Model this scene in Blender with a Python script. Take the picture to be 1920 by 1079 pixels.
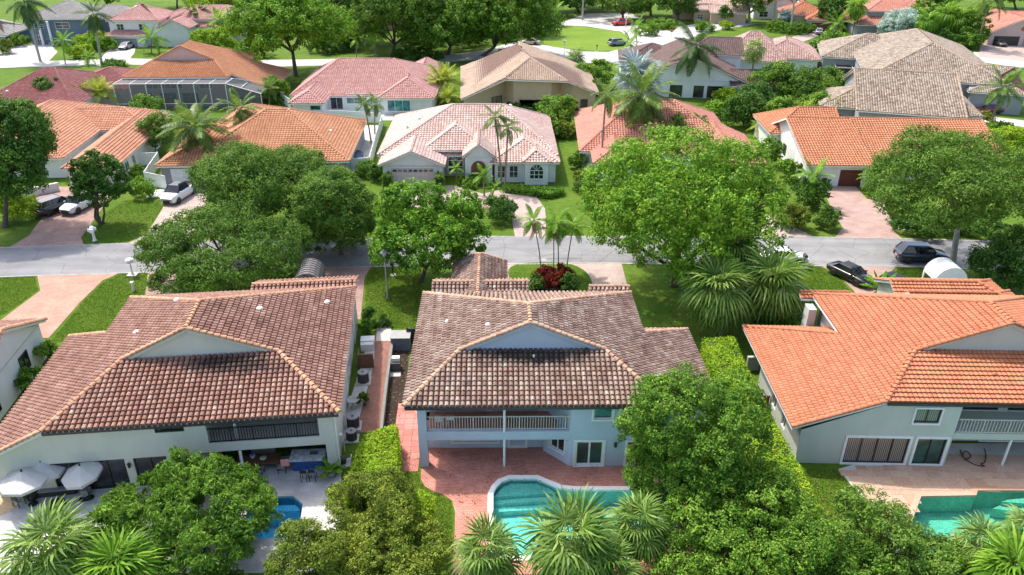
import bpy, math, random
import numpy as np
from mathutils import Matrix, Vector

for o in list(bpy.data.objects):
    bpy.data.objects.remove(o)
S = bpy.context.scene
COL = S.collection
R = math.radians

# ---------------------------------------------------------------- camera
CAM_H, FOC, PITCH, ROLL = 33.0, 1450.0, R(27.15), R(0.4)
cd = bpy.data.cameras.new('camera')
cam = bpy.data.objects.new('camera', cd)
COL.objects.link(cam)
cd.sensor_width = 36.0
cd.sensor_fit = 'HORIZONTAL'
cd.lens = FOC / 1920 * 36.0
cd.clip_start, cd.clip_end = 0.5, 4000
cam.matrix_world = Matrix.Translation((0, 0, CAM_H)) @ Matrix.Rotation(math.pi / 2 - PITCH, 4, 'X') @ Matrix.Rotation(ROLL, 4, 'Z')
S.camera = cam

# ---------------------------------------------------------------- sky, sun, exposure
SUN_FROM = Vector((-0.40, 0.44, 0.98)).normalized()
w = bpy.data.worlds.new('World')
S.world = w
w.use_nodes = True
nt = w.node_tree
sky = nt.nodes.new('ShaderNodeTexSky')
sky.sky_type = 'NISHITA'
sky.sun_disc = False
sky.sun_elevation = math.asin(SUN_FROM.z)
sky.sun_rotation = math.atan2(SUN_FROM.x, SUN_FROM.y)
sky.air_density, sky.dust_density, sky.ozone_density = 1.0, 3.5, 0.6
bg = nt.nodes['Background']
bg.inputs[1].default_value = 0.15
nt.links.new(sky.outputs[0], bg.inputs[0])
sl = bpy.data.lights.new('sun', 'SUN')
sl.energy, sl.angle, sl.color = 2.15, R(1.5), (1.0, 0.95, 0.87)
sun = bpy.data.objects.new('sun', sl)
COL.objects.link(sun)
sun.rotation_euler = (-SUN_FROM).to_track_quat('-Z', 'Y').to_euler()
sun.location = (0, 0, 120)
vs = S.view_settings
vs.view_transform, vs.look, vs.exposure, vs.gamma = 'Standard', 'None', 1.22, 1.0
vs.use_curve_mapping = False
S.cycles.max_bounces = 6
S.cycles.diffuse_bounces = 3
S.cycles.glossy_bounces = 3
S.cycles.transmission_bounces = 4
S.cycles.transparent_max_bounces = 8
S.cycles.caustics_reflective = S.cycles.caustics_refractive = False
S.cycles.use_denoising = True
S.render.filter_size = 1.0

# ---------------------------------------------------------------- survey helpers
def at(px, py, z=0.0):
    """world point seen in the photograph at (px, py) when it lies at height z"""
    u, v = (px - 960) / FOC, (539.5 - py) / FOC
    u, v = u * math.cos(ROLL) - v * math.sin(ROLL), u * math.sin(ROLL) + v * math.cos(ROLL)
    c, s = math.cos(PITCH), math.sin(PITCH)
    t = (z - CAM_H) / (-s + c * v)
    return Vector((u * t, (c + s * v) * t, z))

def z_at(y, py):
    """height at world depth y for a photo row (near the image centre column)"""
    v = (539.5 - py) / FOC
    c, s = math.cos(PITCH), math.sin(PITCH)
    t = y / (c + s * v)
    return CAM_H + t * (-s + c * v)

def mpp(p):
    """metres per photo pixel at a point"""
    return (p.y * math.cos(PITCH) + (CAM_H - p.z) * math.sin(PITCH)) / FOC

# ---------------------------------------------------------------- object helpers
def tag(o, label=None, cat=None, group=None, kind=None):
    if label: o['label'] = label
    if cat: o['category'] = cat
    if group: o['group'] = group
    if kind: o['kind'] = kind
    return o

def empty(name, loc=(0, 0, 0), rz=0.0, label=None, cat=None, group=None):
    o = bpy.data.objects.new(name, None)
    COL.objects.link(o)
    o.location = loc
    o.rotation_euler = (0, 0, rz)
    o.empty_display_size = 0.3
    return tag(o, label, cat, group)

def link(name, me, parent=None, loc=None, rot=None, mw=None):
    o = bpy.data.objects.new(name, me)
    COL.objects.link(o)
    if parent: o.parent = parent
    if mw is not None: o.matrix_basis = mw
    if loc is not None: o.location = loc
    if rot is not None: o.rotation_euler = rot
    return o

def np_mesh(name, V, Fq, mats, smooth=False, midx=None):
    """V (n,3); Fq (m,k) array of equal-sized faces"""
    V = np.asarray(V, dtype=np.float32); Fq = np.asarray(Fq, dtype=np.int32)
    m, k = Fq.shape
    me = bpy.data.meshes.new(name)
    me.vertices.add(len(V)); me.vertices.foreach_set('co', V.ravel())
    me.loops.add(m * k); me.loops.foreach_set('vertex_index', Fq.ravel())
    me.polygons.add(m)
    me.polygons.foreach_set('loop_start', np.arange(0, m * k, k, dtype=np.int32))
    if midx is not None: me.polygons.foreach_set('material_index', np.asarray(midx, dtype=np.int32))
    me.polygons.foreach_set('use_smooth', np.full(m, smooth, dtype=bool))
    me.update(calc_edges=True)
    for a in (mats if isinstance(mats, (list, tuple)) else [mats]): me.materials.append(a)
    return me

class MB:
    """collects shapes, builds ONE mesh object"""
    def __init__(s): s.v, s.f, s.m = [], [], []
    def add(s, vs, fs, m=0):
        n = len(s.v); s.v += [tuple(a) for a in vs]
        for f in fs: s.f.append([i + n for i in f]); s.m.append(m)
        return s
    def poly(s, pts, m=0): return s.add(pts, [list(range(len(pts)))], m)
    def box(s, x0, y0, z0, x1, y1, z1, m=0):
        v = [(x0,y0,z0),(x1,y0,z0),(x1,y1,z0),(x0,y1,z0),(x0,y0,z1),(x1,y0,z1),(x1,y1,z1),(x0,y1,z1)]
        return s.add(v, [(3,2,1,0),(4,5,6,7),(0,1,5,4),(1,2,6,5),(2,3,7,6),(3,0,4,7)], m)
    def obox(s, p, q, wd, ht, m=0, z=None):
        """bar from p to q, width wd (horizontal), height ht, centred"""
        p, q = Vector(p), Vector(q); d = (q - p).normalized()
        up = Vector((0, 0, 1)) if abs(d.z) < .95 else Vector((0, 1, 0))
        sd = d.cross(up).normalized() * wd / 2; u = sd.cross(d).normalized() * ht / 2
        v = [p-sd-u, p+sd-u, q+sd-u, q-sd-u, p-sd+u, p+sd+u, q+sd+u, q-sd+u]
        return s.add(v, [(0,1,2,3),(7,6,5,4),(0,4,5,1),(1,5,6,2),(2,6,7,3),(3,7,4,0)], m)
    def prism(s, pts, z0, z1, m=0, mside=None):
        n = len(pts)
        v = [(p[0], p[1], z0) for p in pts] + [(p[0], p[1], z1) for p in pts]
        ar = sum(pts[i][0]*pts[(i+1)%n][1]-pts[(i+1)%n][0]*pts[i][1] for i in range(n))
        top = list(range(n, 2*n)); bot = list(range(n-1, -1, -1))
        if ar < 0: top.reverse(); bot.reverse()
        s.add(v, [top, bot], m)
        sides = [(i, (i+1)%n, (i+1)%n+n, i+n) if ar > 0 else ((i+1)%n, i, i+n, (i+1)%n+n) for i in range(n)]
        n0 = len(s.v) - 2*n
        for f in sides: s.f.append([i + n0 for i in f]); s.m.append(m if mside is None else mside)
        return s
    def tube(s, pts, rad, k=7, m=0, cap=True):
        pts = [Vector(p) for p in pts]; n0 = len(s.v); rad = rad if hasattr(rad, '__len__') else [rad]*len(pts)
        ref = Vector((1, 0, 0.13))
        for i, p in enumerate(pts):
            d = (pts[min(i+1, len(pts)-1)] - pts[max(i-1, 0)]).normalized()
            if abs(d.dot(ref.normalized())) > .95: ref = Vector((0, 1, .1))
            a = d.cross(ref).normalized(); b = d.cross(a)
            for j in range(k):
                t = 2*math.pi*j/k
                s.v.append(tuple(p + (a*math.cos(t) + b*math.sin(t))*rad[i]))
        for i in range(len(pts)-1):
            for j in range(k):
                a, b = n0+i*k+j, n0+i*k+(j+1)%k
                s.f.append([b, a, a+k, b+k]); s.m.append(m)
        if cap:
            s.f.append([n0+j for j in range(k)]); s.m.append(m)
            e = n0+(len(pts)-1)*k
            s.f.append([e+j for j in reversed(range(k))]); s.m.append(m)
        return s
    def lathe(s, prof, k=12, c=(0, 0, 0), m=0):
        n0 = len(s.v)
        for r, z in prof:
            for j in range(k):
                t = 2*math.pi*j/k
                s.v.append((c[0]+r*math.cos(t), c[1]+r*math.sin(t), c[2]+z))
        for i in range(len(prof)-1):
            for j in range(k):
                a, b = n0+i*k+j, n0+i*k+(j+1)%k
                s.f.append([a, b, b+k, a+k]); s.m.append(m)
        s.f.append([n0+j for j in reversed(range(k))]); s.m.append(m)
        e = n0+(len(prof)-1)*k
        s.f.append([e+j for j in range(k)]); s.m.append(m)
        return s
    def mesh(s, name, mats, smooth=False):
        me = bpy.data.meshes.new(name)
        me.from_pydata(s.v, [], s.f)
        for a in (mats if isinstance(mats, (list, tuple)) else [mats]): me.materials.append(a)
        me.polygons.foreach_set('material_index', s.m)
        if smooth: me.polygons.foreach_set('use_smooth', [True]*len(s.f))
        me.update()
        return me
    def build(s, name, mats, parent=None, smooth=False, loc=None, rot=None):
        return link(name, s.mesh(name, mats, smooth), parent, loc, rot)

# ---------------------------------------------------------------- materials
def _nodes(name):
    m = bpy.data.materials.new(name); m.use_nodes = True
    n = m.node_tree.nodes; b = n['Principled BSDF']
    return m, m.node_tree, n, b

def lum(c, k): return tuple(min(1, a*k) for a in c[:3]) + (1,)

def flat(name, col, rough=.6, metal=0., spec=.5, var=.12, scale=3., bump=0., bscale=40., stretch=None):
    """painted / plastic / stone surface with soft blotches and fine relief"""
    m, t, n, b = _nodes(name)
    b.inputs['Roughness'].default_value = rough; b.inputs['Metallic'].default_value = metal
    b.inputs['Specular IOR Level'].default_value = spec
    tc = n.new('ShaderNodeTexCoord')
    nz = n.new('ShaderNodeTexNoise'); nz.inputs['Scale'].default_value = scale; nz.inputs['Detail'].default_value = 5
    if stretch:
        mp = n.new('ShaderNodeMapping'); mp.inputs['Scale'].default_value = stretch
        t.links.new(tc.outputs['Object'], mp.inputs['Vector']); t.links.new(mp.outputs[0], nz.inputs['Vector'])
    else: t.links.new(tc.outputs['Object'], nz.inputs['Vector'])
    rp = n.new('ShaderNodeValToRGB')
    rp.color_ramp.elements[0].position, rp.color_ramp.elements[1].position = .3, .72
    rp.color_ramp.elements[0].color = lum(col, 1-var); rp.color_ramp.elements[1].color = lum(col, 1+var)
    t.links.new(nz.outputs['Fac'], rp.inputs['Fac']); t.links.new(rp.outputs['Color'], b.inputs['Base Color'])
    if bump:
        n2 = n.new('ShaderNodeTexNoise'); n2.inputs['Scale'].default_value = bscale; n2.inputs['Detail'].default_value = 4
        t.links.new(tc.outputs['Object'], n2.inputs['Vector'])
        bp = n.new('ShaderNodeBump'); bp.inputs['Strength'].default_value = bump; bp.inputs['Distance'].default_value = .03
        t.links.new(n2.outputs['Fac'], bp.inputs['Height']); t.links.new(bp.outputs['Normal'], b.inputs['Normal'])
    return m

def ramp_mat(name, stops, rough=.75, spec=.3, stain=None, nscale=.35, namt=.35, streak=False):
    """one random colour per piece (joined pieces by island, single pieces by object), plus weathering"""
    m, t, n, b = _nodes(name)
    b.inputs['Roughness'].default_value = rough; b.inputs['Specular IOR Level'].default_value = spec
    g = n.new('ShaderNodeNewGeometry'); oi = n.new('ShaderNodeObjectInfo')
    ad = n.new('ShaderNodeMath'); ad.operation = 'ADD'; fr = n.new('ShaderNodeMath'); fr.operation = 'FRACT'
    t.links.new(g.outputs['Random Per Island'], ad.inputs[0]); t.links.new(oi.outputs['Random'], ad.inputs[1]); t.links.new(ad.outputs[0], fr.inputs[0])
    nz = n.new('ShaderNodeTexNoise'); nz.inputs['Scale'].default_value = nscale; nz.inputs['Detail'].default_value = 4
    if streak:   # weather runs down the slope: noise drawn out along depth and across
        sep = n.new('ShaderNodeMapping'); sep.inputs['Scale'].default_value = (2.2, .55, .55)
        t.links.new(g.outputs['Position'], sep.inputs['Vector']); t.links.new(sep.outputs[0], nz.inputs['Vector']); nz.inputs['Scale'].default_value = .9
    else: t.links.new(g.outputs['Position'], nz.inputs['Vector'])
    mx = n.new('ShaderNodeMix'); mx.data_type = 'FLOAT'; mx.inputs[0].default_value = namt
    sm = n.new('ShaderNodeMapRange'); sm.inputs[1].default_value, sm.inputs[2].default_value = .3, .7
    t.links.new(nz.outputs['Fac'], sm.inputs[0])
    t.links.new(fr.outputs[0], mx.inputs[2]); t.links.new(sm.outputs[0], mx.inputs[3])
    rp = n.new('ShaderNodeValToRGB'); cr = rp.color_ramp
    for i, (p, c) in enumerate(stops):
        e = cr.elements[i] if i < 2 else cr.elements.new(p)
        e.position = p; e.color = tuple(c) + (1,)
    t.links.new(mx.outputs[0], rp.inputs['Fac'])
    out = rp.outputs['Color']
    n2 = n.new('ShaderNodeTexNoise'); n2.inputs['Scale'].default_value = 14; n2.inputs['Detail'].default_value = 6
    t.links.new(g.outputs['Position'], n2.inputs['Vector'])
    mr = n.new('ShaderNodeMapRange'); mr.inputs[1].default_value, mr.inputs[2].default_value = .25, .75
    mr.inputs[3].default_value, mr.inputs[4].default_value = .72, 1.22
    t.links.new(n2.outputs['Fac'], mr.inputs[0])
    mu = n.new('ShaderNodeMix'); mu.data_type = 'RGBA'; mu.blend_type = 'MULTIPLY'; mu.inputs[0].default_value = 1
    t.links.new(out, mu.inputs[6]); t.links.new(mr.outputs[0], mu.inputs[7]); out = mu.outputs[2]
    if stain:   # dark mould with its own outline: (centre, radii, colour)
        (cx, cy, cz), (rx, ry, rz), sc = stain
        sb = n.new('ShaderNodeVectorMath'); sb.operation = 'SUBTRACT'; sb.inputs[1].default_value = (cx, cy, cz)
        dv = n.new('ShaderNodeVectorMath'); dv.operation = 'DIVIDE'; dv.inputs[1].default_value = (rx, ry, rz)
        ln = n.new('ShaderNodeVectorMath'); ln.operation = 'LENGTH'
        t.links.new(g.outputs['Position'], sb.inputs[0]); t.links.new(sb.outputs[0], dv.inputs[0]); t.links.new(dv.outputs[0], ln.inputs[0])
        n3 = n.new('ShaderNodeTexNoise'); n3.inputs['Scale'].default_value = 2.2; n3.inputs['Detail'].default_value = 5
        t.links.new(g.outputs['Position'], n3.inputs['Vector'])
        s1 = n.new('ShaderNodeMath'); s1.operation = 'MULTIPLY_ADD'; s1.inputs[1].default_value = 1.6
        t.links.new(n3.outputs['Fac'], s1.inputs[0]); t.links.new(ln.outputs['Value'], s1.inputs[2])
        m2 = n.new('ShaderNodeMapRange'); m2.inputs[1].default_value, m2.inputs[2].default_value = 1.3, 1.9
        m2.inputs[3].default_value, m2.inputs[4].default_value = .85, 0
        t.links.new(s1.outputs[0], m2.inputs[0])
        mk = n.new('ShaderNodeMix'); mk.data_type = 'RGBA'
        t.links.new(m2.outputs[0], mk.inputs[0]); t.links.new(out, mk.inputs[6]); mk.inputs[7].default_value = tuple(sc) + (1,); out = mk.outputs[2]
    t.links.new(out, b.inputs['Base Color'])
    return m

def leaf_mat(name, dark, mid, light, trans=.3, rough=.5, spec=.1):
    m, t, n, b = _nodes(name)
    b.inputs['Roughness'].default_value = rough; b.inputs['Specular IOR Level'].default_value = spec
    g = n.new('ShaderNodeNewGeometry'); oi = n.new('ShaderNodeObjectInfo')
    ad = n.new('ShaderNodeMath'); ad.operation = 'MULTIPLY_ADD'; ad.inputs[1].default_value = .65
    t.links.new(g.outputs['Random Per Island'], ad.inputs[0])
    nz = n.new('ShaderNodeTexNoise'); nz.inputs['Scale'].default_value = .55; nz.inputs['Detail'].default_value = 3
    t.links.new(g.outputs['Position'], nz.inputs['Vector'])
    sc = n.new('ShaderNodeMapRange'); sc.inputs[1].default_value, sc.inputs[2].default_value = .3, .7
    sc.inputs[3].default_value, sc.inputs[4].default_value = -.05, .4
    t.links.new(nz.outputs['Fac'], sc.inputs[0]); t.links.new(sc.outputs[0], ad.inputs[2])
    o2 = n.new('ShaderNodeMath'); o2.operation = 'MULTIPLY_ADD'; o2.inputs[1].default_value = .22; o2.inputs[2].default_value = -.11
    t.links.new(oi.outputs['Random'], o2.inputs[0])
    a2 = n.new('ShaderNodeMath'); a2.operation = 'ADD'
    t.links.new(ad.outputs[0], a2.inputs[0]); t.links.new(o2.outputs[0], a2.inputs[1])
    rp = n.new('ShaderNodeValToRGB'); cr = rp.color_ramp
    cr.elements[0].position = .05; cr.elements[0].color = tuple(dark) + (1,)
    cr.elements[1].position = .95; cr.elements[1].color = tuple(light) + (1,)
    e = cr.elements.new(.5); e.color = tuple(mid) + (1,)
    t.links.new(a2.outputs[0], rp.inputs['Fac']); t.links.new(rp.outputs['Color'], b.inputs['Base Color'])
    tr = n.new('ShaderNodeBsdfTranslucent'); ms = n.new('ShaderNodeMixShader'); ms.inputs[0].default_value = trans
    hs = n.new('ShaderNodeHueSaturation'); hs.inputs['Value'].default_value = 1.25; hs.inputs['Hue'].default_value = .485
    t.links.new(rp.outputs['Color'], hs.inputs['Color']); t.links.new(hs.outputs['Color'], tr.inputs['Color'])
    t.links.new(b.outputs[0], ms.inputs[1]); t.links.new(tr.outputs[0], ms.inputs[2])
    t.links.new(ms.outputs[0], n['Material Output'].inputs['Surface'])
    return m

def ground_mat(name, c1, c2, c3, s1=.12, s2=2.5, s3=45., rough=.95, bump=.4, bd=.03):
    """three-scale mottled ground: broad patches, tufts, grain"""
    m, t, n, b = _nodes(name)
    b.inputs['Roughness'].default_value = rough; b.inputs['Specular IOR Level'].default_value = .15
    g = n.new('ShaderNodeNewGeometry')
    def nz(sc, d=5):
        a = n.new('ShaderNodeTexNoise'); a.inputs['Scale'].default_value = sc; a.inputs['Detail'].default_value = d
        t.links.new(g.outputs['Position'], a.inputs['Vector']); return a
    a1, a2, a3 = nz(s1), nz(s2), nz(s3, 3)
    def rng(src, lo, hi, o0, o1):
        r = n.new('ShaderNodeMapRange'); r.inputs[1].default_value, r.inputs[2].default_value, r.inputs[3].default_value, r.inputs[4].default_value = lo, hi, o0, o1
        t.links.new(src, r.inputs[0]); return r.outputs[0]
    def mix(f, a, bb, blend='MIX'):
        x = n.new('ShaderNodeMix'); x.data_type = 'RGBA'; x.blend_type = blend
        t.links.new(f, x.inputs[0]) if not isinstance(f, float) else setattr(x.inputs[0], 'default_value', f)
        for k, s_ in ((6, a), (7, bb)):
            if isinstance(s_, tuple): x.inputs[k].default_value = s_ + (1,)
            else: t.links.new(s_, x.inputs[k])
        return x.outputs[2]
    c = mix(rng(a1.outputs[0], .35, .65, 0, 1), tuple(c1), tuple(c2))
    c = mix(rng(a2.outputs[0], .45, .75, 0, .7), c, tuple(c3))
    c = mix(1.0, c, rng(a3.outputs[0], .25, .75, .72, 1.28), 'MULTIPLY')
    t.links.new(c, b.inputs['Base Color'])
    bp = n.new('ShaderNodeBump'); bp.inputs['Strength'].default_value = bump; bp.inputs['Distance'].default_value = bd
    t.links.new(a3.outputs[0], bp.inputs['Height']); t.links.new(bp.outputs['Normal'], b.inputs['Normal'])
    return m

def brick_mat(name, c1, c2, mortar, bw=.22, bh=.11, rot=0., msize=.012, patch=(.8, 1.15), rough=.85):
    m, t, n, b = _nodes(name)
    b.inputs['Roughness'].default_value = rough; b.inputs['Specular IOR Level'].default_value = .25
    g = n.new('ShaderNodeNewGeometry'); mp = n.new('ShaderNodeMapping'); mp.inputs['Rotation'].default_value = (0, 0, rot)
    t.links.new(g.outputs['Position'], mp.inputs['Vector'])
    br = n.new('ShaderNodeTexBrick'); br.inputs['Scale'].default_value = 1
    br.inputs['Brick Width'].default_value = bw; br.inputs['Row Height'].default_value = bh; br.inputs['Mortar Size'].default_value = msize
    br.inputs['Color1'].default_value = tuple(c1) + (1,); br.inputs['Color2'].default_value = tuple(c2) + (1,); br.inputs['Mortar'].default_value = tuple(mortar) + (1,)
    t.links.new(mp.outputs[0], br.inputs['Vector'])
    nz = n.new('ShaderNodeTexNoise'); nz.inputs['Scale'].default_value = .7; nz.inputs['Detail'].default_value = 6
    t.links.new(g.outputs['Position'], nz.inputs['Vector'])
    mr = n.new('ShaderNodeMapRange'); mr.inputs[1].default_value, mr.inputs[2].default_value = .3, .7
    mr.inputs[3].default_value, mr.inputs[4].default_value = patch
    t.links.new(nz.outputs[0], mr.inputs[0])
    mu = n.new('ShaderNodeMix'); mu.data_type = 'RGBA'; mu.blend_type = 'MULTIPLY'; mu.inputs[0].default_value = 1
    t.links.new(br.outputs['Color'], mu.inputs[6]); t.links.new(mr.outputs[0], mu.inputs[7])
    t.links.new(mu.outputs[2], b.inputs['Base Color'])
    bp = n.new('ShaderNodeBump'); bp.inputs['Strength'].default_value = .5; bp.inputs['Distance'].default_value = .01
    t.links.new(br.outputs['Fac'], bp.inputs['Height']); bp.invert = True
    t.links.new(bp.outputs['Normal'], b.inputs['Normal'])
    return m

def glass_mat(name, col=(.012, .016, .02), rough=.04, tint=None, scale=1.2):
    m, t, n, b = _nodes(name)
    b.inputs['Roughness'].default_value = rough; b.inputs['Specular IOR Level'].default_value = .8
    b.inputs['IOR'].default_value = 1.5
    g = n.new('ShaderNodeNewGeometry')
    nz = n.new('ShaderNodeTexNoise'); nz.inputs['Scale'].default_value = scale; nz.inputs['Detail'].default_value = 3
    t.links.new(g.outputs['Position'], nz.inputs['Vector'])
    rp = n.new('ShaderNodeValToRGB'); rp.color_ramp.elements[0].position = .4; rp.color_ramp.elements[1].position = .7
    rp.color_ramp.elements[0].color = tuple(col) + (1,); rp.color_ramp.elements[1].color = (tuple(tint) if tint else tuple(min(1, a*3+.01) for a in col)) + (1,)
    t.links.new(nz.outputs[0], rp.inputs[0]); t.links.new(rp.outputs[0], b.inputs['Base Color'])
    return m

def car_paint(name, col):
    m, t, n, b = _nodes(name)
    b.inputs['Base Color'].default_value = tuple(col) + (1,); b.inputs['Roughness'].default_value = .28
    b.inputs['Coat Weight'].default_value = .9; b.inputs['Coat Roughness'].default_value = .04
    g = n.new('ShaderNodeNewGeometry'); nz = n.new('ShaderNodeTexNoise'); nz.inputs['Scale'].default_value = 3
    t.links.new(g.outputs['Position'], nz.inputs['Vector'])
    mr = n.new('ShaderNodeMapRange'); mr.inputs[3].default_value, mr.inputs[4].default_value = .2, .4
    t.links.new(nz.outputs[0], mr.inputs[0]); t.links.new(mr.outputs[0], b.inputs['Roughness'])
    return m

M = {}
M['white'] = flat('white_paint', (.8, .8, .78), .55, var=.05)
M['offwhite'] = flat('offwhite_paint', (.7, .69, .66), .6, var=.06)
M['greypaint'] = flat('grey_paint', (.28, .28, .28), .6)
M['black'] = flat('black_paint', (.02, .02, .022), .45)
M['railwhite'] = flat('rail_light_grey', (.55, .52, .48), .5)
M['bronze'] = flat('bronze_frame', (.035, .03, .028), .4)
M['gutter'] = flat('dark_gutter', (.05, .045, .05), .45)
M['metal'] = flat('grey_metal', (.35, .36, .37), .4, metal=.6)
M['concrete'] = flat('concrete', (.5, .48, .44), .9, var=.15, scale=1.2, bump=.2)
M['glass'] = glass_mat('dark_glass')
def blind_mat():
    m, t, n, b = _nodes('vertical_blinds_behind_glass')
    b.inputs['Roughness'].default_value = .12; b.inputs['Specular IOR Level'].default_value = .7
    g = n.new('ShaderNodeNewGeometry'); wv = n.new('ShaderNodeTexWave'); wv.bands_direction = 'X'; wv.inputs['Scale'].default_value = 2.6; wv.inputs['Distortion'].default_value = .6
    t.links.new(g.outputs['Position'], wv.inputs['Vector']); rp = n.new('ShaderNodeValToRGB')
    rp.color_ramp.elements[0].color = (.07, .06, .05, 1); rp.color_ramp.elements[1].color = (.36, .31, .26, 1)
    t.links.new(wv.outputs[0], rp.inputs[0]); t.links.new(rp.outputs[0], b.inputs['Base Color'])
    return m
M['glass_blind'] = blind_mat() # glass_mat('glass_with_blinds', (.16, .14, .12), .08, (.3, .27, .23), 2.5)
M['glass_green'] = glass_mat('green_tinted_glass', (.01, .05, .04), .04, (.02, .13, .1), 1.)
M['glass_teal'] = glass_mat('teal_tinted_glass', (.01, .12, .15), .04, (.1, .35, .38), 1.2)
M['cream_stain'] = flat('brown_wood', (.16, .075, .04), .6, var=.3, scale=6)
M['darkwood'] = flat('dark_red_wood', (.12, .03, .02), .5, var=.25, scale=5)
M['rubber'] = flat('black_rubber', (.015, .015, .015), .7)
M['chrome'] = flat('silver_metal', (.6, .6, .62), .25, metal=.9, var=.03)
M['canvas'] = flat('offwhite_canvas', (.5, .49, .47), .85, var=.05, scale=1.5)
M['cushion'] = flat('grey_cushion', (.3, .3, .31), .9, var=.08)
M['wicker'] = flat('dark_wicker', (.04, .038, .038), .8, var=.4, scale=25, bump=.6, bscale=60)
M['terracotta'] = flat('terracotta', (.36, .12, .07), .8, var=.15)
M['pot'] = flat('stone_pot', (.42, .41, .38), .85, var=.12)
M['bark'] = flat('bark', (.11, .085, .065), .95, var=.35, scale=4, bump=.7, bscale=14)
M['palmbark'] = flat('palm_bark', (.26, .22, .18), .95, var=.3, scale=5, bump=.6, bscale=16)
M['greywood'] = flat('grey_pale_trunk', (.36, .34, .31), .9, var=.25, scale=3, bump=.4, bscale=10)

def stucco(name, col): return flat(name, col, .92, spec=.2, var=.06, scale=.8, bump=.25, bscale=28, stretch=(1., 1., .5))
M['wallA'] = stucco('stucco_pale_green_grey', (.66, .64, .55))
M['wallB'] = stucco('stucco_pale_blue', (.5, .57, .66))
M['wallC'] = stucco('stucco_mint_grey', (.53, .55, .5))
M['wallW'] = stucco('stucco_white', (.74, .73, .71))
M['wallbeige'] = stucco('stucco_beige', (.52, .40, .27))
M['wallgrey'] = stucco('stucco_grey', (.3, .31, .32))
M['wallblue'] = stucco('stucco_slate_blue', (.15, .19, .25))
M['wallpink'] = stucco('stucco_pink_grey', (.55, .42, .38))

M['tileA'] = ramp_mat('roof_tile_brown_blend', [(0, (.175, .085, .06)), (.25, (.245, .123, .088)), (.55, (.31, .165, .12)), (.8, (.365, .215, .16)), (1, (.45, .32, .245))],
                      stain=((-17.6, 41.2, 6.3), (3.2, 1.1, .9), (.03, .022, .02)), namt=.45, streak=True)
M['tileB'] = ramp_mat('roof_tile_weathered_blend', [(0, (.11, .074, .06)), (.25, (.205, .122, .092)), (.55, (.275, .185, .145)), (.8, (.345, .26, .205)), (1, (.45, .38, .315))],
                      stain=((1.1, 42.6, 6.2), (4.6, 1.0, .8), (.02, .018, .017)), namt=.45, streak=True)
M['tileC'] = ramp_mat('roof_tile_bright_orange', [(0, (.37, .13, .062)), (.5, (.43, .165, .082)), (1, (.48, .205, .11))], namt=.5, streak=True)
M['capA'] = ramp_mat('ridge_tile_tan', [(0, (.38, .18, .1)), (.5, (.48, .26, .15)), (1, (.56, .34, .21))])
M['capB'] = ramp_mat('ridge_tile_weathered_tan', [(0, (.35, .19, .12)), (.5, (.46, .28, .18)), (1, (.55, .38, .26))])
M['tileO'] = ramp_mat('roof_tile_light_orange', [(0, (0.47, 0.213, 0.124)), (.5, (0.56, 0.27, 0.16)), (1, (0.638, 0.351, 0.226))], namt=.4)
M['tileO2'] = ramp_mat('roof_tile_orange_brown', [(0, (0.425, 0.187, 0.0897)), (.5, (0.517, 0.245, 0.127)), (1, (0.598, 0.316, 0.179))], namt=.4)
M['tileP'] = ramp_mat('roof_tile_pale_pink', [(0, (.5, .31, .26)), (.5, (.58, .42, .36)), (1, (.68, .56, .49))], namt=.4)
M['tilePk'] = ramp_mat('roof_tile_pink', [(0, (.42, .2, .17)), (.5, (.5, .27, .235)), (1, (.56, .35, .31))], namt=.4)
M['tileR'] = ramp_mat('roof_tile_dark_red', [(0, (.22, .075, .07)), (.5, (.3, .11, .105)), (1, (.38, .17, .16))], namt=.4)
M['tileRd'] = ramp_mat('roof_tile_salmon', [(0, (.43, .17, .12)), (.5, (.5, .22, .16)), (1, (.57, .28, .21))], namt=.4)
M['tileT'] = ramp_mat('roof_tile_tan', [(0, (.34, .24, .165)), (.5, (.42, .31, .225)), (1, (.5, .39, .3))], namt=.4)
M['tileT2'] = ramp_mat('roof_tile_sand_blend', [(0, (.16, .12, .09)), (.35, (.29, .23, .175)), (.7, (.38, .315, .25)), (1, (.45, .385, .315))], namt=.25)
M['tileBr'] = ramp_mat('roof_tile_dark_brown', [(0, (.1, .06, .055)), (.5, (.15, .095, .085)), (1, (.2, .14, .125))], namt=.4)
M['tileG'] = ramp_mat('roof_tile_grey', [(0, (.26, .25, .24)), (.5, (.34, .32, .3)), (1, (.4, .37, .35))], namt=.4)

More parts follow.
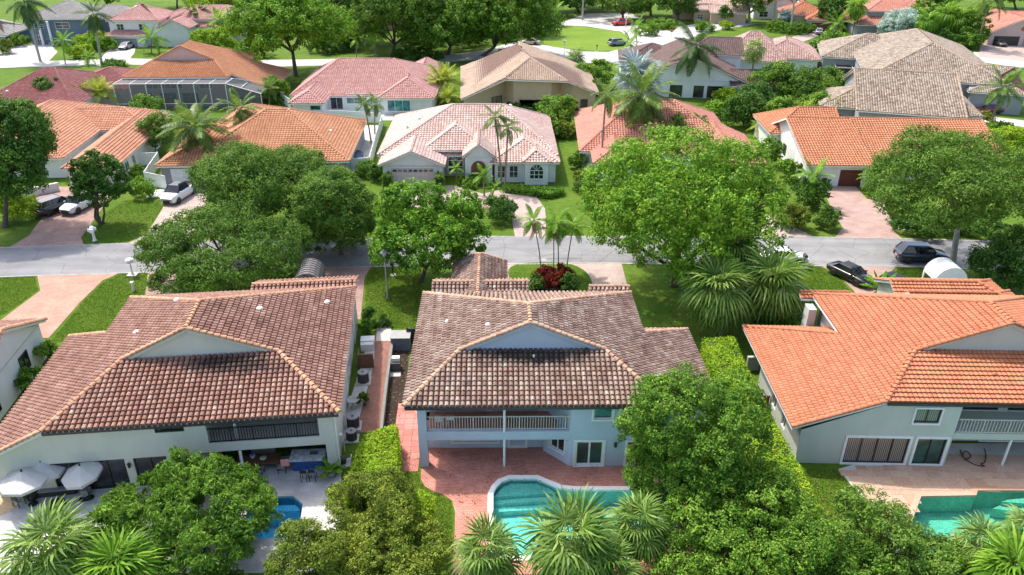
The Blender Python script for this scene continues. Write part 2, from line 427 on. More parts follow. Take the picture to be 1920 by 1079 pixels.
M['grass'] = ground_mat('lawn_grass', (.065, .135, .01), (.11, .17, .018), (.042, .09, .008), s1=.22, s2=1.6, bump=.8, s3=18., bd=.06)
M['grass_dry'] = ground_mat('lawn_grass_pale', (.12, .2, .02), (.17, .25, .03), (.09, .15, .02), bump=.5, s3=30.)
M['mulch'] = ground_mat('dark_mulch', (.03, .022, .018), (.05, .034, .026), (.09, .07, .055), s1=.8, s2=6, bump=.9, bd=.05)
M['gravel'] = ground_mat('tan_gravel', (.5, .36, .2), (.62, .5, .33), (.4, .22, .1), s1=.9, s2=5, bump=.8, bd=.04)
M['asphalt'] = ground_mat('faded_asphalt', (.26, .26, .27), (.33, .33, .33), (.22, .22, .23), s1=.09, s2=.5, s3=60, bump=.25, bd=.01)
def road_mat(name, c1, c2):
    m = ground_mat(name, c1, c2, tuple(a*.84 for a in c1), s1=.07, s2=.45, s3=60, bump=.25, bd=.01)
    t = m.node_tree; n = t.nodes; b = n['Principled BSDF']; src = b.inputs['Base Color'].links[0].from_socket
    g = n.new('ShaderNodeNewGeometry'); nz = n.new('ShaderNodeTexNoise'); nz.inputs['Scale'].default_value = .8; nz.inputs['Detail'].default_value = 4
    t.links.new(g.outputs['Position'], nz.inputs['Vector'])
    wp = n.new('ShaderNodeMix'); wp.data_type = 'VECTOR'; wp.inputs[0].default_value = .12
    t.links.new(g.outputs['Position'], wp.inputs[4]); t.links.new(nz.outputs['Color'], wp.inputs[5])
    v = n.new('ShaderNodeTexVoronoi'); v.feature = 'DISTANCE_TO_EDGE'; v.inputs['Scale'].default_value = .28
    t.links.new(wp.outputs[1], v.inputs['Vector'])
    mr = n.new('ShaderNodeMapRange'); mr.inputs[1].default_value, mr.inputs[2].default_value, mr.inputs[3].default_value, mr.inputs[4].default_value = .0, .012, .62, 1
    t.links.new(v.outputs['Distance'], mr.inputs[0])
    st = n.new('ShaderNodeTexNoise'); st.inputs['Scale'].default_value = .35; st.inputs['Detail'].default_value = 6
    mp = n.new('ShaderNodeMapping'); mp.inputs['Scale'].default_value = (.16, 2.2, 1); t.links.new(g.outputs['Position'], mp.inputs['Vector']); t.links.new(mp.outputs[0], st.inputs['Vector'])
    m2 = n.new('ShaderNodeMapRange'); m2.inputs[1].default_value, m2.inputs[2].default_value, m2.inputs[3].default_value, m2.inputs[4].default_value = .3, .7, .8, 1.12
    t.links.new(st.outputs[0], m2.inputs[0]); ml = n.new('ShaderNodeMath'); ml.operation = 'MULTIPLY'; t.links.new(mr.outputs[0], ml.inputs[0]); t.links.new(m2.outputs[0], ml.inputs[1])
    mu = n.new('ShaderNodeMix'); mu.data_type = 'RGBA'; mu.blend_type = 'MULTIPLY'; mu.inputs[0].default_value = 1
    t.links.new(src, mu.inputs[6]); t.links.new(ml.outputs[0], mu.inputs[7]); t.links.new(mu.outputs[2], b.inputs['Base Color'])
    return m
M['asphalt'] = road_mat('faded_asphalt_road', (.21, .21, .215), (.265, .265, .265))
M['asphalt2'] = ground_mat('pale_road', (.4, .39, .37), (.48, .46, .44), (.35, .34, .32), s1=.09, s2=.7, s3=60, bump=.25, bd=.01)
M['drive_orange'] = brick_mat('drive_orange_brick', (.44, .22, .165), (.5, .28, .21), (.36, .18, .14), .24, .12, .3)
M['drive_pink'] = brick_mat('drive_pink_brick', (0.352, 0.232, 0.198), (0.413, 0.284, 0.242), (0.26, 0.18, 0.153), .26, .13, .1, patch=(.82, 1.15))
M['drive_pale'] = brick_mat('drive_pale_brick', (0.398, 0.309, 0.269), (0.453, 0.362, 0.314), (0.289, 0.221, 0.197), .26, .13, .7, patch=(.85, 1.1))
M['drive_brown'] = brick_mat('drive_brown_brick', (.32, .2, .17), (.4, .27, .23), (.24, .16, .14), .26, .13, .2)
M['patio_red'] = brick_mat('patio_red_brick', (.40, .12, .085), (.5, .19, .135), (.42, .29, .24), .27, .135, R(1.2), .014, (.8, 1.2))
M['walk_brick'] = brick_mat('walk_brown_brick', (.26, .11, .085), (.33, .16, .12), (.2, .13, .1), .24, .12, R(97))
M['travertine'] = brick_mat('patio_travertine', (0.484, 0.475, 0.458), (0.581, 0.572, 0.554), (0.44, 0.431, 0.414), .6, .4, R(7), .006, (.72, 1.12), .7)
M['flagstone'] = ramp_mat('flagstone_slab', [(0, (0.4, 0.234, 0.152)), (.5, (0.48, 0.312, 0.213)), (1, (0.528, 0.374, 0.274))], namt=.4)
M['redpaver'] = ramp_mat('red_square_paver', [(0, (.42, .13, .1)), (.5, (.5, .18, .15)), (1, (.56, .26, .22))])

M['groove_shade'] = flat('roof_groove_shade_dark', (.075, .05, .04), .95, var=.3, scale=2)  # deck top coloured dark to paint the shade in grooves between roof tiles
M['groove_shade_pale'] = flat('roof_groove_shade_brown', (.13, .075, .055), .95, var=.3, scale=2)  # lighter brown version of the painted groove shade, for the simpler roofs
# ---------------------------------------------------------------- tiled roofs and houses
def tile_template(tw, tl, hi, kf=1.0, us_k=1.0):
    """barrel tile: (u across, v up the slope, h off the plane)"""
    if hi: us, hs = [0, .14, .41, .68, .82], [.0, .095, .14, .095, .0]
    else: us, hs = [0, .45, .9], [.0, .13, .0]
    k = len(us); hs = [a*kf for a in hs]; us = [a*us_k for a in us]
    V = []
    for u, h in zip(us, hs): V.append((u*tw, -.03, h+(.085 if kf != .5 else .11)))        # butt end, proud
    for u, h in zip(us, hs): V.append((u*tw, tl*1.04, h*.8+.012))  # head, under the next course
    for u, h in zip(us, hs): V.append((u*tw, -.03, -.02))
    Fq = [(i, i+1, k+i+1, k+i) for i in range(k-1)] + [(2*k+i, 2*k+i+1, i+1, i) for i in range(k-1)]
    return np.array(V), np.array(Fq)

def cap_template(r=.17, ln=.46, hi=True):
    k = 6 if hi else 4
    V = []
    for x, rr, dz in ((0, r, .05), (ln, r*.8, .0)):
        for j in range(k):
            a = math.pi*j/(k-1)
            V.append((x, rr*math.cos(a), rr*math.sin(a)*.95 - .05 + dz))
    n = len(V)
    for j in range(k): V.append((0, V[j][1]*.9, -.1))
    Fq = [(j, j+1, k+j+1, k+j) for j in range(k-1)] + [(n+j, n+j+1, j+1, j) for j in range(k-1)]
    return np.array(V), np.array(Fq)

def inside(pts, poly):
    x, y = pts[:, 0], pts[:, 1]; c = np.zeros(len(pts), bool); n = len(poly)
    for i in range(n):
        x0, y0 = poly[i]; x1, y1 = poly[(i+1) % n]
        if y0 == y1: continue
        c ^= ((y0 > y) != (y1 > y)) & (x < (x1-x0)*(y-y0)/(y1-y0)+x0)
    return c

class House:
    def __init__(s, name, label, cat, origin, rot, tile, wall, cap=None, paint='white', hi=False, tw=.34, tl=.37, group=None):
        s.root = empty(name, (origin[0], origin[1], 0), R(rot), label, cat, group)
        s.o, s.rot = Vector((origin[0], origin[1], 0)), R(rot)
        s.tile, s.capm, s.wallm, s.paint = M[tile], M[cap or tile], M[wall], M[paint]
        s.hi, s.tw, s.tl, s.kf = hi, tw, tl, .8
        s.V, s.F, s.n = [], [], 0
        s.cV, s.cF, s.cn = [], [], 0
        s.deck = MB(); s.walls = MB(); s.single = []; s.caps = []
        s.roof = None
    def L(s, px, py, z=0.0):
        d = at(px, py, z) - s.o; c, k = math.cos(s.rot), math.sin(s.rot)
        return Vector((d.x*c + d.y*k, -d.x*k + d.y*c, z))
    def plane(s, poly, eave=0, tiles=True, th=.2, pick=False):
        """sloping roof face; edge eave->eave+1 is the low edge, left to right seen from outside"""
        poly = [Vector(p) for p in poly]; n = len(poly)
        top = [p.copy() for p in poly]; bot = [p - Vector((0, 0, th)) for p in poly]
        s.deck.add(top, [list(range(n))], 0)
        s.deck.add(top + bot, [[2*n-1-i for i in range(n)]] + [((i+1) % n, i, i+n, (i+1) % n + n) for i in range(n)], 1)
        if not tiles: return
        p0, p1 = poly[eave], poly[(eave+1) % n]
        u = (p1-p0).normalized()
        nn = Vector((0, 0, 0))
        for i in range(n): nn += (poly[i]-p0).cross(poly[(i+1) % n]-p0)
        nn.normalize()
        if nn.z < 0: nn = -nn
        wv = nn.cross(u).normalized()
        P2 = [((p-p0).dot(u), (p-p0).dot(wv)) for p in poly]
        a0, a1 = min(p[0] for p in P2), max(p[0] for p in P2); b1 = max(p[1] for p in P2)
        nu, nv = int((a1-a0)/s.tw)+1, int(b1/s.tl)+1
        off = ((a1-a0) - (nu)*s.tw)/2
        I, J = np.meshgrid(np.arange(nu+1), np.arange(nv), indexing='ij')
        U = a0 + off + I.ravel()*s.tw; W = J.ravel()*s.tl
        ok = inside(np.stack([U + s.tw/2, W + s.tl*.5], 1), P2)
        U, W = U[ok], W[ok]
        if not len(U): return
        T, Fq = tile_template(s.tw, s.tl, s.hi, s.kf, 1.17 if s.kf == .5 else 1.0)
        b = np.array([u, wv, nn])
        O = np.array(p0) + np.stack([U, W], 1) @ b[:2] + np.array(nn)*.01
        Tw = T @ b
        if pick:
            order = np.argsort(-O[:, 0]*0 + np.linalg.norm(O + np.array(s.o) - np.array([0, 0, CAM_H]), axis=1))
            sel = order[:300 - len(s.single)]; rest = order[300 - len(s.single):]
            me = np_mesh('roof_tile', Tw, Fq, s.tile, smooth=False)
            s.single += [(me, O[i]) for i in sel]
            O = O[rest]
        if len(O):
            V = (O[:, None, :] + Tw[None]).reshape(-1, 3)
            Fa = (Fq[None] + (np.arange(len(O))*len(T))[:, None, None]).reshape(-1, 4) + s.n
            s.V.append(V); s.F.append(Fa); s.n += len(V)
    def cap(s, *pts, up=.02, r=.17):
        """run of ridge / hip tiles along the points, first point lowest"""
        for p, q in zip(pts[:-1], pts[1:]):
            p, q = Vector(p), Vector(q); d = q-p; ln = d.length
            if ln < .2: continue
            d.normalize(); sd = Vector((0, 0, 1)).cross(d).normalized(); upv = d.cross(sd).normalized()
            n = max(1, round(ln/.4))
            for i in range(n):
                s.caps.append((p + d*(ln*i/n) + upv*(.07+up), d, sd, upv, r))
    def gable(s, a, b, c, dz=.0):
        s.walls.poly([a, b, c])
    def hip(s, x0, y0, x1, y1, ze, sl, axis='x', ends='hh', caps=True, wall=True, oh=.45, skip='', ins=None, rake=True):
        """block roof with eaves rectangle; axis = ridge direction; ends: h hip, g gable; skip: planes not needed"""
        if axis == 'x': r = (y1-y0)/2
        else: r = (x1-x0)/2
        zr = ze + sl*r
        if axis == 'x':
            ym = (y0+y1)/2; i0, i1 = ins if ins else (r if ends[0] == 'h' else 0, r if ends[1] == 'h' else 0)
            A, B = Vector((x0+i0, ym, zr)), Vector((x1-i1, ym, zr))
            c = [Vector((x0, y0, ze)), Vector((x1, y0, ze)), Vector((x1, y1, ze)), Vector((x0, y1, ze))]
            if 'n' not in skip: s.plane([c[0], c[1], B, A])
            if 'f' not in skip: s.plane([c[2], c[3], A, B])
            if ends[0] == 'h' and 'l' not in skip: s.plane([c[3], c[0], A])
            elif wall and ends[0] == 'g': s.gable((x0+oh, y1-oh, ze-.2), (x0+oh, y0+oh, ze-.2), (x0+oh, ym, zr-.2))
            if ends[1] == 'h' and 'r' not in skip: s.plane([c[1], c[2], B])
            elif wall and ends[1] == 'g': s.gable((x1-oh, y0+oh, ze-.2), (x1-oh, y1-oh, ze-.2), (x1-oh, ym, zr-.2))
            if caps:
                s.cap(A, B)
                if rake or ends[0] == 'h': s.cap(c[0], A); s.cap(c[3], A)
                if rake or ends[1] == 'h': s.cap(c[1], B); s.cap(c[2], B)
        else:
            xm = (x0+x1)/2; i0, i1 = ins if ins else (r if ends[0] == 'h' else 0, r if ends[1] == 'h' else 0)
            A, B = Vector((xm, y0+i0, zr)), Vector((xm, y1-i1, zr))
            c = [Vector((x0, y0, ze)), Vector((x1, y0, ze)), Vector((x1, y1, ze)), Vector((x0, y1, ze))]
            if 'l' not in skip: s.plane([c[3], c[0], A, B])
            if 'r' not in skip: s.plane([c[1], c[2], B, A])
            if ends[0] == 'h' and 'n' not in skip: s.plane([c[0], c[1], A])
            elif wall and ends[0] == 'g': s.gable((x0+oh, y0+oh, ze-.2), (x1-oh, y0+oh, ze-.2), (xm, y0+oh, zr-.2))
            if ends[1] == 'h' and 'f' not in skip: s.plane([c[2], c[3], B])
            elif wall and ends[1] == 'g': s.gable((x1-oh, y1-oh, ze-.2), (x0+oh, y1-oh, ze-.2), (xm, y1-oh, zr-.2))
            if caps:
                s.cap(A, B)
                if rake or ends[0] == 'h': s.cap(c[0], A); s.cap(c[1], A)
                if rake or ends[1] == 'h': s.cap(c[3], B); s.cap(c[2], B)
        if wall:
            s.walls.box(x0+oh, y0+oh, -.1, x1-oh, y1-oh, ze-.12)
        return zr
    def face(s, p0, p1, z0, z1, ops=(), depth=.16, top=None):
        """wall face from p0 to p1 (seen from outside left to right) with openings (u0,u1,za,zb)"""
        p0, p1 = Vector((p0[0], p0[1], 0)), Vector((p1[0], p1[1], 0)); d = (p1-p0); ln = d.length; d.normalize()
        nrm = Vector((d.y, -d.x, 0))
        us = sorted({0., ln, *[a for o in ops for a in o[:2]]}); zs = sorted({z0, z1, *[a for o in ops for a in o[2:4]]})
        q = lambda u, z, k=0.: p0 + d*u + Vector((0, 0, z)) - nrm*k
        for a, b in zip(us[:-1], us[1:]):
            for e, f in zip(zs[:-1], zs[1:]):
                um, zm = (a+b)/2, (e+f)/2
                if any(o[0] < um < o[1] and o[2] < zm < o[3] for o in ops): continue
                s.walls.poly([q(a, e), q(b, e), q(b, f), q(a, f)])
        for o in ops:
            a, b, e, f = o[:4]
            s.walls.add([q(a, e), q(b, e), q(b, f), q(a, f), q(a, e, depth), q(b, e, depth), q(b, f, depth), q(a, f, depth)],
                        [(0, 1, 5, 4), (1, 2, 6, 5), (2, 3, 7, 6), (3, 0, 4, 7)])
    def window(s, p0, p1, u0, u1, z0, z1, nx=2, nz=1, frame='white', glass='glass', surround=None, depth=.1, fw=.07, name='window', bars=None):
        """frame with mullions and a pane set back in the wall; surround = width of the proud trim"""
        p0, p1 = Vector((p0[0], p0[1], 0)), Vector((p1[0], p1[1], 0)); d = (p1-p0).normalized()
        mw = Matrix.Translation(p0) @ Matrix.Rotation(math.atan2(d.y, d.x), 4, 'Z')
        b = MB()
        y0, y1 = depth-.06, depth+.03
        if depth < 0.03: y0, y1 = -.05, .02
        b.box(u0, y0, z0, u0+fw, y1, z1); b.box(u1-fw, y0, z0, u1, y1, z1)
        b.box(u0+fw, y0, z0, u1-fw, y1, z0+fw); b.box(u0+fw, y0, z1-fw, u1-fw, y1, z1)
        for i in range(1, nx):
            u = u0 + (u1-u0)*i/nx; b.box(u-fw*.45, y0+.004, z0+fw, u+fw*.45, y1, z1-fw)
        for i in range(1, nz):
            z = z0 + (z1-z0)*i/nz; b.box(u0+fw, y0+.008, z-fw*.35, u1-fw, y1, z+fw*.35)
        o = b.build(name, M[frame], s.root); o.matrix_basis = mw
        g = MB().box(u0+.01, y1-.02, z0+.01, u1-.01, y1-.005, z1-.01).build('pane', M[glass], o)
        if surround:
            t = MB(); sw = surround
            t.box(u0-sw, -.07, z1, u1+sw, -.003, z1+sw); t.box(u0-sw, -.09, z0-sw, u1+sw, -.003, z0)
            t.box(u0-sw, -.06, z0, u0, -.003, z1); t.box(u1, -.06, z0, u1+sw, -.003, z1)
            t.build('trim', M['white'], o)
        return o
    def wopen(s, p0, p1, z0, z1, wins, **kw):
        """wall face plus its windows: wins = [(u0,u1,za,zb,dict)]"""
        s.face(p0, p1, z0, z1, [w_[:4] for w_ in wins])
        for w_ in wins: s.window(p0, p1, *w_[:4], **{**kw, **(w_[4] if len(w_) > 4 else {})})
    def hpx(s, nl, nr, depth, ze, sl, axis='x', ends='hh', **kw):
        a, b = s.L(*nl, ze), s.L(*nr, ze); y = (a.y+b.y)/2
        s.hip(a.x, y, b.x, y+depth, ze, sl, axis, ends, **kw)
        return a.x, b.x, y
    def onwall(s, px, py, yw):
        a, b = s.L(px, py, 0), s.L(px, py, 1); z = (yw-a.y)/(b.y-a.y)
        return a.x+(b.x-a.x)*z, z
    def wpx(s, yw, x0, y0, x1, y1, **kw):
        """window whose outline in the photo is (x0,y0)-(x1,y1), on the wall plane at local depth yw"""
        a, za = s.onwall(x0, y1, yw); b, zb = s.onwall(x1, y0, yw)
        kw.setdefault('depth', 0.)
        return s.window((0, yw-.01), (1, yw-.01), a, b, max(za, .02), zb, **kw)
    def part(s, name, mb, mat, smooth=False): return mb.build(name, M[mat] if isinstance(mat, str) else mat, s.root, smooth)
    def finish(s, vents=(), vent_mat='white', vs=1.0):
        if s.walls.f: s.walls.build('wall', s.wallm, s.root)
        s.roof = s.deck.build('roof', [M['groove_shade' if s.hi else 'groove_shade_pale'], s.paint], s.root)
        if s.V:
            me = np_mesh('roof_tiles', np.concatenate(s.V), np.concatenate(s.F), s.tile)
            tag(link('roof_tiles', me, s.roof), kind='stuff')
        for me, p in s.single: link('roof_tile', me, s.roof, loc=p)
        if s.caps:
            T, Fq = cap_template(hi=s.hi)
            if s.hi:
                me = np_mesh('ridge_tile', T, Fq, s.capm, smooth=False)
                for p, d, sd, up, r in s.caps:
                    mw = Matrix((d, sd, up)).transposed().to_4x4(); mw.translation = p
                    link('ridge_tile', me, s.roof, mw=mw)
            else:
                Vs, Fs = [], []
                for i, (p, d, sd, up, r) in enumerate(s.caps):
                    b = np.array([d, sd, up]); Vs.append((T*np.array([1, r/.17, r/.17])) @ b + np.array(p)); Fs.append(Fq + i*len(T))
                tag(link('ridge_tiles', np_mesh('ridge_tiles', np.concatenate(Vs), np.concatenate(Fs), s.capm), s.roof), kind='stuff')
        for x, y, z in vents:
            v = MB().lathe([(.16, -.1), (.16, .12), (.24, .14), (.24, .2), (.1, .3), (.02, .31)], 8)
            vo = v.build('roof_vent', M[vent_mat], s.roof, True, loc=(x, y, z)); vo.scale = (vs, vs, vs)

def big_house(name, label, origin, rot, W, D, y0, xr, zr, yg, yr, cat_side, cat_x, cat_y, tile, cap, wall, gut, vents, zlow=None, cat_near=None, hi=True):
    """two-storey house: hip roof with a small gable set into the near slope and a long side slope"""
    h = House(name, label, 'house', origin, rot, tile, wall, cap, hi=hi, tw=.3 if tile == 'tileC' else .33, tl=.37)
    h.kf = .5 if tile == 'tileC' else 1.08
    ze = 4.9
    sl, sr = (zr-ze)/xr, (zr-ze)/(W-xr)
    xa = 3.25; za = ze + sl*xa
    xb = W-(za-ze)/sr
    nl, nr_ = (0, y0, ze), (W, y0, ze)
    gl, gr, ap, rb = (xa, yg, za), (xb, yg, za), (xr, yg, zr), (xr, yr, zr)
    bl, brr = (0, D, ze), (W, D, ze)
    # near slope
    h.plane([nl, nr_, gr, gl], pick=hi)
    # side slopes (with the long low extension on one side)
    ext = abs(cat_x)
    if cat_side == 'L':
        lz = ze - sl*ext
        cn = cat_near if cat_near is not None else y0
        yo = cat_y+ext*.82
        h.plane([(-ext, yo, lz), (-ext, cn, lz), nl, gl, ap, rb, bl, (0, cat_y, ze)])
        h.plane([nr_, brr, rb, ap, gr])
        h.cap((-ext, cn, lz), nl)
        h.cap((-ext, yo, lz), (-.1, cat_y+.08, ze-.03))
        h.plane([(.6, yo, lz), (-ext, yo, lz), (0, cat_y, ze), (.6, cat_y, ze)])
    else:
        lz = ze - sr*ext
        h.plane([nl_ for nl_ in [bl, nl, gl, ap, rb]])
        yo = cat_y+ext*.82
        h.plane([(W+ext, y0+2.2, lz), (W+ext, yo, lz), (W, cat_y, ze), brr, rb, ap, gr, nr_, (W, y0+2.2, ze)])
        h.cap((W+ext, yo, lz), (W+.1, cat_y+.08, ze-.03))
        h.plane([(W+ext, yo, lz), (W-.6, yo, lz), (W-.6, cat_y, ze), (W, cat_y, ze)])
    h.plane([brr, bl, rb])
    h.cap(nl, gl, ap, r=.2); h.cap(nr_, gr, ap, r=.2); h.cap(ap, rb); h.cap(bl, rb); h.cap(brr, rb)
    # gable wall
    g = MB().poly([(xa+.35, yg+.12, za-.1), (xb-.35, yg+.12, za-.1), (xr, yg+.12, zr-.16)])
    h.part('gable_wall', g, h.wallm)
    t = MB()
    for p, q in ((gl, ap), (gr, ap)):
        t.obox(Vector(p)+Vector((0, .02, -.12)), Vector(q)+Vector((0, .02, -.12)), .1, .2)
    h.part('gable_trim', t, h.wallm)
    # gutter along the near eave
    gt = MB(); gt.box(.05, y0-.13, ze-.2, W-.05, y0-.005, ze-.02); h.part('gutter', gt, gut)
    return h, ze, lz

def baluster_rail(h, p0, p1, z0, z1, mat='bronze', step=.3, rail=True, posts=0):
    """balcony railing: rails and each baluster"""
    p0, p1 = Vector((p0[0], p0[1], 0)), Vector((p1[0], p1[1], 0)); d = p1-p0; ln = d.length; d.normalize()
    zz = Vector((0, 0, 1))
    r = MB().obox(p0+zz*(z1-.03), p1+zz*(z1-.03), .07, .06).obox(p0+zz*(z0+.06), p1+zz*(z0+.06), .06, .06)
    ro = h.part('railing', r, mat)
    n = int(ln/step); me = MB().box(-.02, -.02, z0+.09, .02, .02, z1-.06).mesh('baluster', M[mat])
    me2 = MB().box(-.035, -.035, z0, .035, .035, z1).mesh('railing_post', M[mat])
    for i in range(1, n):
        if posts and i % posts == 0: link('railing_post', me2, ro, loc=p0+d*(ln*i/n))
        else: link('baluster', me, ro, loc=p0+d*(ln*i/n))
    return ro

# ================================================================ HOUSE A (left, brown blend roof)
oA = at(72, 818, 4.9)
hA, ZE, lzA = big_house('two_storey_house', 'pale grey-green two-storey house under brown blended tile roof, near-left', (oA.x, oA.y), 7, 17.0, 17.0, .35, 7.5, 8.5, 5.3, 8.9,
                        'L', -4.3, 11.6, 'tileA', 'capA', 'wallA', 'gutter', (), cat_near=.35)
yA = .75   # near wall plane
def Aop(h):
    p0, p1 = (-3.7, yA), (16.5, yA)
    u = lambda x: x + 3.7
    ops = [(u(-.35), u(3.9), .05, 2.25), (u(4.4), u(6.35), .05, 2.25), (u(6.05), u(7.75), 4.0, 4.55),
           (u(9.0), u(15.6), 2.95, 4.72), (u(8.3), u(15.9), 0, 2.3)]
    h.face(p0, p1, -.05, 2.4, [ops[0], ops[1], ops[4]])
    h.walls.poly([(-3.7, yA, 2.4), (0, yA, 2.4), (0, yA, 4.72), (-3.7, yA, 3.0)])
    h.face((0, yA), p1, 2.4, 4.72, [(6.05, 7.75, 4.0, 4.55), (9.0, 15.6, 2.95, 4.72)])
    h.window(p0, p1, *ops[0], nx=4, frame='bronze', name='sliding_door'); h.window(p0, p1, *ops[1], nx=2, frame='bronze', name='sliding_door')
    h.window(p0, p1, *ops[2], nx=2, frame='bronze')
    # recessed balcony and covered patio
    w_ = h.walls
    w_.poly([(9, 3.3, 2.9), (15.6, 3.3, 2.9), (15.6, 3.3, 4.72), (9, 3.3, 4.72)])
    w_.poly([(9, yA+.16, 2.9), (9, 3.3, 2.9), (9, 3.3, 4.72), (9, yA+.16, 4.72)]); w_.poly([(15.6, 3.3, 2.9), (15.6, yA+.16, 2.9), (15.6, yA+.16, 4.72), (15.6, 3.3, 4.72)])
    w_.box(8.3, yA+.16, 2.3, 15.9, 3.5, 2.9)
    w_.poly([(8.3, 4.1, 0), (15.9, 4.1, 0), (15.9, 4.1, 2.3), (8.3, 4.1, 2.3)])
    w_.poly([(8.3, yA+.16, 0), (8.3, 4.1, 0), (8.3, 4.1, 2.3), (8.3, yA+.16, 2.3)]); w_.poly([(15.9, 4.1, 0), (15.9, yA+.16, 0), (15.9, yA+.16, 2.3), (15.9, 4.1, 2.3)])
    w_.box(9, 3.35, 2.9, 15.6, 4.1, 4.72)
    # side walls + rear
    w_.poly([(16.5, yA, -.05), (16.5, 16.4, -.05), (16.5, 16.4, 4.75), (16.5, yA, 4.75)])
    w_.poly([(16.5, 16.4, -.05), (0, 16.4, -.05), (0, 16.4, 4.75), (16.5, 16.4, 4.75)])
    w_.poly([(0, 16.4, -.05), (0, 13.2, -.05), (0, 13.2, 4.75), (0, 16.4, 4.75)])
    w_.poly([(0, 13.3, -.05), (-3.7, 13.3, -.05), (-3.7, 13.3, 2.75), (0, 13.3, 2.9)])
    w_.poly([(-3.7, 13.3, -.05), (-3.7, yA, -.05), (-3.7, yA, 3.0), (-3.7, 13.3, 3.0)])
    # windows on right-hand side
    h.window((16.53, 2), (16.53, 15), 3.5, 4.6, 3.3, 4.3, depth=.0); h.window((16.53, 2), (16.53, 15), 8.5, 9.8, .9, 2.1, depth=.0)
Aop(hA)
hA.window((9, 4.08), (16, 4.08), .3, 1.6, .05, 2.1, nx=1, frame='offwhite', depth=0.0, name='patio_door')
hA.window((9, 4.08), (16, 4.08), 2.6, 6.2, .6, 2.0, nx=3, frame='bronze', depth=0.0)
hA.window((9, 3.28), (16, 3.28), .6, 6.0, 3.0, 4.5, nx=4, frame='bronze', depth=0.0, name='sliding_door')
hA.part('post', MB().tube([(10.75, yA-.12, 0), (10.75, yA-.12, 2.3)], .09, 8), 'white')
hA.part('post', MB().tube([(10.62, yA+.25, 2.9), (10.62, yA+.25, 4.75)], .08, 8), 'white')
baluster_rail(hA, (9.02, yA+.1), (15.58, yA+.1), 2.95, 4.0, 'black', .16, posts=8)
hA.part('downspout', MB().tube([(16.6, .45, 4.7), (16.62, .8, 4.3), (16.62, .8, .1)], .05, 6), 'white')
lm = hA.part('wall_lamp', MB().lathe([(.05, -.1), (.1, 0), (.08, .18), (.12, .2), (.02, .3)], 8, (4.15, yA-.14, 1.75)), 'black')
def roofz(xr, zr, W, x): return ZE + (zr-ZE)*(x/xr if x < xr else (W-x)/(W-xr))
vA = [(3.2, 8.6), (5.4, 11), (11.1, 9.8), (15.2, 13.2)]
# barrel awning over the front entry, dormer ridges on the far side
hA.plane([(8.6, 16.9, 4.75), (17.0, 16.9, 4.75), (17.0, 17.9, 5.1), (8.9, 17.9, 5.1)]); hA.cap((8.9, 17.9, 5.1), (17.0, 17.9, 5.1))
hA.plane([(17.0, 20.4, 4.1), (8.9, 20.4, 4.1), (8.9, 17.9, 5.1), (17, 17.9, 5.1)])
hA.walls.box(9.3, 16.42, -.05, 16.6, 20.0, 4.0)
hA.finish([(x, y, roofz(7.5, 8.5, 17, x)) for x, y in vA])
aw = MB()
for i in range(9):
    a0, a1 = math.pi*i/9, math.pi*(i+1)/9
    q = lambda a, y, r=1.25: (12.3 - r*math.cos(a), y+2.6, 2.3 + r*math.sin(a))
    aw.add([q(a0, 20.1), q(a1, 20.1), q(a1, 23.4), q(a0, 23.4)], [(3, 2, 1, 0)])
    for k in range(8): aw.obox(q(a0, 20.2+k*.44, 1.27), q(a1, 20.2+k*.44, 1.27), .1, .08)
hA.part('barrel_awning', aw, flat('grey_corrugated', (.14, .13, .125), .6))

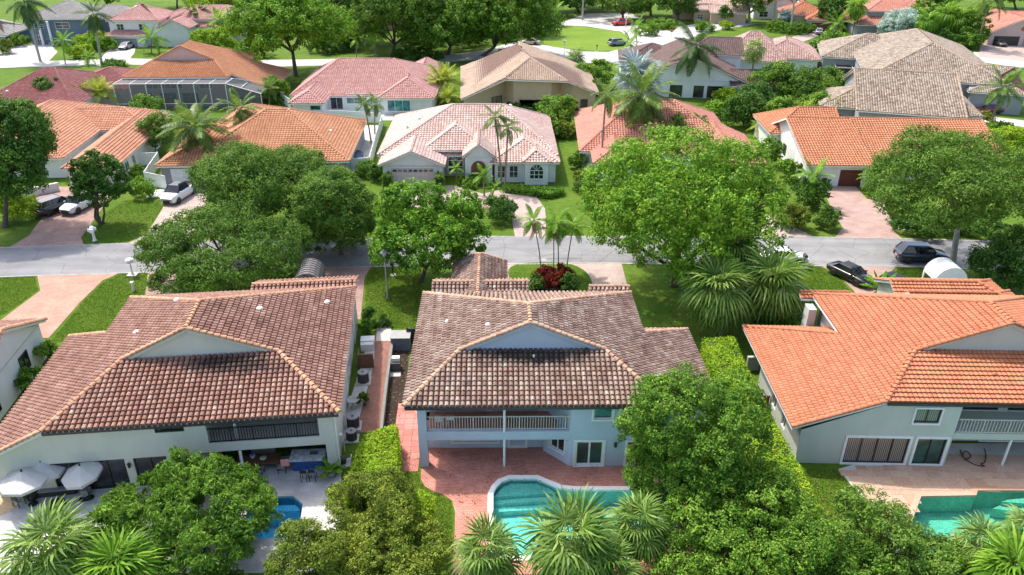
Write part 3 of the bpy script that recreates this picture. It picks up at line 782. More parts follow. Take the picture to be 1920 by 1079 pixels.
# ================================================================ HOUSE B (centre, blue)
oB = at(757, 763, 4.9)
hB, _, lzB = big_house('two_storey_house', 'pale blue two-storey house with weathered tile roof, in the centre by the teal pool', (oB.x, oB.y), 1.2, 16.2, 14.9, 0, 7.85, 8.4, 4.1, 6.6,
                       'R', 4.0, 8.7, 'tileB', 'capB', 'wallB', 'gutter', ())
yB = .2
def Bop(h):
    w_ = h.walls
    # left pier, beam, right block
    w_.box(.75, yB, -.05, 1.3, yB+.5, 4.7)
    w_.box(1.3, yB+.02, 2.15, 10.35, yB+.32, 2.78)
    w_.box(1.3, yB+.32, 2.3, 10.0, 2.9, 2.6)           # balcony slab
    p0, p1 = (10.35, yB), (15.6, yB)
    ops = [(.32, 2.15, .05, 2.02), (1.35, 2.55, 3.72, 4.55), (3.6, 5.0, .05, 1.95)]
    h.face(p0, p1, -.05, 4.72, ops)
    h.window(p0, p1, *ops[0], nx=2, glass='glass_green', surround=.1, name='french_door', fw=.13)
    h.window(p0, p1, *ops[1], nx=1, glass='glass_green', surround=.1)
    h.window(p0, p1, *ops[2], nx=2, glass='darkwood', surround=.1, name='door')
    # ground floor recess: angled bay, back wall
    h.face((8.75, 1.75), (10.35, yB), -.05, 2.3, [(.55, 1.75, .75, 2.1)])
    h.window((8.75, 1.75), (10.35, yB), .55, 1.75, .75, 2.1, nx=2, surround=.08)
    h.face((8.75, 2.1), (8.75, 1.75), -.05, 2.3)
    h.face((.8, 2.1), (8.75, 2.1), -.05, 2.3, [(1.95, 4.95, .55, 2.0), (5.7, 6.8, .05, 2.1)])
    h.window((.8, 2.1), (8.75, 2.1), 1.95, 4.95, .55, 2.0, nx=3, surround=.12)
    h.window((.8, 2.1), (8.75, 2.1), 5.7, 6.8, .05, 2.1, nx=1, nz=2, surround=.1, name='door', glass='wallB')
    # upper recess
    h.face((.8, 2.6), (9.0, 2.6), 2.6, 4.72, [(.9, 4.2, 2.65, 4.5), (4.6, 7.6, 2.65, 4.5)])
    h.window((.8, 2.6), (9.0, 2.6), .9, 4.2, 2.65, 4.5, nx=3, frame='bronze', name='sliding_door'); h.window((.8, 2.6), (9.0, 2.6), 4.6, 7.6, 2.65, 4.5, nx=3, frame='bronze', name='sliding_door')
    h.face((9.0, 2.6), (10.35, yB), 2.6, 4.72)
    # sides, rear, low wing
    h.face((.8, 14.4), (.8, 2.6), -.05, 4.72, [(6, 7.2, 3.2, 4.4)])
    h.window((.8, 14.4), (.8, 2.6), 6, 7.2, 3.2, 4.4)
    w_.poly([(15.6, 14.4, -.05), (.8, 14.4, -.05), (.8, 14.4, 4.7), (15.6, 14.4, 4.7)])
    w_.poly([(15.6, yB, -.05), (15.6, 14.4, -.05), (15.6, 14.4, 4.7), (15.6, yB, 4.7)])
    zl = lzB-.2
    w_.poly([(15.6, 2.6, -.05), (19.6, 2.6, -.05), (19.6, 2.6, zl+.1), (15.6, 2.6, 4.7)])
    w_.poly([(19.6, 2.6, -.05), (19.6, 9.5, -.05), (19.6, 9.5, zl+.1), (19.6, 2.6, zl+.1)])
    w_.poly([(19.6, 9.5, -.05), (15.6, 9.5, -.05), (15.6, 9.5, 3.9), (19.6, 9.5, zl+.1)])
Bop(hB)
hB.part('balcony_floor', MB().box(1.3, yB+.34, 2.604, 9.6, 2.58, 2.63), 'patio_red')
hB.part('post', MB().box(6.08, yB-.02, -.02, 6.22, yB+.12, 2.15), 'white'); hB.part('post', MB().box(6.08, yB-.02, 2.79, 6.22, yB+.12, 4.72), 'white')
baluster_rail(hB, (1.32, yB+.2), (10.33, yB+.2), 2.82, 3.85, 'railwhite', .17, posts=17)
hB.part('wall_lamp', MB().lathe([(.05, -.15), (.11, -.05), (.09, .15), (.13, .17), (.02, .27)], 8, (13.2, yB-.14, 1.75)), 'black')
hB.part('soffit', MB().box(.5, yB-.15, 4.73, 15.8, 2.9, 4.77), 'offwhite')
# far wing toward the street: two stepped ridges and the hipped garage end
hB.hip(.5, 14.2, 8.3, 20.2, 3.4, .45, 'x', 'gg', oh=.3, rake=False)
hB.hip(1.9, 13.2, 6.5, 24.3, 3.2, .8, 'y', 'gh', oh=.3, rake=False)
hB.plane([(13.0, 14.6, 4.6), (16.2, 14.6, 4.6), (16.2, 15.6, 5.1), (13.0, 15.6, 5.1)]); hB.cap((13, 15.6, 5.1), (16.2, 15.6, 5.1))
hB.finish([(5.1, 5.9, roofz(7.85, 8.4, 16.2, 5.1)), (2.2, 8.6, roofz(7.85, 8.4, 16.2, 2.2)), (1.3, 13.6, roofz(7.85, 8.4, 16.2, 1.3)), (8.1, 3.6, 6.1)], 'offwhite', .75)

# ================================================================ HOUSE C (right, orange)
oC = at(1663, 754, 4.9)
hC, _, lzC = big_house('two_storey_house', 'mint-grey two-storey house with bright orange tile roof at the right edge', (oC.x, oC.y), -1, 17.4, 14.4, 0, 9.0, 8.3, 4.1, 6.9,
                       'L', -5.5, 8.2, 'tileC', 'tileC', 'wallC', 'gutter', ())
yC = .0
def Cop(h):
    p0, p1 = (-4.9, -.02), (4.75, -.02)
    u = lambda x: x+4.9
    ops = [(u(-1.85), u(2.1), .1, 2.15), (u(2.6), u(4.45), .1, 2.15), (u(1.95), u(3.55), 3.35, 4.45)]
    w_ = h.walls
    # shape under the rake: fill with polygon strips
    h.face(p0, p1, -.05, 2.4, ops[:2])
    zl = lzC-.15
    w_.poly([(-4.9, -.02, 2.4), (1.75, -.02, 2.4), (1.75, -.02, 4.7), (0, -.02, 4.7), (-4.9, -.02, zl)])
    h.face((1.75, -.02), (4.75, -.02), 2.4, 4.7, [(.2, 1.8, 3.35, 4.45)])
    h.window(p0, p1, *ops[0], nx=4, frame='bronze', glass='glass_blind', surround=.16, name='sliding_door')
    h.window(p0, p1, *ops[1], nx=2, frame='bronze', glass='glass_green', surround=.16, name='sliding_door')
    h.window((1.75, -.02), (4.75, -.02), .2, 1.8, 3.35, 4.45, nx=2, frame='bronze', glass='glass_blind', surround=.1)
    # recess on the right: patio + balcony
    h.face((4.75, -.02), (6.0, 2.6), -.05, 2.3); h.face((6, 2.6), (16.8, 2.6), -.05, 2.3, [(2.4, 5.6, .1, 2.0), (6.4, 9, .1, 2.0)])
    h.window((6, 2.6), (16.8, 2.6), 2.4, 5.6, .1, 2.0, nx=3, surround=.12, name='sliding_door'); h.window((6, 2.6), (16.8, 2.6), 6.4, 9, .1, 2.0, nx=3, surround=.12, name='sliding_door')
    h.face((4.75, -.02), (4.75, 2.4), 2.3, 4.7); h.face((4.75, 2.4), (16.8, 2.4), 2.6, 4.7, [(.5, 4, 2.7, 4.5), (4.6, 8, 2.7, 4.5)])
    h.window((4.75, 2.4), (16.8, 2.4), .5, 4, 2.7, 4.5, nx=3, frame='bronze', name='sliding_door'); h.window((4.75, 2.4), (16.8, 2.4), 4.6, 8, 2.7, 4.5, nx=3, frame='bronze', name='sliding_door')
    w_.box(4.78, 0, 2.12, 16.8, 2.6, 2.58)
    # left low side, rear
    h.face((-4.9, 9.0), (-4.9, -.02), -.05, zl+.1, [(3.2, 4.2, .6, 2.0), (5.6, 6.4, .6, 2.0)])
    h.window((-4.9, 9.0), (-4.9, -.02), 3.2, 4.2, .6, 2.0); h.window((-4.9, 9.0), (-4.9, -.02), 5.6, 6.4, .6, 2.0)
    w_.poly([(0, 9.0, -.05), (-4.9, 9.0, -.05), (-4.9, 9.0, zl), (0, 9.0, 3.9)])
    w_.poly([(.6, 13.2, -.05), (.6, 9.0, -.05), (.6, 9.0, 4.7), (.6, 13.2, 4.7)])
    w_.poly([(16.8, 13.8, -.05), (.6, 13.8, -.05), (.6, 13.8, 4.7), (16.8, 13.8, 4.7)])
    w_.poly([(16.8, 0, -.05), (16.8, 13.8, -.05), (16.8, 13.8, 4.7), (16.8, 0, 4.7)])
Cop(hC)
hC.part('soffit', MB().box(4.8, .02, 4.68, 16.8, 2.6, 4.74), 'offwhite')
hC.part('post', MB().tube([(8.55, .1, 0), (8.55, .1, 2.12)], .08, 8), 'white')
baluster_rail(hC, (4.85, .06), (15.8, .06), 2.6, 3.65, 'railwhite', .2, posts=8)
hC.part('pier', MB().box(-.7, 12.6, -.05, -.1, 13.6, 4.5), 'wallC')
hC.hip(7.9, 12.6, 17.4, 17.6, 3.75, .43, 'x', 'gh', oh=.3, rake=False)
hC.hip(7.2, 14.2, 16.9, 19.6, 3.75, .43, 'x', 'gh', oh=.3, rake=False)
hC.plane([(-.9, 14.0, 4.72), (3.0, 14.0, 4.72), (3.0, 14.65, 4.95), (-.9, 14.65, 4.95)]); hC.cap((-.9, 14.65, 4.95), (3.0, 14.65, 4.95))
hC.finish([(4.9, 9.9, roofz(9, 8.3, 17.4, 4.9)), (7.6, 2.2, 5.55)], 'terracotta', .7)
q0 = at(1783, 528, 2.6)
aw = MB()
for i in range(12):
    a0, a1 = math.pi*i/12, math.pi*(i+1)/12
    q = lambda a, y, r=1.4: (-r*math.cos(a), y, r*math.sin(a)*.95)
    aw.add([q(a0, 0), q(a1, 0), q(a1, 2.2), q(a0, 2.2)], [(3, 2, 1, 0)])
    aw.add([q(a0, 0), q(a1, 0), (0, 0, 0)], [(0, 1, 2)])
for i, x in ((0, -1.35), (1, 1.35)):
    for y in (.1, 2.1): aw.tube([(x, y, -2.6), (x, y, 0)], .07, 6)
awo = aw.build('barrel_canopy', M['white'], None, True, loc=q0)
tag(awo, 'white barrel-vault canopy behind the orange tile roof near the road', 'canopy')
# ---------------------------------------------------------------- ground, road, drives
def sheet(name, pts, z, mat, label=None, cat=None, kind='structure', th=.1, parent=None):
    b = MB().prism([(p.x, p.y) for p in pts], z-th, z)
    o = b.build(name, M[mat], parent)
    return tag(o, label, cat, kind=kind)

def smooth(pts, n=5):
    """Catmull-Rom through photo points -> denser outline"""
    out = []; m = len(pts)
    for i in range(m):
        p0, p1, p2, p3 = (Vector(pts[(i+k-1) % m]) for k in range(4))
        for j in range(n):
            t = j/n
            out.append(.5*((2*p1)+(p2-p0)*t+(2*p0-5*p1+4*p2-p3)*t*t+(3*p1-p0-3*p2+p3)*t**3))
    return out

def sheet_px(name, px, z, mat, sm=False, **kw):
    pts = [Vector((a[0], a[1], 0)) for a in px]
    if sm: pts = smooth(pts)
    return sheet(name, [at(p.x, p.y, 0) for p in pts], z, mat, **kw)

from mathutils.geometry import tessellate_polygon
def holed(name, outer, holes, z, mat, th=0.):
    """flat sheet with openings"""
    loops = [[Vector((p[0], p[1], 0)) for p in outer]] + [[Vector((p[0], p[1], 0)) for p in h_] for h_ in holes]
    fl = [p for l in loops for p in l]
    b = MB(); b.add([(p.x, p.y, z) for p in fl], [list(t) if ((fl[t[1]]-fl[t[0]]).cross(fl[t[2]]-fl[t[0]])).z > 0 else list(reversed(t)) for t in tessellate_polygon(loops)])
    if th:
        n = len(loops[0]); b.add([(p.x, p.y, z) for p in loops[0]] + [(p.x, p.y, z-th) for p in loops[0]], [(i, (i+1) % n, (i+1) % n+n, i+n) for i in range(n)])
    return tag(b.build(name, M[mat]), kind='structure')
PX = lambda px, sm=False: [(p.x, p.y) for p in ([at(q[0], q[1]) for q in (smooth([Vector((a[0], a[1], 0)) for a in px], 4) if sm else px)])]
poolA = PX([(470, 934), (549, 931), (568, 946), (562, 985), (540, 1010), (450, 1010)])
poolB = PX([(924, 970), (924, 927), (930, 915), (940, 905), (957, 899), (1006, 899), (1028, 908), (1050, 917), (1078, 920), (1255, 920), (1262, 1010), (1180, 1045), (924, 1045)])
poolC = PX([(1706, 985), (1726, 932), (1829, 930), (1832, 921), (1965, 921), (1965, 1050), (1706, 1050)])
poolJ = PX([(632, 213), (714, 211), (716, 216), (628, 218.5)])
POOLS = [poolA, poolB, poolC, poolJ]
holed('ground', [(-900, -60), (900, -60), (900, 2400), (-900, 2400)], POOLS, 0, 'grass')

road_far = [(-260, 476), (0, 466), (300, 456), (620, 450), (925, 445), (1440, 445), (1640, 448), (1800, 452), (2200, 466)]
road_near = [(2200, 522), (1900, 506), (1700, 500), (1500, 498), (1150, 494), (940, 495), (690, 500), (225, 512), (0, 519), (-260, 528)]
sheet_px('road', road_far+road_near, .03, 'asphalt')
# drives on the far side of the road
sheet_px('driveway', [(15, 466), (158, 461), (152, 446), (180, 408), (205, 372), (200, 352), (70, 350), (65, 372), (90, 392), (55, 442)], .034, 'drive_brown')
sheet_px('driveway', [(235, 459), (345, 456), (372, 420), (400, 345), (318, 345), (305, 392), (275, 440)], .034, 'drive_pale')
sheet_px('driveway', [(735, 348), (850, 348), (905, 364), (960, 352), (1000, 362), (1022, 392), (1024, 418), (1022, 445.5), (966, 445.5), (962, 425), (958, 398), (900, 392), (820, 400), (735, 380)], .034, 'drive_pale')
sheet_px('driveway', [(1565, 447), (1692, 449), (1674, 432), (1668, 408), (1660, 376), (1626, 374), (1602, 348), (1574, 347), (1545, 360), (1556, 385), (1580, 428)], .034, 'drive_pink')
sheet_px('driveway', [(1380, 446), (1527, 446), (1500, 432), (1472, 420), (1455, 405), (1380, 412)], .034, 'drive_pale')
# drives on the near side
sheet_px('driveway', [(70, 518), (226, 512), (192, 527), (150, 568), (92, 634), (-20, 640), (-10, 610), (30, 580), (76, 546)], .034, 'drive_orange')
sheet_px('driveway', [(278, 512), (330, 510), (345, 560), (300, 572), (272, 560)], .034, 'drive_pink')
sheet_px('driveway', [(560, 505), (697, 499), (684, 520), (680, 560), (676, 600), (560, 600)], .034, 'drive_brown')
sheet_px('driveway', [(925, 494), (1165, 493), (1185, 570), (1120, 580), (925, 575)], .034, 'drive_pale')
isl = [(953, 515), (965, 498), (1010, 493), (1065, 495), (1100, 512), (1110, 540), (1085, 556), (1030, 558), (975, 552)]
sheet_px('lawn', isl, .044, 'grass', sm=True)
sheet_px('flower_bed', [(992, 530), (1005, 510), (1035, 503), (1070, 510), (1082, 530), (1070, 548), (1030, 553), (1000, 545)], .06, 'mulch', sm=True)
sheet_px('driveway', [(1538, 499), (1680, 500), (1668, 515), (1672, 540), (1720, 590), (1630, 590), (1600, 545), (1570, 515)], .034, 'drive_pink')
# farther street with its drives and the round green
sheet_px('street', [(-200, 150), (0, 128), (235, 121), (420, 128), (580, 124), (820, 118), (960, 108), (1075, 120), (1150, 118), (1240, 95), (1300, 70), (1330, 62), (1260, 60), (1190, 45), (1165, 28), (1100, 25), (1060, 40), (1045, 48), (1100, 50), (1165, 60), (1178, 72), (1180, 88), (1140, 98), (1090, 97), (1020, 85), (960, 80), (900, 96), (820, 106), (580, 112), (420, 114), (235, 110), (0, 118), (-200, 132)], .03, 'asphalt2')
sheet_px('lawn', [(1030, 60), (1045, 50), (1100, 52), (1162, 61), (1176, 74), (1172, 90), (1135, 96), (1085, 94), (1022, 84)], .044, 'grass_dry', sm=True)
sheet_px('street', [(1825, 98), (2100, 128), (2100, 152), (1830, 116)], .03, 'asphalt2')
sheet_px('driveway', [(-60, 118), (-40, 92), (30, 84), (95, 84), (108, 98), (90, 117)], .036, 'asphalt2')
sheet_px('driveway', [(180, 124), (205, 90), (215, 86), (255, 86), (252, 100), (235, 121)], .036, 'asphalt2')
sheet_px('driveway', [(1835, 108), (1838, 84), (1920, 84), (1990, 95), (1990, 122)], .036, 'drive_pale')
sheet_px('driveway', [(1815, 214), (1930, 228), (1930, 240), (1815, 226)], .036, 'asphalt2')
sheet_px('driveway', [(1565, 88), (1600, 88), (1590, 130), (1560, 120)], .036, 'asphalt2')
sheet_px('driveway', [(1455, 78), (1530, 58), (1545, 62), (1525, 72), (1480, 88)], .036, 'drive_pale')
sheet_px('driveway', [(1260, 62), (1330, 60), (1420, 45), (1380, 42), (1310, 44), (1270, 52)], .036, 'asphalt2')
sheet_px('driveway', [(1060, 42), (1110, 26), (1180, 24), (1200, 34), (1130, 40)], .036, 'asphalt2')

M['gutter_edge'] = flat('kerb_edge_concrete', (.3, .29, .27), .9, var=.25, scale=1.5, bump=.2)
sheet_px('road_edge', road_far + [(x, y-1.6) for x, y in reversed(road_far)], .045, 'gutter_edge')
sheet_px('road_edge', road_near + [(x, y+1.8) for x, y in reversed(road_near)], .045, 'gutter_edge')
# ================================================================ second row across the road
def hs(name, label, px, ze, rot, tile, wall, **kw):
    o = at(*px, ze)
    return House(name, label, 'house', (o.x, o.y), rot, tile, wall, tw=kw.pop('tw', .36), tl=.4, **kw)

# pale pink house in the middle
h = hs('bungalow', 'white bungalow with pale pink tile roof, arched brown door and garage, facing the road', (713, 303), 2.7, 1, 'tileP', 'wallW')
h.hip(-.6, 1.9, 22.4, 21, 2.9, .43, 'x', 'hh', ins=(9.2, 7.0))
h.hip(0, -1.75, 8.2, 9, 2.7, .43, 'y', 'gg')
h.hip(5.2, 1.9, 13.5, 15, 3.55, .52, 'y', 'hg')
h.hip(10.4, -.6, 14.3, 8, 3.5, .75, 'y', 'gg', oh=.25)
h.hip(13.9, -.5, 22.5, 12, 2.7, .42, 'y', 'hg')
h.hip(17.9, -1.3, 21.3, 3, 3.0, .6, 'y', 'hg', oh=.25)
yw = -1.3
gd = MB()
for i in range(4): gd.box(1.5, yw-.04, .05+i*.55, 6.85, yw-.005, .57+i*.55)
gd = h.part('garage_door', gd, flat('cream_door', (.6, .53, .46), .6))
for i in range(8): MB().box(1.68+i*.645, yw-.06, 1.8, 2.16+i*.645, yw-.042, 2.08).build('pane', M['glass'], gd)
h.part('garage_arch', MB().box(1.2, yw-.09, 2.3, 7.15, yw-.003, 2.5).box(1.2, yw-.09, 0, 1.48, yw-.003, 2.3).box(6.87, yw-.09, 0, 7.15, yw-.003, 2.3), 'offwhite')
def arch(h, x0, x1, z0, zs, y, frame='white', pane='glass', nx=3, name='arched_window'):
    r = (x1-x0)/2; xc = (x0+x1)/2; n = 12
    pts = [(x0, z0), (x1, z0)] + [(xc+r*math.cos(math.pi*i/n), zs+r*math.sin(math.pi*i/n)) for i in range(n+1)]
    f = MB()
    for i in range(len(pts)):
        p, q = pts[i], pts[(i+1) % len(pts)]
        if (Vector(p)-Vector(q)).length > .01: f.obox((p[0], y-.06, p[1]), (q[0], y-.06, q[1]), .08, .12)
    for i in range(1, nx): u = x0+(x1-x0)*i/nx; f.box(u-.03, y-.07, z0, u+.03, y-.02, zs)
    if nx > 1:
        f.box(x0, y-.075, zs-.03, x1, y-.02, zs+.03); f.box(x0, y-.075, (z0+zs)/2-.03, x1, y-.02, (z0+zs)/2+.03)
        for a in (50, 90, 130): f.obox((xc, y-.05, zs), (xc+r*math.cos(R(a)), y-.05, zs+r*math.sin(R(a))), .04, .05)
    o = h.part(name, f, frame)
    MB().poly([(p[0], y-.03, p[1]) for p in pts]).build('pane', M[pane], o)
arch(h, 8.35, 10.25, .5, 2.1, 2.33, nx=3)
arch(h, 11.35, 13.35, 0, 2.0, -.36, 'offwhite', 'cream_stain', 1, 'arched_door')
arch(h, 18.75, 20.45, .8, 1.9, -1.06, nx=3)
for a in (14.7, 16.2): h.window((0, -.07), (1, -.07), a, a+1.1, .6, 2.2, nx=2, nz=2, depth=0., frame='offwhite')
for a in (1.1, 7.3): h.part('wall_lamp', MB().lathe([(.05, -.1), (.1, 0), (.08, .18), (.02, .28)], 6, (a, yw-.12, 1.7)), 'black')
h.finish([(2.5, 9, 4.6), (4, 11, 5.2), (16.5, 14, 6.2), (20.5, 6, 3.9)])

# orange-brown house left of it
h = hs('bungalow', 'bungalow with wide orange-brown tile roof behind the coconut palm', (293, 310), 2.7, 3, 'tileO2', 'wallgrey')
h.hip(3.5, .8, 23.4, 20, 2.7, .43, 'x', 'hh', ins=(8, 9))
h.hip(0, -.5, 8.3, 12, 2.7, .43, 'y', 'hg')
h.hip(8.8, 2.6, 14.2, 9, 2.7, .43, 'y', 'hg'); h.hip(5.2, 1.8, 13.2, 15, 2.75, .48, 'y', 'hg', wall=False); h.hip(17, 1.2, 21.8, 9, 2.7, .42, 'y', 'hg')
h.hip(2.0, 16, 11, 27, 2.7, .42, 'y', 'hh')
gd = MB()
for i in range(4): gd.box(1.6, -.11, .05+i*.55, 6.6, -.06, .57+i*.55)
h.part('garage_door', gd, 'white')
h.finish([(20, 9, 4.2), (14, 15, 5.0)])

# orange house on the far left with a courtyard
h = hs('bungalow', 'white-walled bungalow with light orange tile roof around a small courtyard, far left', (110, 325), 2.7, 6, 'tileO', 'wallW')
h.hip(-.3, 1.5, 6.0, 24, 2.7, .5, 'y', 'hg'); h.hip(-17, 6, -1.8, 31, 2.7, .42, 'y', 'hh'); h.hip(-13, 18.5, 5, 28, 2.7, .42, 'x', 'hh')
h.window((5.56, 3), (5.56, 22), 2.5, 3.8, .8, 2.0, depth=0.); h.window((5.56, 3), (5.56, 22), 5.2, 6.2, .3, 2.1, depth=0.)
h.window((0, 1.94), (5, 1.94), .9, 2.6, .3, 2.0, depth=0., nx=2, frame='bronze')
h.part('wall_lamp', MB().lathe([(.05, -.1), (.1, 0), (.08, .18), (.02, .28)], 6, (.45, 1.82, 1.8)), 'black')
h.finish()

# salmon house behind the big round tree
h = hs('bungalow', 'bungalow with salmon tile roof half hidden by the big round green tree', (1112, 308), 2.7, -2, 'tileRd', 'wallW')
a, b = h.L(1425, 292, 2.7).x, h.L(1090, 228, 2.7).y
h.hip(0, 0, 6.4, 17, 2.7, .45, 'y', 'hg'); h.hip(-1.5, 5, a-2, 26, 2.7, .42, 'x', 'hh', ins=(8, 8)); h.hip(a-9, .5, a, 14, 2.7, .42, 'y', 'hg')
h.hip(5, 21, 13, 31, 2.7, .4, 'y', 'hg')
h.finish([(3, 12, 3.6)])

# orange house on the right with long gable roof
h = hs('bungalow', 'white bungalow with long orange tile gable roof and dark red garage door, right', (1517, 310), 2.9, -2, 'tileC', 'wallW')
h.tile = M['tileO3'] = ramp_mat('roof_tile_vivid_orange', [(0, (.4, .15, .07)), (.5, (.46, .19, .095)), (1, (.52, .24, .13))]); h.capm = h.tile
zr = 6.0
h.plane([(-.2, 0, 2.9), (8.1, 0, 2.9), (8.1, 11, zr), (-.2, 11, zr)]); h.plane([(8.1, 3.2, 2.95), (25.6, 3.2, 2.95), (25.6, 11, zr+.05), (8.1, 11, zr+.05)])
h.plane([(25.6, 19, 2.9), (-.2, 19, 2.9), (-.2, 11, zr), (25.6, 11, zr)]); h.cap((-.2, 11, zr), (25.6, 11, zr+.05)); h.cap((25.6, 3.2, 2.95), (25.6, 11, zr+.05)); h.cap((8.1, 0, 2.9), (8.1, 3.2, 3.3)); 
h.hip(-1.2, 14, 9, 24, 2.9, .5, 'x', 'hg')
h.walls.poly([(.3, 18.6, 0), (.3, .5, 0), (.3, .5, 2.8), (.3, 11, zr-.2), (.3, 18.6, 2.8)])
h.walls.poly([(.3, .5, 0), (4.2, .5, 0), (4.2, .5, 2.8), (.3, .5, 2.8)]); h.walls.poly([(7.0, .5, 0), (7.9, .5, 0), (7.9, .5, 2.8), (7.0, .5, 2.8)]); h.walls.poly([(4.2, .5, 2.2), (7.0, .5, 2.2), (7.0, .5, 2.8), (4.2, .5, 2.8)])
h.walls.poly([(7.9, .5, 0), (7.9, 3.8, 0), (7.9, 3.8, 3), (7.9, .5, 2.8)]); h.walls.box(7.9, 3.8, 0, 25.2, 18.6, 2.85)
h.part('garage_door', MB().box(4.2, .6, 0, 7.0, .7, 2.2).box(4.6, .57, .2, 6.6, .6, 1.0).box(4.6, .57, 1.2, 6.6, .6, 2.0), 'darkwood')
h.window((0, 3.78), (1, 3.78), 8.6, 12.3, .1, 2.5, nx=4, frame='bronze', depth=0.); h.window((0, 3.78), (1, 3.78), 13.4, 15, .6, 2.2, depth=0.)
h.window((.27, 14), (.27, 2), 2, 3.4, .8, 2.2, depth=0., frame='bronze'); h.window((.27, 14), (.27, 2), 10.2, 11, .8, 2.0, depth=0., frame='bronze')
h.part('fascia', MB().obox((-.25, 0, 2.75), (-.25, 11, zr-.16), .06, .22).obox((-.25, 19, 2.75), (-.25, 11, zr-.16), .06, .22), 'white')
h.finish()

# ================================================================ third row
h = hs('bungalow', 'white pool house with pink tile roof and teal glass doors, behind the white fence', (541, 195), 2.7, 1, 'tilePk', 'wallW')
h.hip(-1, 5, 23, 27, 2.7, .36, 'x', 'hh', ins=(6.5, 8)); h.hip(0, 0, 5.6, 12, 2.7, .5, 'y', 'hg'); h.hip(13.6, 3.8, 22.8, 14, 2.7, .5, 'y', 'hg'); h.hip(16, 18, 23, 30, 2.7, .45, 'y', 'hg')
h.wpx(5.44, 650, 177, 708, 195, nx=4, glass='glass_teal', surround=.1); h.wpx(4.2, 727, 188, 769, 209, nx=3, glass='glass_teal', surround=.12)
h.wpx(.42, 582, 198, 601, 207, nx=1, glass='glass_green'); h.wpx(5.43, 621, 182, 642, 205, nx=2, frame='offwhite')
h.finish([(3, 14, 3.7), (20, 19, 4.0)])

h = hs('bungalow', 'beige house with tan tile roof and angled walls, behind the pale pink roof', (875, 190), 2.9, 0, 'tileT', 'wallbeige')
nl, nr, ap = (6.2, 4.2, 5.45), (16.5, 4.2, 5.2), (10.4, 12.5, 7.4)
h.plane([(-2.6, 27, 2.9), (-1.0, 1.0, 2.9), nl, ap, (8, 26, 7.4)]); h.plane([nl, nr, ap]); h.plane([(21.8, 5.5, 2.9), (21.8, 27, 2.9), (8, 26, 7.4), ap, nr])
h.cap(nl, ap); h.cap(nr, ap); h.cap(ap, (8, 26, 7.4)); h.cap((-1, 1, 2.9), nl, r=.12); h.cap((21.8, 5.5, 2.9), nr, r=.12)
w_ = h.walls
w_.poly([(-.6, 1.6, 0), (3.2, 4.6, 0), (3.2, 4.6, 4.2), (-.6, 1.6, 2.8)]); w_.poly([(3.2, 4.6, 0), (6, 7.2, 0), (6, 7.2, 5.2), (3.2, 4.6, 4.2)]); w_.poly([(6, 7.2, 0), (7.5, 5.0, 0), (7.5, 5.0, 5.3), (6, 7.2, 5.3)])
w_.poly([(7.5, 5.0, 0), (13.8, 5.0, 0), (13.8, 5.0, 5.3), (7.5, 5.0, 5.3)]); w_.poly([(13.8, 5, 0), (15.4, 7.0, 0), (15.4, 7.0, 5.3), (13.8, 5, 5.3)]); w_.poly([(15.4, 7.0, 0), (17.2, 5.4, 0), (17.2, 5.4, 5.0), (15.4, 7, 5.3)])
w_.poly([(17.2, 5.4, 0), (21.3, 5.9, 0), (21.3, 5.9, 2.8), (17.2, 5.4, 4.7)]); w_.poly([(21.3, 5.9, 0), (21.3, 26.5, 0), (21.3, 26.5, 2.8), (21.3, 5.9, 2.8)]); w_.poly([(-.6, 26.5, 0), (-.6, 1.6, 0), (-.6, 1.6, 2.8), (-.6, 26.5, 2.8)])
h.window((7.5, 5), (13.8, 5), 1.0, 5.4, .2, 2.0, nx=3, frame='bronze', glass='glass_blind', depth=0.); h.window((3.2, 4.6), (6, 7.2), .9, 3.2, .1, 2.3, nx=2, frame='bronze', depth=0.); h.window((15.4, 7), (17.2, 5.4), .3, 2, .1, 2.3, nx=1, frame='bronze', depth=0.)
h.window((17.2, 5.4), (21.3, 5.9), 1.6, 2.8, .5, 2.0, nx=1, frame='bronze', depth=0.)
h.finish([(2, 12, 4.1), (5, 20, 5.4)])

# house with the screened pool cage
oK = at(228, 145, 5)
hK, _, lzK = big_house('two_storey_house', 'two-storey house with orange roof, pinkish gable and screened pool cage', (oK.x, oK.y), 3, 17.4, 19, 0, 8.2, 8.9, 6.2, 11, 'R', 6.5, 14, 'tileO2', 'tileO2', 'wallpink', 'offwhite', (), hi=False)
hK.walls.box(.5, .6, 0, 16.9, 18.5, 4.7); hK.walls.box(16.9, 6, 0, 22.8, 13.4, 2.3)
for a in (1.5, 5.5, 9.2): hK.window((0, .58), (1, .58), a, a+2.6, .2, 2.2, nx=3, frame='bronze', depth=0.)
hK.window((0, .58), (1, .58), 12.2, 14.4, 2.9, 4.0, nx=2, depth=0.); hK.window((0, .58), (1, .58), 3.5, 9.5, 2.9, 4.2, nx=6, depth=0.)
hK.finish()
cage = empty('pool_cage', hK.root.location, hK.root.rotation_euler.z, 'white framed screen pool cage attached to the orange-roofed two-storey house', 'pool cage')
fr = MB(); y0, y1, zt = -2.0, .3, 4.3
xs = [-.8+i*2.6 for i in range(8)]
for x in xs:
    fr.obox((x, y0, 0), (x, y0, zt), .1, .1); fr.obox((x, y0, zt), (x+.7, y1, zt+.35), .07, .07)
fr.obox((xs[0], y0, zt), (xs[-1], y0, zt), .1, .1); fr.obox((xs[0], y0, 1.0), (xs[-1], y0, 1.0), .08, .08); fr.obox((xs[0]+.7, y1, zt+.35), (xs[-1]+.7, y1, zt+.35), .1, .1)
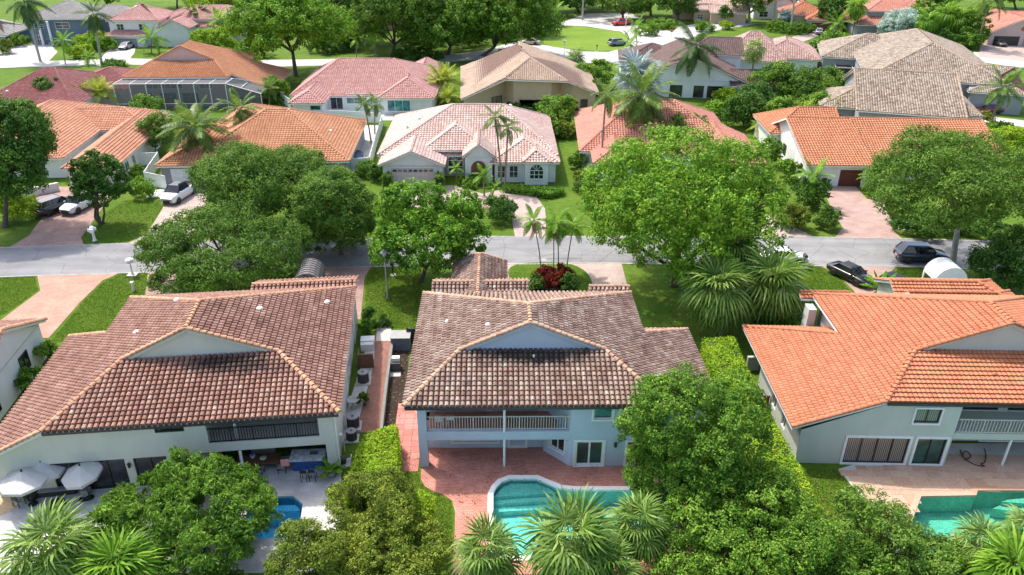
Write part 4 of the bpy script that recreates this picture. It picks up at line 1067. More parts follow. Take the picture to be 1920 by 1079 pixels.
fr.obox((xs[-1], y0, zt), (23, -2, 2.6), .1, .1); fr.obox((23, -2, 2.6), (23, -2, 0), .1, .1); fr.obox((xs[-1]+.7, y1, zt+.35), (23.2, 5.5, 2.6), .1, .1); fr.obox((23, -2, 2.6), (23.2, 5.5, 2.6), .1, .1)
fr.obox((xs[-1]+2.6, -2.0, 3.7), (20, 3, 3.6), .08, .08)
fr.build('frame', M['white'], cage)
sm = bpy.data.materials.new('screen_mesh'); sm.use_nodes = True; n_ = sm.node_tree.nodes
tr = n_.new('ShaderNodeBsdfTransparent'); mx = n_.new('ShaderNodeMixShader'); mx.inputs[0].default_value = .62
n_['Principled BSDF'].inputs['Base Color'].default_value = (.16, .165, .17, 1); n_['Principled BSDF'].inputs['Roughness'].default_value = .9
sm.node_tree.links.new(tr.outputs[0], mx.inputs[1]); sm.node_tree.links.new(n_['Principled BSDF'].outputs[0], mx.inputs[2]); sm.node_tree.links.new(mx.outputs[0], n_['Material Output'].inputs['Surface'])
M['screen'] = sm
for a, b in zip(xs[:-1], xs[1:]):
    MB().poly([(a, y0+.01, 0), (b, y0+.01, 0), (b, y0+.01, zt), (a, y0+.01, zt)]).build('screen_panel', sm, cage)
    MB().poly([(a, y0, zt+.02), (b, y0, zt+.02), (b+.7, y1, zt+.37), (a+.7, y1, zt+.37)]).build('screen_panel', sm, cage)
MB().poly([(xs[-1], y0, 0), (23, -2, 0), (23, -2, 2.6), (xs[-1], y0, zt)]).build('screen_panel', sm, cage)
MB().poly([(xs[-1], y0, zt), (23, -2, 2.6), (23.2, 5.5, 2.6), (xs[-1]+.7, y1, zt+.35)]).build('screen_panel', sm, cage)

h = hs('bungalow', 'bungalow with dark red tile roof at the left edge', (-70, 208), 2.7, 4, 'tileR', 'wallW')
h.hpx((-70, 208), (150, 196), 22, 2.7, .34, 'x', 'hh', ins=(7, 7)); a = h.L(150, 175, 2.7); h.hip(a.x-5, a.y+2, a.x+9, a.y+16, 2.7, .34, 'x', 'hh')
h.finish([(4, 6, 4.1)])

# tan house, turned
h = hs('two_storey_house', 'house with sand-coloured tile roof and dark pool cage, upper right', (1668, 212), 3.6, -16, 'tileT2', 'wallgrey', cap='tileT')
h.hip(-4.6, 0, 10.6, 24, 3.6, .33, 'x', 'gg')
h.hip(-1, 22, 22, 62, 4.4, .39, 'y', 'hh'); h.hip(-7, 44, 12, 62, 3.6, .4, 'x', 'hh'); h.hip(-9.5, 5, -3.5, 17, 2.7, .38, 'x', 'hg'); h.hip(15, 20, 24, 36, 3.4, .38, 'x', 'hh'); h.hip(8, 5, 14, 18, 2.8, .38, 'x', 'gh')
h.finish()
pc = empty('pool_cage', at(1564, 146, 0), R(-12), 'dark screened pool cage beside the sand-coloured roof', 'pool cage')
fr = MB(); W_, D_ = 9.6, 9.
zc = lambda y: 2.0+1.1*y/D_
for x in (0, 3.2, 6.4, 9.6):
    fr.obox((x, 0, 0), (x, 0, 2.0), .1, .1); fr.obox((x, 0, 2.0), (x, D_, zc(D_)), .1, .1)
for y in (0, 4.5, 9): fr.obox((0, y, zc(y)), (W_, y, zc(y)), .1, .1)
fr.obox((6.4, 0, 2.0), (9.6, 4.5, zc(4.5)), .08, .08); fr.build('frame', M['offwhite'], pc)
gp = flat('dark_screen', (.035, .038, .042), .7, var=.3, scale=.5)
for i in range(3):
    for j in range(2):
        MB().poly([(i*3.2, j*4.5, zc(j*4.5)-.02), (i*3.2+3.2, j*4.5, zc(j*4.5)-.02), (i*3.2+3.2, j*4.5+4.5, zc(j*4.5+4.5)-.02), (i*3.2, j*4.5+4.5, zc(j*4.5+4.5)-.02)]).build('screen_panel', gp, pc)
    MB().poly([(i*3.2, .02, 0), (i*3.2+3.2, .02, 0), (i*3.2+3.2, .02, 2.0), (i*3.2, .02, 2.0)]).build('screen_panel', gp, pc)

# white house with dark brown roof
h = hs('two_storey_house', 'white two-storey house with dark brown roof behind the royal palm', (1258, 150), 3.2, -6, 'tileBr', 'wallW')
h.hip(-6, 0, 13.0, 20, 3.2, .42, 'y', 'gg', oh=.5); h.hip(3, 13, 14.5, 24, 5.4, .42, 'x', 'hg', oh=.4); h.hip(-9, 13, 4, 26, 3.4, .42, 'x', 'hh'); h.hip(10.5, -.8, 19.5, 9, 2.6, .38, 'x', 'gg')
for x0, x1 in ((0, 2.2), (4.2, 6.0), (6.6, 9.4)): h.window((0, .48), (1, .48), x0, x1, .1, 2.2, nx=2, frame='bronze', depth=0.)
h.window((14.12, 14), (14.12, 24), 2, 3.6, 3.8, 5.0, depth=0., frame='bronze'); h.window((0, -.36), (1, -.36), 12, 16.5, .1, 2.0, nx=3, frame='bronze', depth=0.)
h.finish()

h = hs('bungalow', 'bungalow with pinkish brown tile roof behind the white house', (1352, 112), 2.8, -14, 'tilePk', 'wallW', tw=.45)
h.tile = h.capm = M['tilePb'] = ramp_mat('roof_tile_pink_brown', [(0, (.28, .14, .12)), (.5, (.42, .27, .23)), (1, (.54, .4, .35))])
h.hpx((1352, 112), (1475, 118), 20, 2.8, .42, 'x', 'hh', ins=(5.5, 5.5)); a = h.L(1500, 112, 2.8); h.hip(a.x-9, a.y, a.x+4, a.y+17, 2.8, .42, 'y', 'hh')
h.finish()

# ================================================================ far row
def two_storey(label, px, rot, tile, wall, w, d, ze=5.6, sl=.42, ends='hh', axis='x', extra=(), wins=(), name='two_storey_house', gar=(), frame='white'):
    o = at(*px, 0); h = House(name, label, 'house', (o.x, o.y), rot, tile, wall, tw=.45, tl=.5)
    h.hip(-.5, -.5, w+.5, d, ze, sl, axis, ends)
    for e in extra: h.hip(*e[:8], **(e[8] if len(e) > 8 else {}))
    for w_ in wins: h.window((0, -.06), (1, -.06), *w_[:4], nx=2, nz=2, depth=0., frame=frame) if len(w_) == 4 else h.window((0, w_[4]-.02), (1, w_[4]-.02), *w_[:4], nx=2, nz=1, depth=0., frame=frame)
    for x0, x1, y, z1, m in gar:
        gd = MB()
        for i in range(4): gd.box(x0, y-.06, .04+i*z1/4, x1, y-.01, (i+1)*z1/4-.02)
        h.part('garage_door', gd, m)
    h.finish()
    return h
h = two_storey('slate blue two-storey house with white columns and grey roof, top left', (62, 84), 4, 'tileG', 'wallblue', 15, 14, 5.8,
           extra=[(-14, -5, -3, 9, 2.8, .42, 'x', 'hh'), (10, 3, 24, 14, 5.4, .42, 'x', 'hh')], wins=[(6.2, 9.4, 3.6, 5.0), (10.3, 11.6, .4, 2.2), (1.2, 2.4, .3, 2.2), (1.4, 3.4, 3.6, 4.6)], gar=[(-11, -6, -4.6, 2.2, 'white')])
for x in (2.9, 5.0): h.part('column', MB().lathe([(.35, 0), (.28, .2), (.25, 5.2), (.35, 5.4)], 10, (x, -1.0, 0)), 'white')
two_storey('white two-storey house with pink roof and grey garage door, top left', (214, 87), 3, 'tilePk', 'wallW', 11, 13, 5.8, extra=[(-1, -2.2, 8.5, 2, 2.6, .45, 'x', 'hh'), (11, -1.5, 18.5, 6, 4.2, .5, 'y', 'gg'), (9, 6, 30, 18, 5.2, .4, 'x', 'hh')],
           wins=[(1.6, 3.2, 3.6, 5), (6.6, 8.2, 3.6, 5)], gar=[(1.0, 6.2, -1.72, 2.0, 'greypaint')])
hh = two_storey('white entry wing with arch and pink roof behind the yard palms, top left', (312, 86), 3, 'tilePk', 'wallW', 5.2, 10, 4.6, .5, 'gg', 'y', extra=[(4, 4, 15, 14, 3.6, .42, 'x', 'hh')], name='bungalow')
arch(hh, 1.2, 4.0, 0, 2.4, -.06, 'offwhite', 'glass', 1)
two_storey('beige two-storey house half hidden behind the dense far trees', (662, 55), 0, 'tileP', 'wallbeige', 12, 12, 5.4, wins=[(2, 3.4, 3.4, 4.6), (6, 7.4, 3.4, 4.6)])
two_storey('tan house with pale roof and wide tan garage door, top right', (1300, 40), -8, 'tileP', 'wallbeige', 14, 14, 3.2, extra=[(4, -4, 14.5, 3, 2.9, .45, 'x', 'gg'), (-6, 2, 5, 14, 4.6, .42, 'x', 'hh')], gar=[(5.6, 12.6, -3.6, 2.2, flat('tan_door', (.5, .38, .27), .6))], wins=[(1, 2.6, .6, 2)], name='bungalow')
two_storey('cream house with orange roof and tall arched entry, top right', (1412, 36), -6, 'tileRd', 'wallW', 11, 12, 4.8, extra=[(9, -3, 18, 8, 2.8, .45, 'x', 'hh'), (5.5, -1.5, 10.5, 5, 5.4, .5, 'y', 'gg')], wins=[(1.6, 4, .6, 2.2)])
two_storey('orange-roofed house with dark red garage door, top right', (1514, 57), -8, 'tileC', 'wallbeige', 9, 10, 2.8, extra=[(-6, 4, 6, 16, 3.4, .45, 'x', 'hh'), (4, 5, 16, 18, 3, .45, 'x', 'hh')], gar=[(.8, 6.2, -.05, 2.0, 'darkwood')], name='bungalow')
two_storey('grey two-storey house with orange roof and twin grey garage doors, top right', (1606, 68), -4, 'tileRd', 'wallgrey', 13, 12, 2.8, extra=[(2.5, 3, 24, 15, 5.8, .42, 'x', 'hh'), (17, -2, 31, 12, 3.6, .42, 'x', 'hh')], gar=[(.9, 5.4, -.05, 2.2, 'greypaint'), (6.1, 10.6, -.05, 2.2, 'greypaint')], wins=[(22, 24, .8, 2.4, -1.55)])
h = two_storey('pink house with peach tile roof and open garage, right edge', (1850, 85), -5, 'tileRd', 'wallpink', 15, 16, 2.9, .45, 'gg', 'y', extra=[(3, 8, 24, 22, 3.2, .42, 'x', 'hh')], gar=[(8.2, 12.8, -.05, 2.2, 'greypaint')], name='bungalow')
h.part('garage_opening', MB().box(1.2, -.055, .02, 7.2, -.03, 2.2), 'black'); h.part('gable_vent', MB().lathe([(.55, 0), (.5, .06)], 12), 'terracotta').matrix_basis = Matrix.Translation((7.5, -.06, 4.0)) @ Matrix.Rotation(R(90), 4, 'X')
# house whose corner shows at the left edge, near
o = at(76, 612, 3.0); h = House('bungalow', 'white bungalow corner with brown tile roof at the left edge, beside the brown-roofed house', 'house', (o.x, o.y), 8, 'tileA', 'wallW', 'capA', tw=.345, tl=.37)
h.hip(-14, -11, 0, 1, 3.0, .42, 'x', 'hg', oh=.4)
h.window((-.38, -10), (-.38, 0), 6.4, 7.8, .9, 2.3, depth=0., frame='bronze'); h.window((-.38, -10), (-.38, 0), 1.5, 2.6, .6, 2.2, depth=0., frame='bronze')
h.finish()
# ================================================================ vegetation
M['leaf_oak'] = leaf_mat('leaf_oak', (.042, .1, .014), (.1, .2, .028), (.22, .36, .055), .3)
M['leaf_bright'] = leaf_mat('leaf_bright', (.04, .125, .012), (.12, .275, .022), (.28, .46, .045), .3)
M['leaf_mid'] = leaf_mat('leaf_mid', (.042, .115, .014), (.125, .255, .028), (.29, .45, .06), .3)
M['leaf_dark'] = leaf_mat('leaf_dark', (.028, .085, .014), (.068, .165, .025), (.15, .28, .045), .3)
M['leaf_olive'] = leaf_mat('leaf_olive', (.06, .11, .014), (.15, .22, .03), (.4, .44, .06), .3)
M['leaf_lime'] = leaf_mat('leaf_lime', (.11, .23, .012), (.24, .4, .022), (.52, .62, .045), .28)
M['leaf_grey'] = leaf_mat('leaf_grey_green', (0.212, 0.3, 0.248), (0.389, 0.495, 0.425), (0.601, 0.708, 0.619))
M['leaf_red'] = leaf_mat('leaf_red', (.07, .012, .01), (.2, .025, .015), (.33, .09, .03), .3)
M['leaf_var'] = leaf_mat('leaf_variegated', (0.0708, 0.16, 0.0354), (0.177, 0.354, 0.0884), (0.884, 0.92, 0.743))
M['frond_coco'] = leaf_mat('frond_coconut', (.04, .09, .014), (.095, .18, .03), (.22, .32, .07), .3, .35)
M['frond_dark'] = leaf_mat('frond_royal', (0.0248, 0.062, 0.0177), (0.0566, 0.115, 0.0318), (0.124, 0.195, 0.0531), rough=.4)
M['frond_green'] = leaf_mat('frond_green', (.06, .15, .014), (.14, .3, .025), (.3, .48, .05), .35, .35)
M['frond_fan'] = leaf_mat('frond_fan', (.055, .12, .018), (.14, .25, .04), (.36, .47, .14), .35, .35)
M['frond_gold'] = leaf_mat('frond_golden', (0.106, 0.177, 0.0177), (0.248, 0.354, 0.0354), (0.566, 0.566, 0.0884), rough=.35)
M['frond_silver'] = leaf_mat('frond_silver', (.17, .25, .24), (.26, .35, .33), (.4, .48, .45), .15)
M['frond_dead'] = leaf_mat('frond_dead', (0.283, 0.195, 0.0884), (0.46, 0.3, 0.142), (0.637, 0.442, 0.231))
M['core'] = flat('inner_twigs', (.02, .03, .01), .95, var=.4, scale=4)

def on_depth(px, py, y):
    a, b = at(px, py, 0), at(px, py, 1); k = (y-a.y)/(b.y-a.y)
    return a + (b-a)*k

def leaves(rng, C, Nrm, ll, lw, droop=.35, jit=.6):
    """one folded leaf per point: C centres (n,3), Nrm outward direction"""
    n = len(C)
    nr = Nrm + rng.normal(0, jit, (n, 3)) + np.array([0, 0, .45]); nr /= np.linalg.norm(nr, axis=1)[:, None]
    ax = rng.normal(0, 1, (n, 3)) + Nrm*.5; ax -= nr*np.sum(ax*nr, 1)[:, None]; ax /= np.linalg.norm(ax, axis=1)[:, None]+1e-9
    ax[:, 2] -= droop; ax /= np.linalg.norm(ax, axis=1)[:, None]
    sd = np.cross(nr, ax); sd /= np.linalg.norm(sd, axis=1)[:, None]+1e-9
    l = (ll*rng.uniform(.7, 1.3, n))[:, None]; w_ = (lw*rng.uniform(.75, 1.25, n))[:, None]
    b = C - ax*l*.5
    V = np.stack([b, b+ax*l*.45+sd*w_*.5+nr*l*.08, b+ax*l, b+ax*l*.45-sd*w_*.5+nr*l*.08], 1).reshape(-1, 3)
    return V, np.arange(n*4).reshape(-1, 4)

def crown_mesh(name, seed, lobes, mat, ll=.3, lw=.15, cov=1.5, clump=.6, per=36, under=-.45, droop=.35, inner=.16, flat_k=1.0):
    """leaf clumps spread over and through a union of ellipsoid lobes"""
    rng = np.random.default_rng(seed)
    L = np.array(lobes, float)
    area = np.array([(a[3]*a[4]+a[3]*a[5]+a[4]*a[5])/3*4*math.pi for a in L])
    nleaf = int(min(60000, cov*area.sum()*.6/(ll*lw*.55))); nc = max(6, nleaf//per)
    pick = rng.choice(len(L), nc*3, p=area/area.sum())
    d = rng.normal(0, 1, (nc*3, 3)); d /= np.linalg.norm(d, axis=1)[:, None]
    rad = np.where(rng.random(nc*3) < inner, rng.uniform(.35, .85, nc*3), rng.uniform(.86, 1.03, nc*3))
    c = L[pick, :3] + d*L[pick, 3:]*rad[:, None]
    keep = d[:, 2] > under
    for i in range(len(L)):    # drop clumps buried deep in another lobe
        q = np.linalg.norm((c-L[i, :3])/L[i, 3:], axis=1)
        keep &= ~((q < .72) & (pick != i) & (rng.random(nc*3) < .85))
    # natural gaps
    g = np.sin(c[:, 0]*1.7+seed)*np.sin(c[:, 1]*1.9+seed*2)*np.sin(c[:, 2]*2.3+seed*.7)
    g2 = np.sin(c[:, 0]*.9+seed*3)*np.sin(c[:, 1]*1.05+seed)*np.sin(c[:, 2]*1.2+seed*1.9)
    keep &= (g < .42) & (g2 < .5)
    idx = np.nonzero(keep)[0][:nc]
    c, d = c[idx], d[idx]; n = len(idx)
    cs = rng.uniform(.5, 1.35, n)*clump*.92
    o = rng.normal(0, 1, (n, per, 3)); o /= np.linalg.norm(o, axis=2)[:, :, None]
    o *= (rng.uniform(.25, 1, (n, per))**.6)[:, :, None]
    P_ = c[:, None, :] + o*cs[:, None, None]*np.array([1, 1, .75*flat_k])
    N_ = (o*.9 + d[:, None, :]*.6)
    V, F_ = leaves(rng, P_.reshape(-1, 3), N_.reshape(-1, 3), ll, lw, droop)
    return np_mesh(name, V, F_, M[mat])

def lobes_for(seed, R_, rz, c, n=9, sub=.5):
    rz *= 1.08; r = random.Random(seed); out = [(c[0], c[1], c[2], R_*.7, R_*.7, rz*.72), (c[0]+R_*r.uniform(-.25, .25), c[1], c[2]+rz*.55, R_*.45, R_*.45, rz*.45)]
    for i in range(n):
        a = 2*math.pi*(i+r.uniform(-.3, .3))/n; e = r.uniform(-.25, .75); k = sub*r.uniform(.75, 1.15)
        rr = math.cos(e)*(1-k*.75)
        out.append((c[0]+R_*rr*math.cos(a), c[1]+R_*rr*math.sin(a), c[2]+rz*math.sin(e)*(1-k*.6), R_*k, R_*k, max(rz*k, R_*k*.5)))
    for i in range(n):   # small uneven outgrowths
        a = r.uniform(0, 6.283); e = r.uniform(-.5, 1.1); k = r.uniform(.12, .24); q = .93
        out.append((c[0]+R_*q*math.cos(e)*math.cos(a), c[1]+R_*q*math.cos(e)*math.sin(a), c[2]+rz*q*math.sin(e), R_*k, R_*k, R_*k*.8))
    return out

def tree_px(name, label, cx, top, bot, hw, base, mat='leaf_mid', ll=.3, lw=.15, cov=1.5, clump=.6, seed=1, trunk=.2, n=9, per=36, bark='bark', cat='tree', limbs=6, under=-.7, sub=.5, group=None, inner=.22, stems=1, droop=.35):
    b = at(*base, 0); cy = (top+bot)/2; cc = on_depth(cx, cy, b.y); k = mpp(cc)
    R_ = hw*k; hm = (bot-top)/2*k; th = math.atan2(CAM_H-cc.z, cc.y)
    rz = math.sqrt(max(hm*hm-(R_*math.sin(th))**2, (.38*hm)**2))/math.cos(th)
    c = Vector((cc.x-b.x, 0, max(cc.z, rz*.72)))
    root = empty(name, b, 0, label, cat, group)
    lb = lobes_for(seed, R_, rz, c, n, sub)
    link('crown', crown_mesh('crown', seed, lb, mat, ll, lw, cov, clump, per, under, droop, inner), root)
    r = random.Random(seed+5); t = MB()
    for s_ in range(stems):
        o = Vector((r.uniform(-.3, .3), r.uniform(-.3, .3), 0)) if stems > 1 else Vector((0, 0, 0))
        fork = Vector((c.x*.45, 0, max(c.z-rz*.75, .25*c.z))) + o*2.2
        t.tube([o+Vector((0, 0, -.1)), o+Vector((0, 0, .12)), o*1.4+fork*.5, fork], [trunk*1.5, trunk*1.1, trunk*.9, trunk*.75], 8)
        for i in range(limbs):
            e = lb[1+(i*len(lb)//max(limbs, 1)) % (len(lb)-1)]; tip = Vector(e[:3])
            mid = fork.lerp(tip, .5)+Vector((r.uniform(-.3, .3), r.uniform(-.3, .3), r.uniform(0, .4)))*R_*.15
            t.tube([fork-Vector((0, 0, .1)), mid, tip], [trunk*.55, trunk*.36, trunk*.12], 6)
            for q in range(2):
                t.tube([mid, tip+Vector((r.uniform(-1, 1), r.uniform(-1, 1), r.uniform(-.2, .6)))*R_*.28], [trunk*.25, trunk*.06], 5)
    t.build('trunk', M[bark], root, True)
    return root

def shrub_px(name, label, cx, top, bot, hw, mat='leaf_mid', ll=.2, lw=.1, cov=1.5, clump=.3, seed=1, cat='shrub', group=None, per=24, n=6, sub=.5, base=None):
    """low plant whose foliage starts near the ground: bottom row = ground"""
    return tree_px(name, label, cx, top, bot, hw, base or (cx, bot-(bot-top)*.12), mat, ll, lw, cov, clump, seed, .05, n, per, 'bark', cat, 3, -.8, sub, group, .3)

def hedge(name, label, pts, h, mat='leaf_lime', ll=.16, lw=.09, dens=150, seed=1, cat='hedge', wav=.12, group=None):
    rng = np.random.default_rng(seed); c = sum(pts, Vector((0, 0, 0)))/len(pts); c.z = 0
    root = empty(name, c, 0, label, cat, group)
    P2 = [(p.x-c.x, p.y-c.y) for p in pts]; n = len(P2)
    ar = abs(sum(P2[i][0]*P2[(i+1) % n][1]-P2[(i+1) % n][0]*P2[i][1] for i in range(n)))/2
    lo, hi = np.min(P2, 0), np.max(P2, 0)
    C, N_ = [], []
    m = int(ar*dens*2.2); q = rng.uniform(lo, hi, (m*3, 2)); q = q[inside(q, P2)][:m]
    C.append(np.column_stack([q, h + rng.normal(0, .05, len(q)) + wav*np.sin(q[:, 0]*2.1+seed)*np.sin(q[:, 1]*1.7)])); N_.append(np.tile([0, 0, 1.], (len(q), 1)))
    sg = 1 if sum(P2[i][0]*P2[(i+1) % n][1]-P2[(i+1) % n][0]*P2[i][1] for i in range(n)) > 0 else -1
    for i in range(n):
        a, b = np.array(P2[i]), np.array(P2[(i+1) % n]); ln = np.linalg.norm(b-a); k = int(ln*h*dens*1.6)
        t = rng.random(k)[:, None]; nn = np.array([(b-a)[1], -(b-a)[0]])/max(ln, 1e-6)*sg
        xy = a+(b-a)*t+nn*rng.normal(.02, .08, (k, 1)); C.append(np.column_stack([xy, rng.uniform(.05, h, k)])); N_.append(np.tile([*nn, .2], (k, 1)))
    C, N_ = np.concatenate(C), np.concatenate(N_)
    if len(C) > 60000: s_ = rng.choice(len(C), 60000, False); C, N_ = C[s_], N_[s_]
    V, F_ = leaves(rng, C, N_, ll, lw, .2, .8)
    link('foliage', np_mesh('foliage', V, F_, M[mat]), root)
    MB().prism([(x*.93, y*.97) for x, y in P2], 0, h-.1).build('twigs', M['core'], root)
    return root

# ---------------------------------------------------------------- palms
def strip(V, F_, pts, wid, side):
    """tapered ribbon along pts"""
    n0 = len(V)
    for p, w_ in zip(pts, wid): V.append(p-side*w_/2); V.append(p+side*w_/2)
    for i in range(len(pts)-1): F_.append((n0+2*i, n0+2*i+1, n0+2*i+3, n0+2*i+2))

FR = {}
def frond_feather(key, mat, arch, fall, nl=26, ll=.26, seed=0, width=.03, vshape=.25):
    """pinnate frond of unit length along +X"""
    if key in FR: return FR[key]
    r = random.Random(seed); V, F_ = [], []
    pos = lambda t: Vector((t*(1-.12*fall*t), 0, arch*t-fall*t*t))
    strip(V, F_, [pos(i/7) for i in range(8)], [.022*(1-.8*i/7) for i in range(8)], Vector((0, 1, 0)))
    for i in range(nl):
        t = .16+.84*(i+.5)/nl; p = pos(t); d = (pos(min(1, t+.02))-pos(t-.02)).normalized()
        l = ll*math.sin(math.pi*(.2+.72*(t-.16)/.84))*r.uniform(.85, 1.12)
        for s_ in (-1, 1):
            dr = (Vector((0, s_, vshape))+d*(.45+.5*t)+Vector((0, 0, r.uniform(-.1, .1)))).normalized()
            a, b = p+dr*l*.55, p+dr*l*.95+Vector((0, 0, -l*(.3+.25*r.random())))
            sd = d.cross(dr).cross(dr).normalized()
            strip(V, F_, [p, a, b], [width*.7, width, width*.12], sd)
    FR[key] = np_mesh('frond', np.array([tuple(v) for v in V]), np.array(F_), M[mat])
    return FR[key]

def frond_fan(key, mat, nseg=22, pet=.5, spread=135, tipdroop=.3, seed=0, fold=.1, wk=1.0, bend=0.):
    """fan leaf: petiole then a pleated, split fan; unit total length"""
    if key in FR: return FR[key]
    r = random.Random(seed); V, F_ = [], []; rf = 1-pet
    strip(V, F_, [Vector((0, 0, 0)), Vector((pet*.5, 0, .03)), Vector((pet, 0, .01))], [.03, .022, .018], Vector((0, 1, 0)))
    for i in range(nseg):
        a = R(-spread+2*spread*(i+.5)/nseg); d = Vector((math.cos(a)*math.cos(bend), math.sin(a), -math.cos(a)*math.sin(bend)))
        l = rf*(.78+.22*math.cos(a*.6))*r.uniform(.9, 1.08); sd = Vector((-math.sin(a)*math.cos(bend), math.cos(a), math.sin(a)*math.sin(bend))); nb = d.cross(sd); w_ = 2*l*.6*math.tan(R(spread/nseg))*1.05*wk
        h = fold*(1-abs(a)/R(spread))*.3; z1 = .05*(1 if i % 2 else -1)*.3
        c0 = Vector((pet, 0, 0))
        m_ = c0+d*l*.6+Vector((0, 0, h+z1)); e = c0+d*l*.82+Vector((0, 0, h-tipdroop*l*.28)); tip = c0+d*l+Vector((0, 0, h-tipdroop*l*r.uniform(.6, 1.1)))
        strip(V, F_, [c0, m_, e, tip], [.004, w_, w_*.7, w_*.08], (sd+nb*(.5 if i % 2 else -.5)).normalized())
    FR[key] = np_mesh('frond', np.array([tuple(v) for v in V]), np.array(F_), M[mat])
    return FR[key]

KIND = {  # fronds, lowest and highest lift, length factor, trunk radius, bark
    'coco': (24, -38, 72, 'frond_coco', .17, 'palmbark'), 'queen': (18, -35, 72, 'frond_coco', .13, 'palmbark'), 'xmas': (9, -30, 70, 'frond_green', .07, 'greywood'),
    'royal': (15, -50, 75, 'frond_dark', .22, 'greywood'), 'fan': (34, -55, 80, 'frond_fan', .17, 'palmbark'), 'fan2': (30, -55, 82, 'frond_green', .16, 'palmbark'),
    'fan3': (26, -42, 80, 'frond_fan', .16, 'palmbark'), 'bismarck': (20, -35, 75, 'frond_silver', .25, 'greywood'), 'areca': (26, 10, 80, 'frond_gold', .05, 'palmbark'), 'feather': (14, -25, 75, 'frond_green', .11, 'palmbark'), 'banana': (12, 5, 75, 'frond_green', .12, 'palmbark')}
def palm_px(kind, label, crown, base, rpx, seed=1, n=None, name='palm_tree', group=None, dead=0, trunk_r=None, cat='palm'):
    nf, e0, e1, mat, tr_, bark = KIND[kind]; n = n or nf; r = random.Random(seed)
    b = at(*base, 0); c = on_depth(crown[0], crown[1], b.y) - b; ln = rpx*mpp(b+c)*1.08
    c.y = 0; c.z = max(c.z, .28)
    root = empty(name, b, 0, label, cat, group)
    tr = trunk_r or tr_*(.6+.4*min(1.3, ln/3))
    pts = [Vector((0, 0, -.1)), Vector((0, 0, .2)), Vector((c.x*.25, r.uniform(-.1, .1), c.z*.4)), Vector((c.x*.65, 0, c.z*.75)), c]
    t = MB().tube(pts, [tr*1.5, tr*1.15, tr, tr*.92, tr*.85], 8)
    if kind in ('royal', 'xmas'): t.tube([c-Vector((0, 0, .05)), c+Vector((0, 0, ln*.22))], [tr*.9, tr*.5], 8, m=1)
    if kind in ('fan', 'fan2', 'fan3', 'bismarck'): t.tube([c-Vector((0, 0, ln*.22)), c+Vector((0, 0, ln*.05))], [tr*1.7, tr*1.5], 8)
    t.build('trunk', [M[bark], M['frond_green']], root, True)
    top = c+Vector((0, 0, ln*.2 if kind in ('royal', 'xmas') else 0))
    for i in range(n+dead):
        f = (i+.5)/n; az = i*2.39996+r.uniform(-.25, .25); el = e1+(e0-e1)*min(1, f)**.85+r.uniform(-7, 7); s_ = ln*r.uniform(.86, 1.08)
        v = 0 if f < .3 else 1 if f < .7 else 2; m_ = mat
        if i >= n: el, m_, v = -70+r.uniform(-8, 8), 'frond_dead', 2
        if kind in ('fan', 'fan2', 'fan3', 'bismarck'):
            me = frond_fan((kind, m_, v), m_, 26, .5 if kind == 'fan' else .4, 158 if kind == 'fan' else 140, (.3, .55, .8)[v] if kind != 'bismarck' else .1, v, .15, {'fan': .72, 'fan2': .85, 'fan3': .8, 'bismarck': .95}[kind], R((20, 42, 50)[v]))
        elif kind == 'areca': me = frond_feather((kind, m_, v), m_, .12, (.28, .55, .8)[v], 28, .24, v, .022); 
        elif kind == 'banana': me = frond_feather((kind, m_, v), m_, .1, (.2, .35, .5)[v], 24, .16, v, .06, .1)
        elif kind == 'royal': me = frond_feather((kind, m_, v), m_, .1, (.34, .58, .65)[v], 36, .27, v, .021, -.2)
        else: me = frond_feather((kind, m_, v), m_, .12, (.26, .5, .68)[v], 36, .26, v, .022, .1)
        o = link('frond', me, root, loc=top+Vector((r.uniform(-.3, .3), r.uniform(-.3, .3), 0))*ln*(.16 if kind == 'areca' else .0))
        o.rotation_euler = (r.uniform(-.25, .25), -R(el), az); o.scale = (s_, s_, s_)
    return root

def grass_px(label, px, dens=260, hgt=.09, seed=1, mat='grass_blades'):
    """standing grass blades over a lawn"""
    P2 = [(at(x, y).x, at(x, y).y) for x, y in px]; rng = np.random.default_rng(seed); lo, hi = np.min(P2, 0), np.max(P2, 0)
    ar = abs(sum(P2[i][0]*P2[(i+1) % len(P2)][1]-P2[(i+1) % len(P2)][0]*P2[i][1] for i in range(len(P2))))/2
    m = int(ar*dens); q = rng.uniform(lo, hi, (int(m*(hi-lo).prod()/max(ar, .1)), 2)); q = q[inside(q, P2)]; n = len(q)
    a = rng.uniform(0, 6.283, n); h = hgt*rng.uniform(.5, 1.4, n); ln = rng.normal(0, .05, (n, 2)); w_ = .022
    b = np.column_stack([q, np.full(n, .0)]); d = np.column_stack([np.cos(a)*w_, np.sin(a)*w_, np.zeros(n)])
    V = np.stack([b-d, b+d, b+np.column_stack([ln, h])], 1).reshape(-1, 3)
    return tag(link('grass', np_mesh('grass', V, np.arange(n*3).reshape(-1, 3), M[mat])), label, 'grass', kind='stuff')
M['grass_blades'] = leaf_mat('grass_blades', (.06, .13, .011), (.105, .195, .017), (.19, .27, .03), .3)
